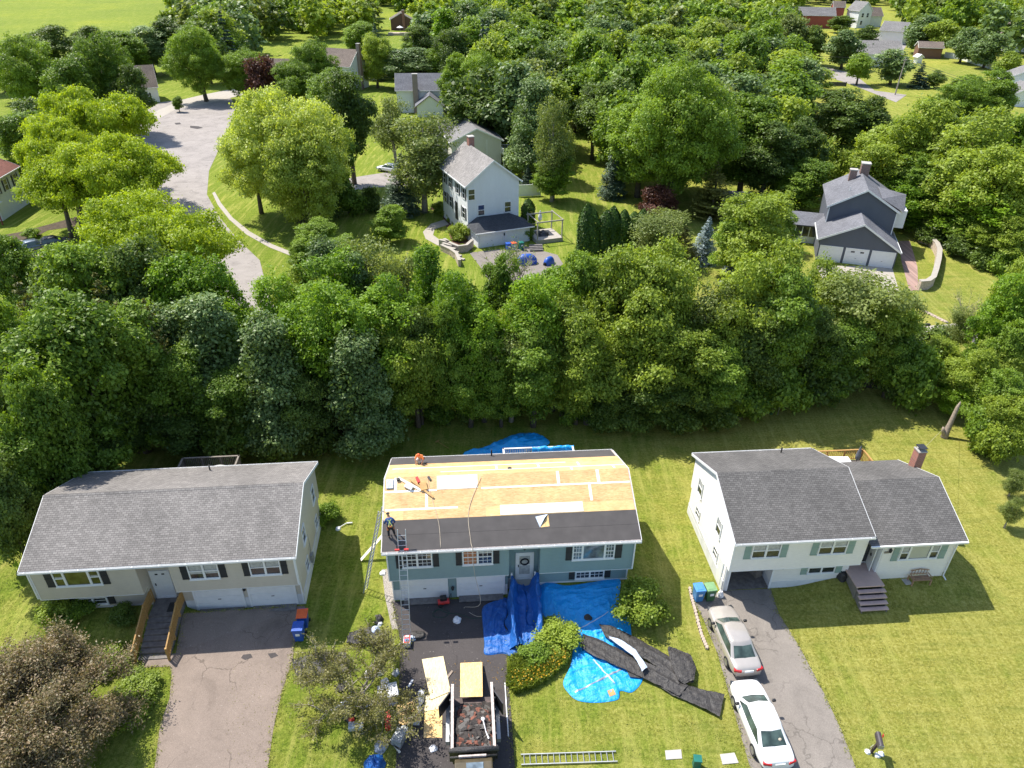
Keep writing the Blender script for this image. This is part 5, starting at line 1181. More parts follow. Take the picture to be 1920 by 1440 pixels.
    for sy in (-1, 1):
        MB().obox((-h+.13, sy*.62, .74), (.22, .42, .15), (0, 0, sy*-14)).build('taillight', M_['lens'], e, bevel=.03)
        MB().obox((h-.2, sy*.62, .60), (.26, .34, .14), (0, 0, sy*-18)).build('headlight', M_['glass'], e, bevel=.03)
        MB().obox((.82, sy*(W/2+.07), .98), (.14, .2, .13)).build('mirror', M_['black'], e, bevel=.03)
        MB().obox((-.35, sy*(W/2+.005), .76), (.2, .03, .04)).build('door_handle', M_[paint], e); MB().obox((.55, sy*(W/2+.005), .76), (.2, .03, .04)).build('door_handle', M_[paint], e)
    MB().obox((-h+.005, 0, .70), (.04, .5, .15)).build('licence_plate', M_['white'], e)
    m = MB(); m.box(-h+.02, -h+.2, -.7, .7, .36, .44); m.build('bumper_strip', M_['steel' if style else paint], e)
    return e
car('champagne silver sedan parked nearest the open garage', gp(1331, 1176), gp(1361, 1248), 'paint_s')
cw = car('white sedan parked below the silver one on the cracked driveway', gp(1374, 1322), gp(1411, 1415), 'paint_w', 1, 4.9, 1.85)
hat = MB().lathe([(.2, 0), (.19, .02), (.10, .03), (.09, .12), (.03, .14)], 16).build('straw_hat', M_['rope'], cw, smooth=True); hat.location = (-1.35, -.35, .99)
# ---------------- tarps
def nz(x, y, s, seed=0): return noise.noise(Vector((x*s, y*s, seed)))
def ridged(x, y, s, seed): return 1-abs(noise.noise(Vector((x*s, y*s, seed))))*2
def star(name, label, cat, px, c, mt, amp=.12, base=.06, rings=34, nper=6, flow=(1, .4), smooth=True, hfun=None, kind=None, z0=0):
    P = [G(*p) for p in px]; c = G(*c); n = len(P)
    out = []
    for i in range(n):
        p0, p1, p2, p3 = [np.array(P[(i+k) % n]) for k in (-1, 0, 1, 2)]
        for k in range(nper):
            t = k/nper; q = .5*((2*p1)+(-p0+p2)*t+(2*p0-5*p1+4*p2-p3)*t*t+(-p0+3*p1-3*p2+p3)*t**3)
            q = p1+(p2-p1)*t if False else q; out.append(q)
    rows = []
    for r in range(rings+1):
        s = (r/rings)**.9; row = []
        for q in out:
            x = c[0]+(q[0]-c[0])*s; y = c[1]+(q[1]-c[1])*s
            u, v = x*flow[0]+y*flow[1], -x*flow[1]+y*flow[0]
            w = max(0, ridged(u*.35, v, 1.9, 3.1)-.35)*amp*1.1+max(0, ridged(u, v*.6, 1.3, 8.7)-.5)*amp*1.3+max(0, ridged(u*.6, v*1.5, 3.3, 1.7)-.5)*amp*.5
            z = hg(x, y)+base+w*min(1, (1-s)*6+.25)
            if hfun: z += hfun(x, y, s)
            if s > .985: z = hg(x, y)+.02
            row.append((x, y, z+z0))
        row.append(row[0]); rows.append(row)
    m = MB(); m.grid(rows); o = m.build(name, M_[mt], smooth=smooth)
    return tag(o, label, cat, kind=kind)
big_tarp = star('tarp', 'large bright blue tarp spread over the front lawn of the blue green house', 'tarp', [(1012,1096),(1060,1098),(1110,1092),(1160,1085),(1163,1120),(1180,1158),(1183,1180),(1186,1205),(1198,1240),(1206,1272),(1186,1298),(1163,1296),(1158,1312),(1118,1318),(1084,1314),(1066,1300),(1056,1280),(1070,1246),(1073,1205),(1060,1182),(1030,1190),(1010,1170)], (1115, 1190), 'tarp', .10, .04, 60, 8)
from mathutils.bvhtree import BVHTree
def tape(tree, par, a, b, w, mt, name='tape_strip', n=40):
    A, B_ = gp(*a), gp(*b); d = (B_-A).normalized(); s = Vector((-d.y, d.x, 0))*w/2; rows = []
    for i in range(n+1):
        q = A.lerp(B_, i/n); row = []
        for sg in (-1, 0, 1):
            p = q+s*sg; h_ = tree.ray_cast(Vector((p.x, p.y, 5)), Vector((0, 0, -1)))[0]; row.append((p.x, p.y, (h_.z if h_ else .1)+.014))
        rows.append(row)
    MB().grid(rows).build(name, M_[mt], par, smooth=True) if False else None
    m = MB(); m.grid(rows); m.build(name, M_[mt], par, smooth=True)
bt = BVHTree.FromPolygons([v.co.copy() for v in big_tarp.data.vertices], [tuple(p.vertices) for p in big_tarp.data.polygons])
tape(bt, big_tarp, (1078,1300), (1165,1257), .09, 'aluml'); tape(bt, big_tarp, (1112,1238), (1152,1284), .09, 'tarpw'); tape(bt, big_tarp, (1085,1183), (1140,1150), .05, 'tarpw')
tape(bt, big_tarp, (1140,1303), (1152,1299), .35, 'cardb', 'patch')
star('tarp', 'crumpled dull blue tarp on the black driveway left of the steps', 'tarp', [(905,1140),(925,1128),(950,1122),(952,1150),(946,1175),(965,1195),(978,1215),(978,1230),(962,1236),(945,1226),(910,1228),(908,1205),(905,1170)], (932, 1185), 'tarpd', .12, .04, 30, 6, (.3, 1))
star('tarp_debris', 'small dark grey scrap lying on the blue tarp', 'scrap', [(1094,1158),(1103,1154),(1111,1160),(1108,1167),(1097,1166)], (1102, 1161), 'tarpk', .08, .12, 6, 4)
# strips of black tarp: ruled patches between two edges
def ribbon(m, A, B, amp, seed, n=60, k=14, mi=0, base=.05, wave=2.2):
    A = [G(*p) for p in A]; B = [G(*p) for p in B]
    def along(P, t):
        d = [0]
        for i in range(len(P)-1): d.append(d[-1]+float(np.linalg.norm(P[i+1]-P[i])))
        s = t*d[-1]
        for i in range(len(P)-1):
            if s <= d[i+1]+1e-9: q = (s-d[i])/(d[i+1]-d[i]); return P[i]*(1-q)+P[i+1]*q
        return P[-1]
    rows = []
    for i in range(n+1):
        t = i/n; a, b = along(A, t), along(B, t); row = []
        for j in range(k+1):
            s = j/k; p = a*(1-s)+b*s; wj = math.sin(math.pi*s)
            z = base+.16*max(0, wj)**.6*amp*2+amp*.9*max(0, ridged(s*2.2+seed, t*1.2, 1.0, seed)-.3)+amp*.5*max(0, ridged(s*1.5, t*9, wave, seed+4)-.45)+amp*.25*noise.noise(Vector((p[0]*4, p[1]*4, seed)))
            row.append((p[0]+.03*noise.noise(Vector((t*9, s*3, seed))), p[1]+.05*noise.noise(Vector((t*7, s*2, seed+9))), p[2]+z))
        rows.append(row)
    m.grid(rows, mi)
def tarp_ribbons(label, mt, parts, seed=1, amp=.14, name='tarp'):
    m = MB()
    for i, (A, B, b) in enumerate(parts): ribbon(m, A, B, amp, seed+i*3.3, base=b)
    o = m.build(name, M_[mt], smooth=True); return tag(o, label, 'tarp')
tarp_ribbons('long black tarp folded in strips from the blue tarp across the lawn', 'tarpk', [
    ([(1122,1177),(1145,1178),(1200,1205),(1262,1240),(1300,1285)], [(1133,1198),(1160,1215),(1210,1242),(1262,1275),(1268,1290)], .24),
    ([(1094,1192),(1130,1206),(1180,1232),(1240,1262),(1290,1290)], [(1086,1218),(1120,1240),(1175,1262),(1235,1290),(1272,1310)], .22),
    ([(1168,1250),(1210,1255),(1262,1280),(1320,1298),(1357,1306)], [(1180,1272),(1212,1275),(1258,1305),(1310,1328),(1348,1348)], .14),
    ([(1253,1220),(1266,1224),(1294,1235),(1303,1260),(1300,1284)], [(1250,1226),(1256,1250),(1262,1268),(1270,1284),(1282,1290)], .34)], 2.2, .13)
tarp_ribbons('pale blue strip of tarp underside between the black folds', 'tarpw', [([(1140,1204),(1165,1212),(1190,1230),(1200,1245),(1212,1262)], [(1142,1209),(1160,1222),(1184,1240),(1195,1255),(1202,1270)], .52)], 9, .05)
tarp_ribbons('black tarp crumpled on the grass left of the olive tree', 'tarpk', [([(548,1240),(575,1232),(610,1225),(650,1226)], [(552,1262),(566,1282),(575,1272),(600,1270),(650,1262)], .06)], 5, .16)
tarp_ribbons('black tarp heaped on the grass behind the olive tree', 'tarpk', [([(655,1190),(680,1180),(700,1178),(712,1185)], [(650,1208),(680,1212),(705,1208),(712,1195)], .06)], 7, .2)
# tarp draped over the front steps
HMr = HM.rotation_euler.z
rows = []
for i in range(31):
    t = i/30; b = .75-4.0*t
    top = 1.95-.02*t if b > .2 else max(.35, 1.9-(.2-b)*.38); stp = .9 if b > 0 else max(.05, .87+b*.43)
    prof = [(7.30-.15*t, .06), (7.40, top*.55), (7.48, top), (7.66, top-.02), (7.80, (top+stp)/2), (7.98, stp+.12), (8.35, stp+.08), (8.7, stp+.12), (8.86, (top+stp)/2), (9.0, top-.02), (9.16, top), (9.24, top*.55), (9.36+.2*t, .06)]
    row = []
    for j in range(len(prof)-1):
        for q in range(4):
            s = q/4; a = prof[j][0]*(1-s)+prof[j+1][0]*s; z = prof[j][1]*(1-s)+prof[j+1][1]*s
            wx = .22*noise.noise(Vector((a*2.5, b*1.1, 1.1)))+.10*noise.noise(Vector((a*7, b*2, 4))); wz = .16*max(0, ridged(a*1.6, b*.5, 1.6, 5))+.12*noise.noise(Vector((a*4, b*3.5, 2)))-.10
            x, y, _ = loc2w(HM, a+wx, b+.28*noise.noise(Vector((a*2.2, 0, 8)))*t*2, 0); row.append((x, y, max(hg(x, y)+.03, z*(1 if j not in (0, 11) else 1)+wz)))
    rows.append(row)
m = MB(); m.grid(rows); o = m.build('tarp', M_['tarpd'], smooth=True); tag(o, 'deep blue tarp draped over the railings of the front steps', 'tarp')
star('tarp', 'blue tarp end spilling from the foot of the draped steps', 'tarp', [(968,1168),(1000,1172),(1035,1165),(1052,1178),(1040,1192),(1015,1196),(995,1200),(975,1210),(962,1195)], (1005, 1184), 'tarpd', .16, .05, 18, 6, (.2, 1))
# tarps at the back deck
star('tarp', 'blue tarp heaped on the back lawn behind the stripped roof house', 'tarp', [(868,853),(900,845),(930,832),(960,818),(990,814),(1020,820),(1030,832),(1000,845),(940,856)], (965, 838), 'tarp', .22, .1, 20, 6, (1, .2), hfun=lambda x, y, s: .5*(1-s))
rows = []
for i in range(41):
    a = 9.9+3.1*i/40; row = []
    sag = .25*math.sin(math.pi*i/40)
    for b, z in ((11.35, 2.5), (11.45, 3.35), (11.6, 3.47), (11.75, 3.35), (11.8, 2.6), (11.85, 1.4)):
        x, y, _ = loc2w(HM, a+.04*noise.noise(Vector((a*5, z, 0))), b+.10*noise.noise(Vector((a*4, z*2, 3))), 0); row.append((x, y, z-(sag if z < 3.2 else 0)+.08*noise.noise(Vector((a*3, b, 5)))))
    rows.append(row)
m = MB(); m.grid(rows); o = m.build('tarp', M_['tarp'], smooth=True); tag(o, 'blue tarp hung over the railing of the white back deck', 'tarp')
m = MB(); m.obox((0, 0, .25), (2.9, .08, 1.5), (-62, 0, 0)); o = m.build('dark_panel', M_['tarpk'], loc=loc2w(HM, 8.5, 9.9, 3.15)); o.rotation_euler.z = HMr; tag(o, 'dark textured panel lying across the covered back deck', 'panel')
# ---------------- dump truck
A = at(847, 1403, 2.15); Bq = at(928, 1402, 2.15); Cq = at(849, 1285, 2.15); Dq = at(921, 1283, 2.15)
fx = ((A+Bq)/2-(Cq+Dq)/2); fx.z = 0; BL = fx.length; fx.normalize(); BWd = ((Bq-A).length+(Dq-Cq).length)/2
yaw = math.atan2(fx.y, fx.x); O = (Cq+Dq)/2
TK = thing('dump_truck', 'olive dump truck backed up the black driveway with a bed full of torn shingles', 'truck', (O.x, O.y, .02), yaw)
hw = BWd/2
m = MB(); m.box(0, BL, -hw, hw, .95, 1.05); m.build('bed_floor', M_['bedin'], TK)
for s in (-1, 1):
    m = MB(); m.box(0, BL, s*hw-.04, s*hw+.04, 1.05, 2.05)
    for i in range(6): x = .1+(BL-.2)*i/5; m.box(x-.05, x+.05, s*(hw+.10)-.05, s*(hw+.10)+.05, 1.0, 2.05)
    m.build('side_board', M_['steel'], TK); MB().box(-.1, BL, s*hw-.07, s*hw+.07, 2.053, 2.14).build('top_rail', M_['rail'], TK)
m = MB(); m.box(BL, BL+.08, -hw, hw, 1.0, 2.25); m.build('headboard', M_['steel'], TK)
m = MB(); m.tube([(BL+.22, -hw-.15, 2.35), (BL+.22, hw+.2, 2.35)], .11, 12); m.tube([(BL+.45, -hw-.1, 2.2), (BL+.45, hw+.1, 2.2)], .05, 8); m.build('tarp_roller', M_['tarpk'], TK, smooth=True)
for s, an in ((1, 38), (-1, -22)):
    pass
m = MB(); m.obox((0, 0, 1.5), (1.15, .05, .95), (0, 0, 0)); d1 = m.build('tail_door', M_['steel'], TK)
c1 = Vector((O.x, O.y, 0)); Rz = Matrix.Rotation(-yaw, 3, 'Z')
def tl(P): return Rz @ (Vector((P[0], P[1], 0))-c1)
for (p, q) in (((846, 1295), (824, 1324)), ((923, 1291), (941, 1317))):
    a_, b_ = tl(at(*p, 2.0)), tl(at(*q, 2.0)); c_ = (a_+b_)/2; dd = b_-a_
    o = d1 if p[0] == 846 else d1.copy()
    if o is not d1: col.objects.link(o); o.parent = TK
    o.location = (c_.x, c_.y, .05); o.rotation_euler.z = math.atan2(dd.y, dd.x)
m = MB(); m.box(.2, BL+2.6, -.42, -.30, .6, .9); m.box(.2, BL+2.6, .30, .42, .6, .9); m.build('chassis', M_['steel'], TK)
for x, y in ((.9, hw-.15), (.9, -hw+.15), (BL+1.75, hw-.2), (BL+1.75, -hw+.2)):
    ww = thing('wheel', None, None); ww.parent = TK; MB().tube([(x, y-.16, .45), (x, y+.16, .45)], .45, 20).build('tyre', M_['tyre'], ww); MB().tube([(x, y-.18, .45), (x, y+.18, .45)], .22, 12).build('rim', M_['rim'], ww)
m = MB(); k0 = BL+.5; m.prism([(k0, .7), (k0, 2.15), (k0+.25, 2.25), (k0+1.25, 2.22), (k0+1.8, 1.45), (k0+2.6, 1.3), (k0+2.8, .7)], -hw+.12, hw-.12, axis='y')
m.build('cab', M_['olive'], TK, bevel=.06)
m = MB(); m.box(BL+.42, BL+.5, -.7, .6, 2.16, 2.3); m.build('cab_marker', M_['rail'], TK)
m = MB(); m.add([(k0+1.30, -hw+.25, 2.18), (k0+1.30, hw-.25, 2.18), (k0+1.80, hw-.2, 1.5), (k0+1.80, -hw+.2, 1.5)], [(0, 1, 2, 3)]); m.build('windshield', M_['carglass'], TK)
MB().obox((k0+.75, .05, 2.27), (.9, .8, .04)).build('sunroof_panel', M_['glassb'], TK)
for s in (-1, 1):
    MB().obox((k0+1.2, s*(hw+.15), 1.75), (.08, .22, .32)).build('mirror', M_['black'], TK); MB().box(.2, 2.4, s*(hw+.22)-.14, s*(hw+.22)+.14, .8, 1.1).build('side_box', M_['aluml'], TK)
# torn shingles inside
C_, S_ = math.cos(yaw), math.sin(yaw)
def tw(x, y, z): return (O.x+x*C_-y*S_, O.y+x*S_+y*C_, z+.02)
sh_r = random.Random(11)
def heap(x, y): return 1.10+.72*sstep(.7, 2.2, x)*(1-.22*(y/hw)**2)+.12*noise.noise(Vector((x*2.5, y*2.5, 0)))+.02
m = MB()
m.grid([[tw(.35+(BL-.4)*i/30, -hw+.06+(2*hw-.12)*j/20, heap(.35+(BL-.4)*i/30, -hw+(2*hw)*j/20)-.05) for i in range(31)] for j in range(21)], 0)
for i in range(620):
    x = sh_r.uniform(.6, BL-.25)**1.0; y = sh_r.uniform(-hw+.25, hw-.25); z = heap(x, y)+sh_r.uniform(-.02, .06); a = sh_r.uniform(-.6, .6)+(1.57 if sh_r.random() < .3 else 0); ln = sh_r.uniform(.12, .34); wd = sh_r.uniform(.08, .18); cv = sh_r.uniform(-.06, .14); ti = sh_r.uniform(-.4, .4)
    R0 = []
    for u in (-1, -.5, 0, .5, 1):
        for v in (-1, 1):
            px_, py_ = u*ln, v*wd; zz = z+cv*(1-u*u)*.8+ti*py_+.03*math.sin(u*4+i); R0.append(tw(x+px_*math.cos(a)-py_*math.sin(a), y+px_*math.sin(a)+py_*math.cos(a), zz))
    m.add(R0, [(q*2, q*2+2, q*2+3, q*2+1) for q in range(4)], 1 if sh_r.random() < .18 else (2 if sh_r.random() < .25 else 0))
o = m.build('torn_shingles', [plain('black torn shingle', (.045, .038, .034), .95, ns=5, amt=.4), plain('red brown torn shingle', (.19, .075, .05), .95, ns=5, amt=.4), plain('grey torn shingle', (.12, .11, .10), .95, ns=5)]); tag(o, 'heap of torn black and brown shingles filling the dump truck bed', 'debris', kind='stuff')
m = MB(); m.tube([tw(1.9, hw*.5, 2.0), tw(2.5, hw*.62, 1.95), tw(2.9, hw*.75, 1.95)], [.03, .025, .04], 6); m.lathe([(.09, 0), (.10, .04), (.05, .08)], 10, tw(1.85, hw*.5, 1.95)); o = m.build('plastic_scrap', M_['plasticbag']); tag(o, 'white plastic scrap thrown on the shingles in the truck bed', 'scrap')
# ---------------- plywood sheets
def flat(name, label, px, mt, cat='plywood', z=.03, t=.018, zs=None):
    P = [at(p[0], p[1], (zs[i] if zs else z)) for i, p in enumerate(px)]; n = len(P)
    m = MB(); m.add([tuple(p) for p in P]+[(p.x, p.y, p.z-t) for p in P], [tuple(range(n)), tuple(range(n, 2*n))[::-1]]+[(i, n+i, n+(i+1) % n, (i+1) % n) for i in range(n)])
    c = P[0].copy(); me_v = [Vector(v)-c for v in m.v]; m.v = [tuple(v) for v in me_v]
    import bmesh
    o = m.build(name, M_[mt], loc=tuple(c)); bm = bmesh.new(); bm.from_mesh(o.data); bmesh.ops.recalc_face_normals(bm, faces=bm.faces); bm.to_mesh(o.data); bm.free(); return tag(o, label, cat)
flat('plywood_sheet', 'pale plywood sheet nearest the house, lying askew on the driveway', [(791,1236),(831,1230),(845,1296),(807,1312)], 'plyp', z=.10)
flat('plywood_sheet', 'pale plywood offcut under the askew sheet', [(797,1304),(842,1299),(840,1326),(796,1334)], 'plyp', z=.06)
flat('plywood_sheet', 'yellow plywood sheet lying left of the truck bed in dappled shade', [(796,1328),(829,1326),(829,1383),(794,1383)], 'ply', z=.035)
flat('plywood_sheet', 'square yellow plywood piece beside the olive tree', [(743,1322),(777,1314),(790,1350),(749,1362)], 'ply', z=.5)
m = MB(); m.box(0, .9, 0, .8, 0, .46); o = m.build('shingle_stack', M_['wrap'], loc=tuple(Vector((*at(753, 1350, .46).xy, 0)))); tag(o, 'wrapped stack holding up the square plywood piece', 'stack')
flat('plywood_sheet', 'yellow plywood sheet tipped from the rear of the truck bed', [(863,1243),(904,1241),(905,1306),(863,1307)], 'ply', zs=[.25, .25, 1.35, 1.35])
flat('dark_board', 'thin dark board resting between plywood and truck', [(823,1322),(826,1326),(847,1298),(845,1293)], 'deadwood', 'board', z=.3) if False else None
# ---------------- bits and pieces on the ground
def lump(name, label, cat, px, py, r, h, mt, seed=0, sx=1, sy=1, rz=0, extra=None, z=0):
    P = gp(px, py, z); m = MB(); rows = []
    for i in range(9):
        th = math.pi/2*i/8; row = []
        for j in range(25):
            a = 2*math.pi*j/24; k = 1+.35*noise.noise(Vector((math.cos(a)*1.5, math.sin(a)*1.5, th*2+seed)))+.15*noise.noise(Vector((math.cos(a)*5, math.sin(a)*5, th*5+seed)))
            rr = r*math.cos(th)**.7*k; x, y = rr*math.cos(a)*sx, rr*math.sin(a)*sy
            row.append((x*math.cos(rz)-y*math.sin(rz), x*math.sin(rz)+y*math.cos(rz), h*math.sin(th)*(1+.3*noise.noise(Vector((a, th*3, seed))))))
        row[-1] = row[0]; rows.append(row)
    m.grid(rows); o = m.build(name, M_[mt], smooth=True, loc=tuple(P)); return tag(o, label, cat)
lump('plastic_bag', 'white plastic bag on the shaded black driveway', 'bag', 857, 1164, .25, .25, 'plasticbag', 1)
lump('garbage_bag', 'black and white bags on the grass beside the gravel strip', 'bag', 708, 1163, .33, .3, 'tarpk', 2); lump('plastic_bag', 'white and green scraps of bag near the gravel strip', 'bag', 712, 1170, .16, .15, 'plasticbag', 3)
lump('plastic_bag', 'silvery bag on the heap of black tarp behind the olive tree', 'bag', 704, 1184, .28, .3, 'tarpw', 4); lump('garbage_bag', 'crumpled black and silver bag right of the ladder foot', 'bag', 783, 1192, .42, .2, 'tarpk', 5, 1.4, .7); lump('plastic_bag', 'white crumpled paper just right of the red cooler', 'bag', 776, 1197, .2, .16, 'tarpw', 5.5)
lump('plastic_bag', 'white bag lying against the left plywood sheet', 'bag', 790, 1308, .25, .35, 'plasticbag', 6, .8, 1.9); lump('plastic_bag', 'white bag under the middle of the olive tree', 'bag', 690, 1268, .25, .3, 'plasticbag', 7); lump('plastic_bag', 'smaller white bag under the olive tree near the stacks', 'bag', 712, 1262, .2, .25, 'plasticbag', 8)
lump('paper_scrap', 'white scrap on the driveway left of the truck cab', 'scrap', 812, 1404, .2, .12, 'plasticbag', 9); lump('garbage_bag', 'black garbage bag beside the brown wooden steps', 'bag', 1577, 1082, .38, .55, 'tarpk', 10, z=0)
lump('plastic_bag', 'white sack at the garage corner of the cream house', 'bag', 1350, 1118, .18, .5, 'plasticbag', 11); lump('tarp', 'bundled blue tarp at the foot of the olive tree', 'tarp', 703, 1437, .5, .6, 'tarpd', 12)
lump('plastic_bag', 'small white bags by the left wall of the blue green house', 'bag', 718, 1075, .2, .15, 'plasticbag', 13); lump('tool_bag', 'dark tool bag with red canister under the olive tree', 'bag', 656, 1345, .3, .3, 'tarpk', 14)
def roll(name, label, p, q, r, mt, cat='roll'):
    a, b = gp(*p, r), gp(*q, r); c = (a+b)/2; e = MB().tube([a-c, b-c], r, 14).build(name, M_[mt], smooth=False, loc=tuple(c)); return tag(e, label, cat)
roll('wrapped_roll', 'long white wrapped roll on the grass left of the olive tree', (630,1334), (663,1309), .16, 'wrap'); roll('wrapped_roll', 'white wrapped roll near the black tarp heap', (708,1250), (726,1225), .17, 'wrap')
roll('wrapped_roll', 'short silver wrapped roll on the grass below the tool bag', (655,1368), (682,1366), .24, 'silver')
def crate(name, label, cat, px, py, size, mt, rz=0, z=0, top=None, bev=.02):
    P = gp(px, py, z); o = MB().obox((0, 0, size[2]/2), size, (0, 0, 0)).build(name, M_[mt], bevel=bev, loc=tuple(P)); o.rotation_euler.z = R(rz); return tag(o, label, cat)
o = crate('silver_case', 'silver wrapped case leaning at the edge of the driveway under the tree', 'case', 751, 1385, (.55, .95, .5), 'silver', -20)
o = crate('red_case', 'long narrow red case under the olive tree', 'case', 728, 1352, (.32, 1.1, .22), 'red', 12)
e = crate('fuel_can', 'small red fuel can beside the tool bag', 'can', 660, 1354, (.28, .2, .28), 'red', 10); MB().tube([(0, 0, .28), (.08, 0, .36)], .03, 6).build('spout', M_['orange'], e)
for i, (x, y, z, mt, lab) in enumerate(((728, 1312, 0, 'wrap', 'lowest wrapped bundle of the stack under the olive tree'), (728, 1312, .26, 'silver', 'silver banded bundle in the middle of the stack under the olive tree'), (729, 1311, .52, 'wrap', 'top white and pink bundle of the stack under the olive tree'))): crate('shingle_bundle', lab, 'bundle', x, y, (1.15-.05*i, .85, .25), mt, 6+5*i, z)
for i, (x, y, w, mt) in enumerate(((714, 1296, .35, 'red'), (738, 1290, .3, 'binl'), (722, 1283, .4, 'wrap'))): crate('supply_box', ['red box', 'light blue box', 'white box'][i]+' among the supplies under the olive tree', 'box', x, y, (w, w*.8, .3), mt, 15*i)
e = thing('cooler_box', 'tall red, white and blue box at the foot of the front ladder', 'box', tuple(gp(764, 1206)), .05)
MB().box(-.2, .2, -.32, .3, 0, .38).build('body', M_['wrap'], e); MB().box(-.17, .17, -.30, .28, .383, .40).build('top_label', M_['red'], e); MB().box(-.12, .12, -.2, 0, .402, .41).build('blue_patch', M_['binl'], e); MB().box(-.1, .1, .1, .24, .402, .41).build('white_patch', M_['white'], e)
e = thing('air_compressor', 'red and black air compressor on the shaded driveway', 'compressor', tuple(gp(832, 1133)), .2)
MB().tube([(-.35, 0, .25), (.35, 0, .25)], .18, 14).build('tank', M_['red'], e); MB().obox((0, 0, .55), (.42, .3, .26)).build('motor', M_['black'], e, bevel=.04); MB().tube([(.35, -.12, .3), (.5, -.12, .75), (.5, .12, .75), (.35, .12, .3)], .018, 6).build('handle', M_['steel'], e)
for s in (-1, 1): MB().tube([(-.2, s*.2, .12), (-.2, s*.26, .12)], .12, 12).build('wheel', M_['tyre'], e)
def cord(name, label, pts, r, mt, cat='cord', world=False, sub=6, sag=0):
    P = [Vector(p) if world else gp(*p, r+.01) for p in pts]; Q = []
    for i in range(len(P)-1):
        p0, p1, p2, p3 = P[max(0, i-1)], P[i], P[i+1], P[min(len(P)-1, i+2)]
        for k in range(sub):
            t = k/sub; q = .5*((2*p1)+(p2-p0)*t+(2*p0-5*p1+4*p2-p3)*t*t+(3*p1-p0-3*p2+p3)*t**3); q.z -= sag*4*t*(1-t); Q.append(q)
    Q.append(P[-1]); o = MB().tube(Q, r, 5).build(name, M_[mt], smooth=True); return tag(o, label, cat)
cord('air_hose', 'dark green hose coiled on the shaded driveway', [(815,1148),(828,1142),(842,1148),(832,1158),(812,1155),(820,1143),(840,1150),(860,1152),(885,1160),(905,1158)], .018, 'hose', 'hose')
cord('air_hose', 'thin air line hanging from the gutter down to the driveway', [tuple(HMw(5.9, 4.2, 6.92)), tuple(HMw(5.1, 2.2, 6.02)), tuple(HMw(5.15, .4, 5.26)), tuple(HMw(5.25, -.16, 5.03)), tuple(HMw(5.3, -.3, 3.4)), tuple(HMw(5.6, -.6, 1.0)), tuple(gp(870, 1140, .05)), tuple(gp(890, 1155, .05)), tuple(gp(903, 1157, .04))], .016, 'rope', 'hose', True)
cord('safety_rope', 'safety rope running over the felt strip of the stripped roof', [tuple(HMw(2.6, 4.5, 6.98)), tuple(HMw(2.9, 3.0, 6.36)), tuple(HMw(3.3, 1.5, 5.72)), tuple(HMw(3.4, .1, 5.12))], .015, 'rope', 'rope', True)
roll('gutter_pole', 'long white gutter length lying on the driveway right of the truck', (947,1281), (953,1382), .04, 'alum', 'gutter')
# tools left side lawn
m = MB(); m.tube([(0, 0, .1), (.5, .5, .1)], .03, 6); m.tube([(.5, .5, .1), (.9, .55, .1)], .05, 6); m.lathe([(.2, 0), (.15, .12), (.03, .14)], 10, (0, 0, 0)); o = m.build('string_trimmer', M_['plasticbag'], loc=tuple(gp(634, 992))); tag(o, 'white garden tool on the grass right of the beige house', 'garden tool')
m = MB(); m.tube([(0, 0, .03), (1.0, -.95, .05)], .02, 6); m.obox((0, 0, .05), (.35, .1, .05), (0, 0, 45)); o = m.build('broom', M_['stain'], loc=tuple(gp(820, 828))); tag(o, 'orange broom lying on the back lawn behind the stripped roof', 'broom')
bed('roofing_litter', 'small dark and pale roofing scraps littered round the olive tree', [(625,1230),(740,1200),(800,1260),(830,1440),(720,1450),(640,1400)], 260, 'bloom' if False else 'spruce', .07, .03, .5, 0, cat='litter', zoff=.03) if False else None
for i, (x, y, a, ln, mt, lab) in enumerate(((836, 1275, 60, 1.3, 'deadwood', 'dark board between the askew plywood and the truck'), (735, 1395, -35, 1.1, 'greywood', 'grey stick bundle by the silver case'), (741, 1400, -50, .9, 'newply', 'pale lath beside the grey sticks'), (700, 1322, 20, 1.2, 'tarpw', 'pale plastic strip under the olive tree'), (770, 1282, 70, .5, 'wrap', 'short white scrap on the black driveway'))):
    P = gp(x, y, .05); o = MB().obox((0, 0, 0), (ln, .12, .03), (0, 0, 0)).build('board', M_[mt], loc=tuple(P)); o.rotation_euler.z = R(a); tag(o, lab, 'board')
for i, (x, y, r, mt, lab) in enumerate(((640, 1290, .3, 'tarpk', 'small black crumpled sheet left of the olive tree trunk'), (742, 1262, .22, 'silver', 'grey crumpled foil near the white roll'), (768, 1365, .2, 'tarpk', 'black scrap between the square plywood and driveway edge'), (715, 1400, .35, 'silver', 'grey round lid under the tree near the sticks'), (678, 1310, .3, 'steel', 'dark tool heap beneath the olive tree'))):
    lump('scrap_heap', lab, 'scrap', x, y, r, .18, mt, 20+i)
# ---------------- roof clutter and people
def on_roof(a, b, dz=.02): return HMw(a, b, slope_z(b)+dz)
tilt = math.atan(k_ := 1.87/4.41)
def roofbox(name, label, cat, a, b, size, mt, rz=0, dz=.04):
    o = MB().obox((0, 0, size[2]/2), size).build(name, M_[mt], bevel=.01, loc=tuple(on_roof(a, b, dz)))
    from mathutils import Euler
    s = 1 if b < 4.41 else -1
    o.rotation_euler = (Matrix.Rotation(HMr, 3, 'Z') @ Matrix.Rotation(s*tilt, 3, 'X') @ Matrix.Rotation(R(rz), 3, 'Z')).to_euler(); return tag(o, label, cat)
roofbox('shingle_wrapper', 'small grey bundle at the left edge of the stripped roof', 'bundle', .36, 4.0, (.42, .62, .06), 'tarpw', 0)
roofbox('plank', 'long white plank lying across the bare roof boards', 'plank', 1.55, 3.95, (1.7, .16, .04), 'newply', -33)
roofbox('plank', 'narrow brown plank crossing the roof near the nail gun', 'plank', 2.3, 3.6, (1.9, .12, .05), 'cardb', -42, .09)
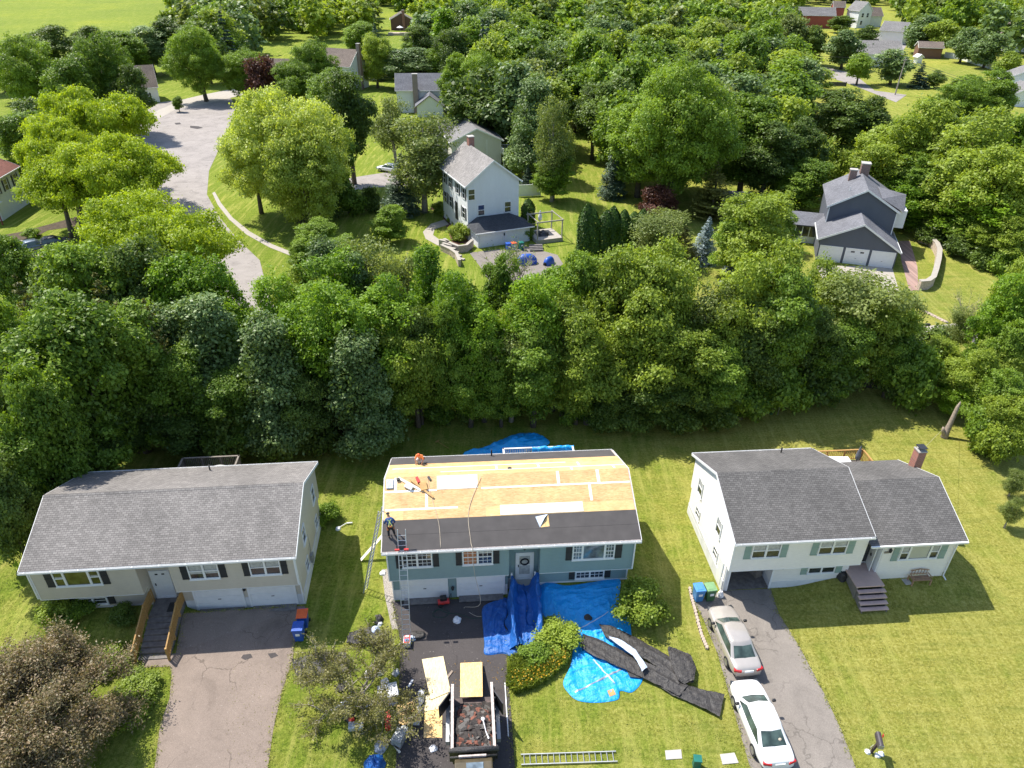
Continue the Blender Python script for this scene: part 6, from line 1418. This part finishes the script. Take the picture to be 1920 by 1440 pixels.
roofbox('cardboard_box', 'flattened cardboard box on the bare roof', 'cardboard', 2.4, 3.75, (.42, .55, .12), 'cardb', 12)
roofbox('nail_gun', 'red nail gun on the bare roof boards', 'nail gun', 2.05, 4.15, (.16, .42, .16), 'red', 20)
roofbox('paper_bag', 'white paper bag on the roof left of the nail gun', 'bag', 1.5, 3.75, (.5, .25, .14), 'plasticbag', -30)
roofbox('tool_pouch', 'dark tool pouch at the top of the white plank', 'pouch', .85, 4.25, (.2, .16, .12), 'black', 15); roofbox('hammer_tool', 'small grey tool on the bare roof right of the nail gun', 'tool', 2.75, 4.25, (.14, .3, .06), 'steel', 30)
def skin_mesh(name, V, E, Rr, mt, parent, root=0, sub=1):
    me = bpy.data.meshes.new(name); me.from_pydata([tuple(v) for v in V], E, []); me.materials.append(M_[mt])
    o = bpy.data.objects.new(name, me); col.objects.link(o); o.parent = parent
    md = o.modifiers.new('skin', 'SKIN'); md.use_smooth_shade = True
    for i, sv in enumerate(me.skin_vertices[0].data):
        r = Rr[i]; sv.radius = (r, r) if not isinstance(r, tuple) else r; sv.use_root = (i == root)
    s = o.modifiers.new('sub', 'SUBSURF'); s.levels = s.render_levels = sub; return o
def person(label, loc, yaw, J, shirt, trs, hair='black', boots='black', belt=None, harness=False):
    """J: joints in metres, x right, y forward, z up"""
    e = thing('person', label, 'person', tuple(loc), yaw)
    V, E, Rr = [], [], []
    def v(p, r, par=None):
        V.append(Vector(p)); Rr.append(r); i = len(V)-1
        if par is not None: E.append((par, i))
        return i
    pel = v(J['pel'], .12); ch = v(J['ch'], .13, pel); nk = v(J['nk'], .055, ch); hd = v(J['hd'], .088, nk); up = (Vector(J['hd'])-Vector(J['nk'])).normalized(); tp = v(Vector(J['hd'])+up*.09, .07, hd)
    fwd = Vector(J.get('face', (0, 1, 0))); v(Vector(J['hd'])+fwd*.10-up*.01, .018, hd)
    for s in ('L', 'R'):
        sg = -1 if s == 'L' else 1
        shd = v(J['sh'+s], .062, ch); el = v(J['el'+s], .045, shd); wr = v(J['wr'+s], .03, el); d = (Vector(J['wr'+s])-Vector(J['el'+s])).normalized(); sd = d.cross(Vector((0, 0, 1))); sd = sd.normalized() if sd.length > .1 else Vector((1, 0, 0))
        pm = v(Vector(J['wr'+s])+d*.06, .032, wr)
        for k in range(4): a = v(Vector(V[pm])+d*.04+sd*(.018*(k-1.5)), .010, pm); v(Vector(V[a])+d*(.045-.006*abs(k-1.5))+Vector((0, 0, -.012)), .008, a)
        t = v(Vector(V[wr])+d*.03+sd*(sg*.035), .011, wr); v(Vector(V[t])+d*.04+sd*(sg*.01), .009, t)
        hp = v(J['hp'+s], .095, pel); kn = v(J['kn'+s], .062, hp); an = v(J['an'+s], .042, kn); v(Vector(J['an'+s])+Vector(J.get('toe', (0, .16, -.05))), .038, an)
    skin_mesh('body', V, E, Rr, 'skin', e)
    S = [J['pel'], J['ch'], J['nk']]; SE = [(0, 1), (1, 2)]; SR = [(.155, .13), (.18, .14), .075]
    for s in ('L', 'R'):
        i = len(S); S += [J['sh'+s], J['el'+s]]; SR += [.085, .062]; SE += [(1, i), (i, i+1)]
        if J.get('long'): S.append(Vector(J['el'+s]).lerp(Vector(J['wr'+s]), .85)); SR.append(.05); SE.append((i+1, i+2))
    skin_mesh('shirt', [Vector(p) for p in S], SE, SR, shirt, e)
    S = [Vector(J['pel'])+Vector((0, 0, .03))]; SE = []; SR = [.15]
    for s in ('L', 'R'):
        i = len(S); S += [Vector(J['hp'+s]), Vector(J['kn'+s]), Vector(J['an'+s])+Vector((0, 0, .02))]; SR += [.115, .082, .065]; SE += [(0, i), (i, i+1), (i+1, i+2)]
    skin_mesh('trousers', S, SE, SR, trs, e)
    for s in ('L', 'R'):
        a = Vector(J['an'+s]); b = a+Vector(J.get('toe', (0, .16, -.05))); skin_mesh('boot', [a+Vector((0, 0, .02)), a+Vector((0, 0, -.03)), b], [(0, 1), (1, 2)], [.055, .055, .045], boots, e)
    h = Vector(J['hd'])+up*.045-fwd*.015; m = MB(); m.lathe([(.108, 0), (.112, .03), (.09, .08), (.03, .11)], 14); o = m.build('hair' if hair == 'hairm' else 'cap', M_[hair], e, smooth=True); o.location = h-up*.02; o.rotation_euler = Vector((0, 0, 1)).rotation_difference(up).to_euler()
    if belt:
        P = Vector(J['pel']); ax = (Vector(J['ch'])-P).normalized(); o = MB().lathe([(.165, -.05), (.175, 0), (.165, .05)], 18).build('tool_belt', M_[belt], e, smooth=True); o.location = P; o.rotation_euler = Vector((0, 0, 1)).rotation_difference(ax).to_euler()
        for s in (-1, 1): MB().obox((s*.18, -.03, -.09), (.09, .15, .2)).build('pouch', M_[belt], o, bevel=.02)
    if harness:
        a = Vector(J['pel'])+Vector((0, 0, .05)); m = MB()
        for s in (-1, 1): m.tube([Vector(J['ch'])+Vector((s*.10, -.10, .10)), Vector(J['ch'])+Vector((0, -.15, .0)), a+Vector((s*.10, -.12, .06))], .018, 5)
        m.build('harness', M_['vis'], e)
    return e
z8 = math.atan2(.0813, 1)
person('worker in blue shirt and harness bending at the left end of the felt strip', on_roof(.55, .85), .25, dict(pel=(0, -.06, .86), ch=(-.02, .16, 1.18), nk=(-.03, .27, 1.32), hd=(-.05, .36, 1.42), face=(-.2, .8, -.5), shL=(-.2, .17, 1.22), shR=(.17, .17, 1.22), elL=(-.30, .20, .96), elR=(.29, .18, .97), wrL=(-.28, .36, .78), wrR=(.24, .3, .76),
       hpL=(-.1, -.06, .84), hpR=(.1, -.06, .84), knL=(-.14, .08, .46), knR=(.15, .04, .47), anL=(-.14, -.05, .09), anR=(.20, .02, .10), long=1), 'shirt_b', 'trousers', 'trousers', belt='leather', harness=True)
person('worker in an orange shirt and cap crouching at the back edge of the roof', on_roof(2.05, 7.35), 3.0, dict(pel=(0, -.12, .36), ch=(0, .12, .70), nk=(0, .22, .82), hd=(0, .32, .90), face=(0, .8, -.5), shL=(-.19, .14, .74), shR=(.19, .14, .74), elL=(-.27, .28, .52), elR=(.27, .28, .52), wrL=(-.20, .42, .30), wrR=(.18, .44, .26),
       hpL=(-.1, -.10, .34), hpR=(.1, -.10, .34), knL=(-.2, .28, .42), knR=(.2, .26, .40), anL=(-.18, .12, .08), anR=(.18, .10, .08)), 'shirt_o', 'trousers2', 'orange', 'steel', belt='leather')
# ---------------- right hand lot furniture
e = thing('mailbox', 'dark brown mailbox on a slanted post at the lower right driveway', 'mailbox', tuple(gp(1636, 1412)), -.2)
MB().obox((0, 0, .6), (.11, .11, 1.25), (0, 8, 0)).build('post', M_['deadwood'] if False else plain('dark brown post', (.06, .04, .04), .8), e)
m = MB(); n = 10; m.prism([(-.13, 1.08)]+[(.13*math.cos(math.pi-math.pi*i/n), 1.26+.13*math.sin(math.pi*i/n)) for i in range(n+1)]+[(.13, 1.08)], -.45, .3, axis='y'); m.build('box', plain('dark brown mailbox shell', (.055, .045, .05), .5), e); MB().box(-.12, .12, -.47, -.452, 1.09, 1.36).build('door', M_['aluml'], e); MB().obox((.16, .1, 1.38), (.02, .12, .2)).build('flag', M_['red'], e)
for i, (x, y) in enumerate(((1627, 1410), (1645, 1417), (1652, 1414))): lump('stone', ['left', 'middle', 'right'][i]+' pale stone at the foot of the mailbox post', 'stone', x, y, .14, .12, 'white', i)
e = thing('garden_flag', 'small striped flag beside the mailbox post', 'flag', tuple(gp(1626, 1413)), .6); MB().tube([(0, 0, 0), (0, 0, .55)], .01, 5).build('stick', M_['steel'], e); m = MB(); [m.box(0, .3, -.004, .004, .3+.04*i, .34+.04*i, i % 2) for i in range(5)]; m.build('cloth', [M_['white'], M_['lens']], e)
o = crate('utility_box', 'green utility pedestal on the lawn at the bottom edge', 'utility box', 1305, 1436, (.36, .34, .62), 'teal_box', -5); MB().obox((0, 0, .64), (.4, .38, .05)).build('lid', M_['teal_box'], o)
for lab, px in (('left', [(1247,1407),(1277,1405),(1279,1422),(1249,1424)]), ('right', [(1350,1414),(1377,1411),(1385,1430),(1355,1433)])): flat('access_cover', lab+' pale concrete access cover flush in the lawn', px, 'conc', 'cover', z=.04, t=.06)
sr = random.Random(4)
pts = [(1293,1105),(1297,1125),(1303,1145),(1309,1170),(1316,1195),(1325,1215)]
for i in range(22):
    t = i/21*(len(pts)-1); j = min(len(pts)-2, int(t)); q = t-j; P = gp(pts[j][0]*(1-q)+pts[j+1][0]*q, pts[j][1]*(1-q)+pts[j+1][1]*q)
    o = MB().obox((0, 0, .07), (.24+sr.uniform(-.03, .03), .17, .16), (0, 0, sr.uniform(60, 90))).build('edging_stone', M_['stone'], bevel=.03, loc=tuple(P)); tag(o, 'pale brick like stone in the edging left of the silver car', 'stone', 'stones edging the grey driveway')
e = thing('garden_bench', 'worn brown bench on a small pad before the cream house', 'bench', tuple(gp(1722, 1093)), .08)
m = MB(); [m.box(-.62, .62, -.22+i*.15, -.10+i*.15, .42, .46) for i in range(3)]; m.build('seat', M_['benchm'], e)
m = MB(); m.tube([(-.6, .26, .85), (0, .28, .95), (.6, .26, .85)], .035, 6); m.tube([(-.6, .25, .58), (.6, .25, .58)], .03, 6); [m.tube([(-.5+i*.2, .26, .46), (-.5+i*.2, .27, .9)], .02, 5) for i in range(6)]; m.build('backrest', M_['benchm'], e)
for x in (-.6, .6):
    for y in (-.22, .25): MB().obox((x, y, .22), (.07, .07, .44)).build('leg', M_['benchm'], e)
    MB().tube([(x, .26, .62), (x, -.22, .64)], .03, 6).build('armrest', M_['benchm'], e)
flat('bench_pad', 'reddish brown pad under the bench', [(1692,1078),(1740,1074),(1752,1110),(1700,1112)], 'concs', 'paving', z=.45, t=.4) if False else None
crate('stepping_slab', 'small grey slab left of the bench', 'slab', 1700, 1091, (.45, .5, .05), 'conc', 8)
# back lawn right
e = thing('broken_trunk', 'weathered broken tree trunk leaning at the edge of the right back lawn', 'trunk', tuple(gp(1770, 820)), 0)
m = MB(); m.tube([(0, 0, -.2), (.1, .1, .5), (.3, .3, 1.5), (.5, .5, 2.7), (.6, .55, 3.2)], [.33, .24, .2, .15, .05], 9); m.build('trunk', M_['deadwood'], e, smooth=True); MB().tube([(0, 0, .1), (-.25, .1, .7), (-.3, .12, .95)], [.2, .14, .08], 8).build('stub', M_['deadwood'], e, smooth=True)
T0 = gp(1770, 820); cord('guy_line', 'pale line stretched from the cream house chimney to the broken trunk', [loc2w(HR, WE+.2, 6.6, 6.1), tuple(Vector((T0.x+.3, T0.y+.3, 1.6)))], .008, 'rope', 'line', True, sub=8, sag=.0)
e = thing('birdhouse_post', 'small white birdhouse on a thin pole at the edge of the back lawn', 'birdhouse', tuple(gp(1458, 778)), 0); MB().tube([(0, 0, 0), (0, 0, 1.5)], .025, 6).build('pole', M_['aluml'], e); m = MB(); m.box(-.12, .12, -.12, .12, 1.5, 1.75); m.prism([(-.16, 1.75), (0, 1.9), (.16, 1.75)], -.16, .16, axis='y'); m.build('house', M_['white'], e)
for lab, px, py, c_ in (('terracotta', 1425, 777, 'orange'), ('white', 1434, 775, 'white'), ('green', 1445, 776, 'bing')):
    e = thing('planter', lab+' planter bowl on the back lawn near the birdhouse', 'planter', tuple(gp(px, py)), 0); MB().lathe([(.16, 0), (.28, .24), (.30, .26), (.24, .25)], 14).build('bowl', M_[c_], e); MB().lathe([(.24, .22), (.02, .23)], 14).build('soil', M_['mulch'], e)
# ---------------- mid distance objects
bin_('blue bin before the left of the colonial house garage', gp(953, 470), .4, 'binb', 'binb'); bin_('bin with orange lid before the colonial house garage', gp(963, 469), .4, 'binb', 'orange'); bin_('teal bin at the right corner of the colonial house garage', gp(977, 468), .4, 'teal_box', 'teal_box')
car('dark blue grey car parked at the left edge behind the trees', gp(45, 478), gp(75, 472), 'paint_g'); car('dark car parked just right of the blue grey one', gp(82, 470), gp(108, 466), 'steel', 1); car('white car half hidden by the spruce on the side street', gp(712, 322), gp(738, 326), 'paint_w')
def covered(name, label, px, py, yaw, size):
    e = thing(name, label, 'vehicle', tuple(gp(px, py)), yaw); m = MB(); rows = []
    for i in range(17):
        x = -size[0]/2+size[0]*i/16; t = abs(2*i/16-1); hh = size[2]*(1-t**3*.5); ww = size[1]/2*(1-t**4*.4)
        rows.append([(x, ww*math.cos(a)*(1+.05*math.sin(i*2+a*3)), hh*math.sin(a)**.7 if 0 < a < math.pi else 0) for a in [math.pi*j/12 for j in range(13)]])
    m.grid(rows); m.build('cover', M_['binb'], e, smooth=True); 
    for s in (-1, 1): MB().tube([(s*size[0]*.38, -.1, .28), (s*size[0]*.38, .1, .28)], .28, 14).build('wheel', M_['tyre'], e)
    return e
covered('covered_vehicle', 'blue covered vehicle on the colonial house driveway', 987, 494, .25, (2.6, 1.3, 1.3)); covered('covered_vehicle', 'smaller blue covered motorcycle right of the larger covered vehicle', 1029, 495, .9, (1.7, .9, 1.0))
# retaining wall, steps, shrubs of the colonial house
def low_wall(name, label, px, h, w, mt, cat='wall', cap=None):
    P = [gp(*p) for p in px]; e = thing(name, label, cat, tuple(P[0])); m = MB(); c = MB()
    L_, R_ = [], []
    for i, p in enumerate(P):
        d = (P[min(i+1, len(P)-1)]-P[max(0, i-1)]); d.z = 0; d.normalize(); n = Vector((-d.y, d.x, 0)); L_.append(p+n*w/2-P[0]); R_.append(p-n*w/2-P[0])
    for i in range(len(P)-1):
        v = [L_[i], L_[i+1], R_[i+1], R_[i]]; m.add([(q.x, q.y, z) for z in (-.1, h) for q in v], [(0,3,2,1),(4,5,6,7),(0,1,5,4),(1,2,6,5),(2,3,7,6),(3,0,4,7)])
    m.build('body', M_[mt], e)
    for i in range(len(P)-1):
        a, b, k2 = L_[i], L_[i+1], 1.25; v = [R_[i]+(L_[i]-R_[i])*1.12, R_[i+1]+(L_[i+1]-R_[i+1])*1.12, L_[i+1]+(R_[i+1]-L_[i+1])*1.12, L_[i]+(R_[i]-L_[i])*1.12]
        c.add([(q.x, q.y, z) for z in (h+.003, h+.1) for q in v], [(0,3,2,1),(4,5,6,7),(0,1,5,4),(1,2,6,5),(2,3,7,6),(3,0,4,7)])
    c.build('coping', M_[cap or 'walk'], e); return e
low_wall('retaining_wall', 'curved stone retaining wall beside the colonial house garage steps', [(833,460),(845,468),(860,474),(875,472),(886,462)], .9, .35, 'stone'); low_wall('retaining_wall', 'lower stone wall at the foot of the colonial house steps', [(828,470),(845,478),(856,486),(862,500)], .8, .35, 'stone')
low_wall('garden_wall', 'long curved stone wall bounding the grass beside the slate grey house', [(1722,453),(1742,460),(1752,470),(1757,482),(1755,500),(1750,520),(1745,535),(1735,542),(1720,543)], 1.1, .5, 'stone')
for i in range(6):
    P = gp(834+i*5.4, 464+i*4.4); o = MB().box(-.8, .8, -.22, .22, -.2, 1.0-.16*i).build('garden_step', M_['walk'], loc=tuple(P)); o.rotation_euler.z = -.55; tag(o, 'stone step in the flight down to the colonial house driveway, '+['topmost', 'second from the top', 'third from the top', 'third from the bottom', 'second from the bottom', 'lowest'][i], 'step', 'garden steps of the colonial house')
for lab, px, py, r, h, kd in (('round clipped bush at the top of the mulch bed', 838, 404, 1.1, 1.3, 'hedgelight'), ('round clipped bush in the middle of the mulch bed', 851, 414, .95, 1.2, 'hedgelight'), ('small clipped bush beside the path of the colonial house', 855, 421, .7, .8, 'hedgelight'), ('pale flowering shrub at the corner of the colonial house', 862, 447, 1.5, 2.0, 'airybush'), ('whitish shrub at the far end of the mulch bed', 825, 396, 1.1, 1.4, 'airybush'), ('small light green plant in the lower mulch bed', 868, 466, .6, .6, 'hedgelight'), ('small shrub on the grass by the red roofed house', 60, 445, 1.1, 1.2, 'hedge'), ('dark shrub right of the colonial house garage', 986, 448, 1.0, 2.2, 'hedge')):
    if kd == 'airybush': kd = 'hedgelight'
    P = gp(px, py); put_tree(kd, P.x, P.y, h, r, lab, None, 'shrub', 'shrub')
# pergola deck
e = thing('pergola', 'weathered white pergola over a raised deck right of the colonial house', 'pergola', tuple(gp(1022, 447)), .35)
MB().box(-1.9, 1.9, -1.8, 2.2, 0, .55).build('deck_floor', M_['walk'], e); MB().box(-1.2, 1.1, -.6, 1.6, .553, .57).build('rug', M_['shut_n'], e)
for x in (-1.8, 1.8):
    for y in (-1.6, 2.1): MB().obox((x, y, 1.75), (.14, .14, 2.4)).build('post', M_['walk'], e)
m = MB(); [m.obox((0, y, 2.95), (4.0, .1, .16)) for y in (-1.6, 2.1)]; [m.obox((x, .25, 3.08), (.07, 4.2, .12)) for x in (-1.8, 1.8)]; [m.obox((0, y, 1.5), (3.6, .05, .06)) for y in (2.1,)]; m.build('beam', M_['walk'], e)
o = lump('patio_furniture', 'dark patio furniture under the pergola', 'furniture', 1018, 447, .7, .5, 'steel', 3, z=.58); e2_ = thing('sun_shade', 'closed white umbrella under the pergola', 'umbrella', tuple(gp(1012, 430, .56))); MB().tube([(0, 0, 0), (0, 0, 2.2)], .03, 6).build('pole', M_['steel'], e2_); MB().lathe([(.04, .7), (.28, .9), (.3, 1.3), (.05, 2.2)], 9).build('canopy', M_['plasticbag'], e2_)
m = MB()
for i in range(5): m.box(-.9, .9, -.32*(i+1), -.32*i, 0, .55-.11*(i+1)+.02)
o = m.build('deck_steps', M_['concs'], loc=tuple(gp(1004, 464))); o.rotation_euler.z = .1; tag(o, 'grey steps leading from the pergola deck to the driveway', 'steps')
# utility pole with wires
P = gp(1678, 178); e = thing('utility_pole', 'wooden utility pole with crossarm by the distant street', 'pole', tuple(P)); MB().tube([(0, 0, 0), (.25, 0, 9.5)], [.2, .14], 8).build('post', M_['barkpale'], e); MB().obox((.2, 0, 8.8), (2.4, .14, .16), (0, 0, 40)).build('crossarm', M_['barkpale'], e)
for s in (-1, 1): cord('power_line', ['left', 'right'][s > 0]+' hand wire running down from the utility pole', [tuple(P+Vector((.2+s*.8, s*.6, 8.9))), tuple(P+Vector((11+s, -19, 5.5)))], .035, 'black', 'wire', True, 6, .0)
cord('power_line', 'wire running left from the utility pole', [tuple(P+Vector((.1, 0, 8.9))), tuple(P+Vector((-22, 9, 8.5)))], .035, 'black', 'wire', True, 6)
e = thing('street_mailbox', 'dark mailbox on a post by the far sidewalk', 'mailbox', tuple(gp(1731, 627)), 0); MB().obox((0, 0, .55), (.1, .1, 1.1)).build('post', M_['greywood'], e); MB().obox((.1, 0, 1.15), (.55, .25, .25)).build('box', M_['steel'], e, bevel=.05)
pts = [(1733,585),(1742,590),(1752,596),(1762,600),(1773,604)]
for i in range(9): P = gp(1733+i*5, 584+i*2.5); o = lump('border_stone', 'pale border stone in the row on the grass below the garden wall', 'stone', 1733+i*5, 584+i*2.5, .22, .16, 'stone', i); o['group'] = 'border stones below the garden wall'
for lab, a_, b_ in (('small sapling on the island of the cul-de-sac', 337, 210),):
    P = gp(a_, b_); put_tree('maple', P.x, P.y, 3.6, 1.2, lab)
# ---------------- branching trees with visible limbs
def branchy(seed, h, spread, depth, leafn, ls, r0, up=.35, nb=(3, 4), ltint=(.5, .18), twig=.5, cl=.16, droop=0):
    rr = random.Random(seed); nr = np.random.default_rng(seed); m = MB(); tips = []
    def grow(p, d, ln, r, dep):
        pts = [p]; q = p.copy(); dd = d.copy()
        for i in range(3):
            dd = (dd+Vector([rr.uniform(-.28, .28) for _ in range(3)])+Vector((0, 0, up*.12-droop*(1-dep/depth)*.2))).normalized(); q = q+dd*ln/3; pts.append(q.copy())
        m.tube(pts, [r, r*.85, r*.7, r*.55], 5 if r > .03 else 3, caps=False)
        if dep <= 1:
            for t in range(len(pts)): tips.append((pts[t], dd))
        if dep == 0: return
        n = rr.randint(*nb)
        for i in range(n):
            o = pts[rr.choice((1, 2, 3, 3))] if i else pts[3]
            nd = (dd+Vector((rr.uniform(-1, 1), rr.uniform(-1, 1), rr.uniform(-.5, .7)))*spread).normalized()
            grow(o, nd, ln*rr.uniform(.62, .84), r*.58, dep-1)
    return rr, nr, m, tips, grow
def finish(e, m, tips, leafn, ls, mat, bark, cl):
    m.build('branches', M_[bark], e, smooth=True)
    idx = rng.integers(len(tips), size=leafn); T = np.array([tuple(t[0]) for t in tips]); P = T[idx]+rng.normal(size=(leafn, 3))*cl
    NN = rng.normal(size=(leafn, 3))*.7+np.array([0, 0, .7]); tt = rng.random(len(tips))[idx]*.45+.25+rng.normal(size=leafn)*.1
    leaf_obj(P, NN, rng.uniform(.5, 1.3, leafn)*ls, np.clip(tt, 0, 1), .45, LEAF[mat], 'crown', e)
e = thing('olive_leaved_tree', 'sparse olive leaved tree with pale limbs over the roofing supplies', 'tree', tuple(gp(676, 1318)), .4)
rr, nr, m, tips, grow = branchy(5, 5, .8, 5, 0, 0, 0)
for i in range(7):
    a = i*6.283/7+rr.uniform(-.3, .3); grow(Vector((0, 0, .5)), Vector((math.cos(a)*.9, math.sin(a)*.9, .55)).normalized(), 1.5, .075, 4)
m.tube([(0, 0, -.2), (0, 0, .8)], [.17, .12], 8)
finish(e, m, tips, 21000, .066, 'olive', 'barkpale', .10)
e = thing('bronze_leaved_tree', 'large bushy tree with bronze tinged leaves at the lower left corner', 'tree', tuple(gp(95, 1385)), 1.1)
rr, nr, m, tips, grow = branchy(9, 5, .8, 5, 0, 0, 0)
for i in range(17):
    a = i*2.4+rr.uniform(-.3, .3); el = rr.uniform(.05, 1.25); grow(Vector((0, 0, .7)), Vector((math.cos(a)*math.cos(el), math.sin(a)*math.cos(el), math.sin(el))).normalized(), 1.75, .09, 4)
finish(e, m, tips, 125000, .07, 'bronze', 'bark', .17)
e = thing('bare_branched_tree', 'nearly bare pale branched tree over the lawn at the right', 'tree', tuple(gp(1797, 640)), .3)
rr, nr, m, tips, grow = branchy(12, 5, .5, 4, 0, 0, 0); [grow(Vector((0, 0, .2)), Vector((rr.uniform(-.4, .4), rr.uniform(-.3, .3), 1)).normalized(), 2.0, .05, 3) for _ in range(6)]; finish(e, m, tips, 900, .1, 'airy', 'barkpale', .2)
e = thing('bare_branched_tree', 'leafless dead tree before the colonial house driveway', 'tree', tuple(gp(985, 600)), .3)
rr, nr, m, tips, grow = branchy(14, 5, .6, 4, 0, 0, 0); [grow(Vector((0, 0, 1.5)), Vector((rr.uniform(-.4, .4), rr.uniform(-.3, .3), 1)).normalized(), 2.9, .09, 3) for _ in range(4)]; m.tube([(0, 0, 0), (0, 0, 1.6)], .14, 7); finish(e, m, tips, 1500, .11, 'light', 'barkpale', .25)
# twin trunks of the airy tree at the right end of the belt
# ---------------- shrubs near the houses and the flower bed
P = gp(1195, 1150); put_tree('hedgelight', P.x, P.y, 1.9, 1.35, 'loose light green shrub with pink blooms right of the blue tarp', None, 'shrub', 'shrub')
for lab, x, y, r, h in (('dark shrub under the basement window of the beige house', 150, 1150, .9, .9), ('dark shrub beside the beige house steps', 235, 1165, .8, .9), ('green shrub at the left corner of the beige house', 108, 1160, .9, 1.2), ('shrub at the back right corner of the beige house', 612, 975, .9, 1.3), ('small shrub at the gravel strip corner', 696, 1165, .3, .4), ('yellow green shrub right of the bronze tree', 215, 1245, .9, .9), ('bushy green plant at the front walk of the beige house', 262, 1290, 1.0, .8), ('low green plant in the shade of the bronze tree', 240, 1340, 1.1, .9)):
    P = gp(x, y); put_tree('hedge' if 'dark' in lab or 'back' in lab else 'hedgelight', P.x, P.y, h, r, lab, None, 'shrub', 'shrub')
def bed(name, label, poly, n, mat, ls, h, asp=.12, up=1.2, kind='stuff', cat='flowers', zoff=0, e=None):
    xs_ = [p[0] for p in poly]; ys_ = [p[1] for p in poly]; Pts = []
    while len(Pts) < n:
        x, y = random.uniform(min(xs_), max(xs_)), random.uniform(min(ys_), max(ys_))
        if inpoly((x, y), poly): Pts.append(gp(x, y))
    P = np.array([tuple(p) for p in Pts]); P[:, 2] += rng.uniform(.1, 1, n)*h+zoff; NN = rng.normal(size=(n, 3)); NN[:, 2] *= .6 if up > 1 else 1; NN[:, 2] += 0 if up > 1 else 1
    o = leaf_obj(P, NN, rng.uniform(.6, 1.4, n)*ls, rng.random(n)*.6+.2, asp, LEAF[mat], name); return tag(o, label, cat, kind=kind)
lp = [(955,1238),(985,1225),(1010,1205),(1035,1190),(1062,1182),(1075,1200),(1072,1225),(1062,1250),(1030,1275),(1000,1292),(965,1303),(950,1285)]
bed('daylilies', 'green and yellow daylily leaves filling the curved bed by the driveway', lp, 15000, 'lily', .16, .45, .16); bed('lily_blooms', 'yellow orange blooms over the daylily bed', [(958,1270),(990,1262),(1015,1240),(1050,1212),(1072,1205),(1068,1240),(1035,1272),(1000,1290),(965,1300)], 260, 'bloom', .042, .15, .8, 0, zoff=.42)
for lab, x, y, r, h, kd in (('pale green rounded shrub at the top of the daylily bed', 1042, 1200, 1.15, 1.1, 'hedgelight'), ('darker shrub in the middle of the daylily bed', 1003, 1232, .9, .9, 'hedge')):
    P = gp(x, y); put_tree(kd, P.x, P.y, h, r, lab, None, 'shrub', 'shrub')
DR = [[(342,1150),(573,1136),(556,1180),(549,1235),(528,1300),(512,1370),(498,1470),(286,1470),(300,1360),(318,1310),(322,1262),(318,1250),(266,1252),(268,1228),(330,1225)], [(735,1128),(955,1120),(950,1250),(958,1330),(968,1470),(740,1470),(748,1300),(750,1200)],
      [(1352,1108),(1445,1104),(1460,1150),(1500,1215),(1545,1300),(1580,1375),(1620,1480),(1418,1480),(1375,1330),(1345,1225),(1318,1160),(1302,1130)], [(716,1068),(732,1066),(740,1128),(752,1180),(735,1180),(722,1120)]]
nP = []; k_ = 0
while len(nP) < 70000 and k_ < 400000:
    k_ += 1; x, y = rng.uniform(-36, 34), rng.uniform(19.5, 50)
    c = noise.noise(Vector((x*1.3, y*1.3, 3)))+.5*noise.noise(Vector((x*4, y*4, 7)))
    if c < rng.uniform(-.35, .5): continue
    p2 = pj((x, y, 0))
    if any(inpoly(p2, q) for q in DR): continue
    nP.append((x, y, hg(x, y)+.02, c))
A_ = np.array(nP); n_ = len(A_); NN = rng.normal(size=(n_, 3)); NN[:, 2] = np.abs(NN[:, 2])*.7+.4
dry_ = np.clip(.38+.012*(A_[:, 0]-2)+rng.normal(size=n_)*.17-.25*A_[:, 3], 0, 1)
o = leaf_obj(A_[:, :3], NN, rng.uniform(.025, .06, n_), dry_, .3, LEAF['tuft'], 'lawn_grass'); tag(o, 'short uneven grass tufts across the near lawns', 'grass', kind='stuff')
eP = []
for poly in DR[:3]:
    for i in range(len(poly)):
        a, b = gp(*poly[i]), gp(*poly[(i+1) % len(poly)]); L_ = (b-a).length
        if min(poly[i][1], poly[(i+1) % len(poly)][1]) < 1130 and abs(poly[i][1]-poly[(i+1) % len(poly)][1]) < 25: continue
        for _ in range(int(L_*55)):
            t = rng.random(); q = a.lerp(b, t); w_ = .12+.14*noise.noise(Vector((q.x*1.5, q.y*1.5, 2))); eP.append((q.x+rng.normal()*w_, q.y+rng.normal()*w_*.5, q.z+rng.uniform(.02, .09)))
A_ = np.array(eP); n_ = len(A_); NN = rng.normal(size=(n_, 3)); NN[:, 2] = np.abs(NN[:, 2])
o = leaf_obj(A_, NN, rng.uniform(.03, .08, n_), rng.uniform(.2, 1, n_), .3, LEAF['tuft'], 'verge_grass'); tag(o, 'ragged grass and weeds along the driveway edges', 'grass', kind='stuff')
bed('chip_litter', 'scattered pale chips and leaves on the weathered driveway', [(430,1240),(548,1240),(510,1440),(420,1440)], 420, 'olive', .022, .005, .7, 0, cat='litter', zoff=.02)
bed('wood_scraps', 'small wood splinters on the driveway behind the truck', [(840,1240),(940,1240),(945,1300),(845,1300)], 90, 'bloom', .05, .01, .2, 0, cat='litter', zoff=.03)
print('objects', len(bpy.data.objects))
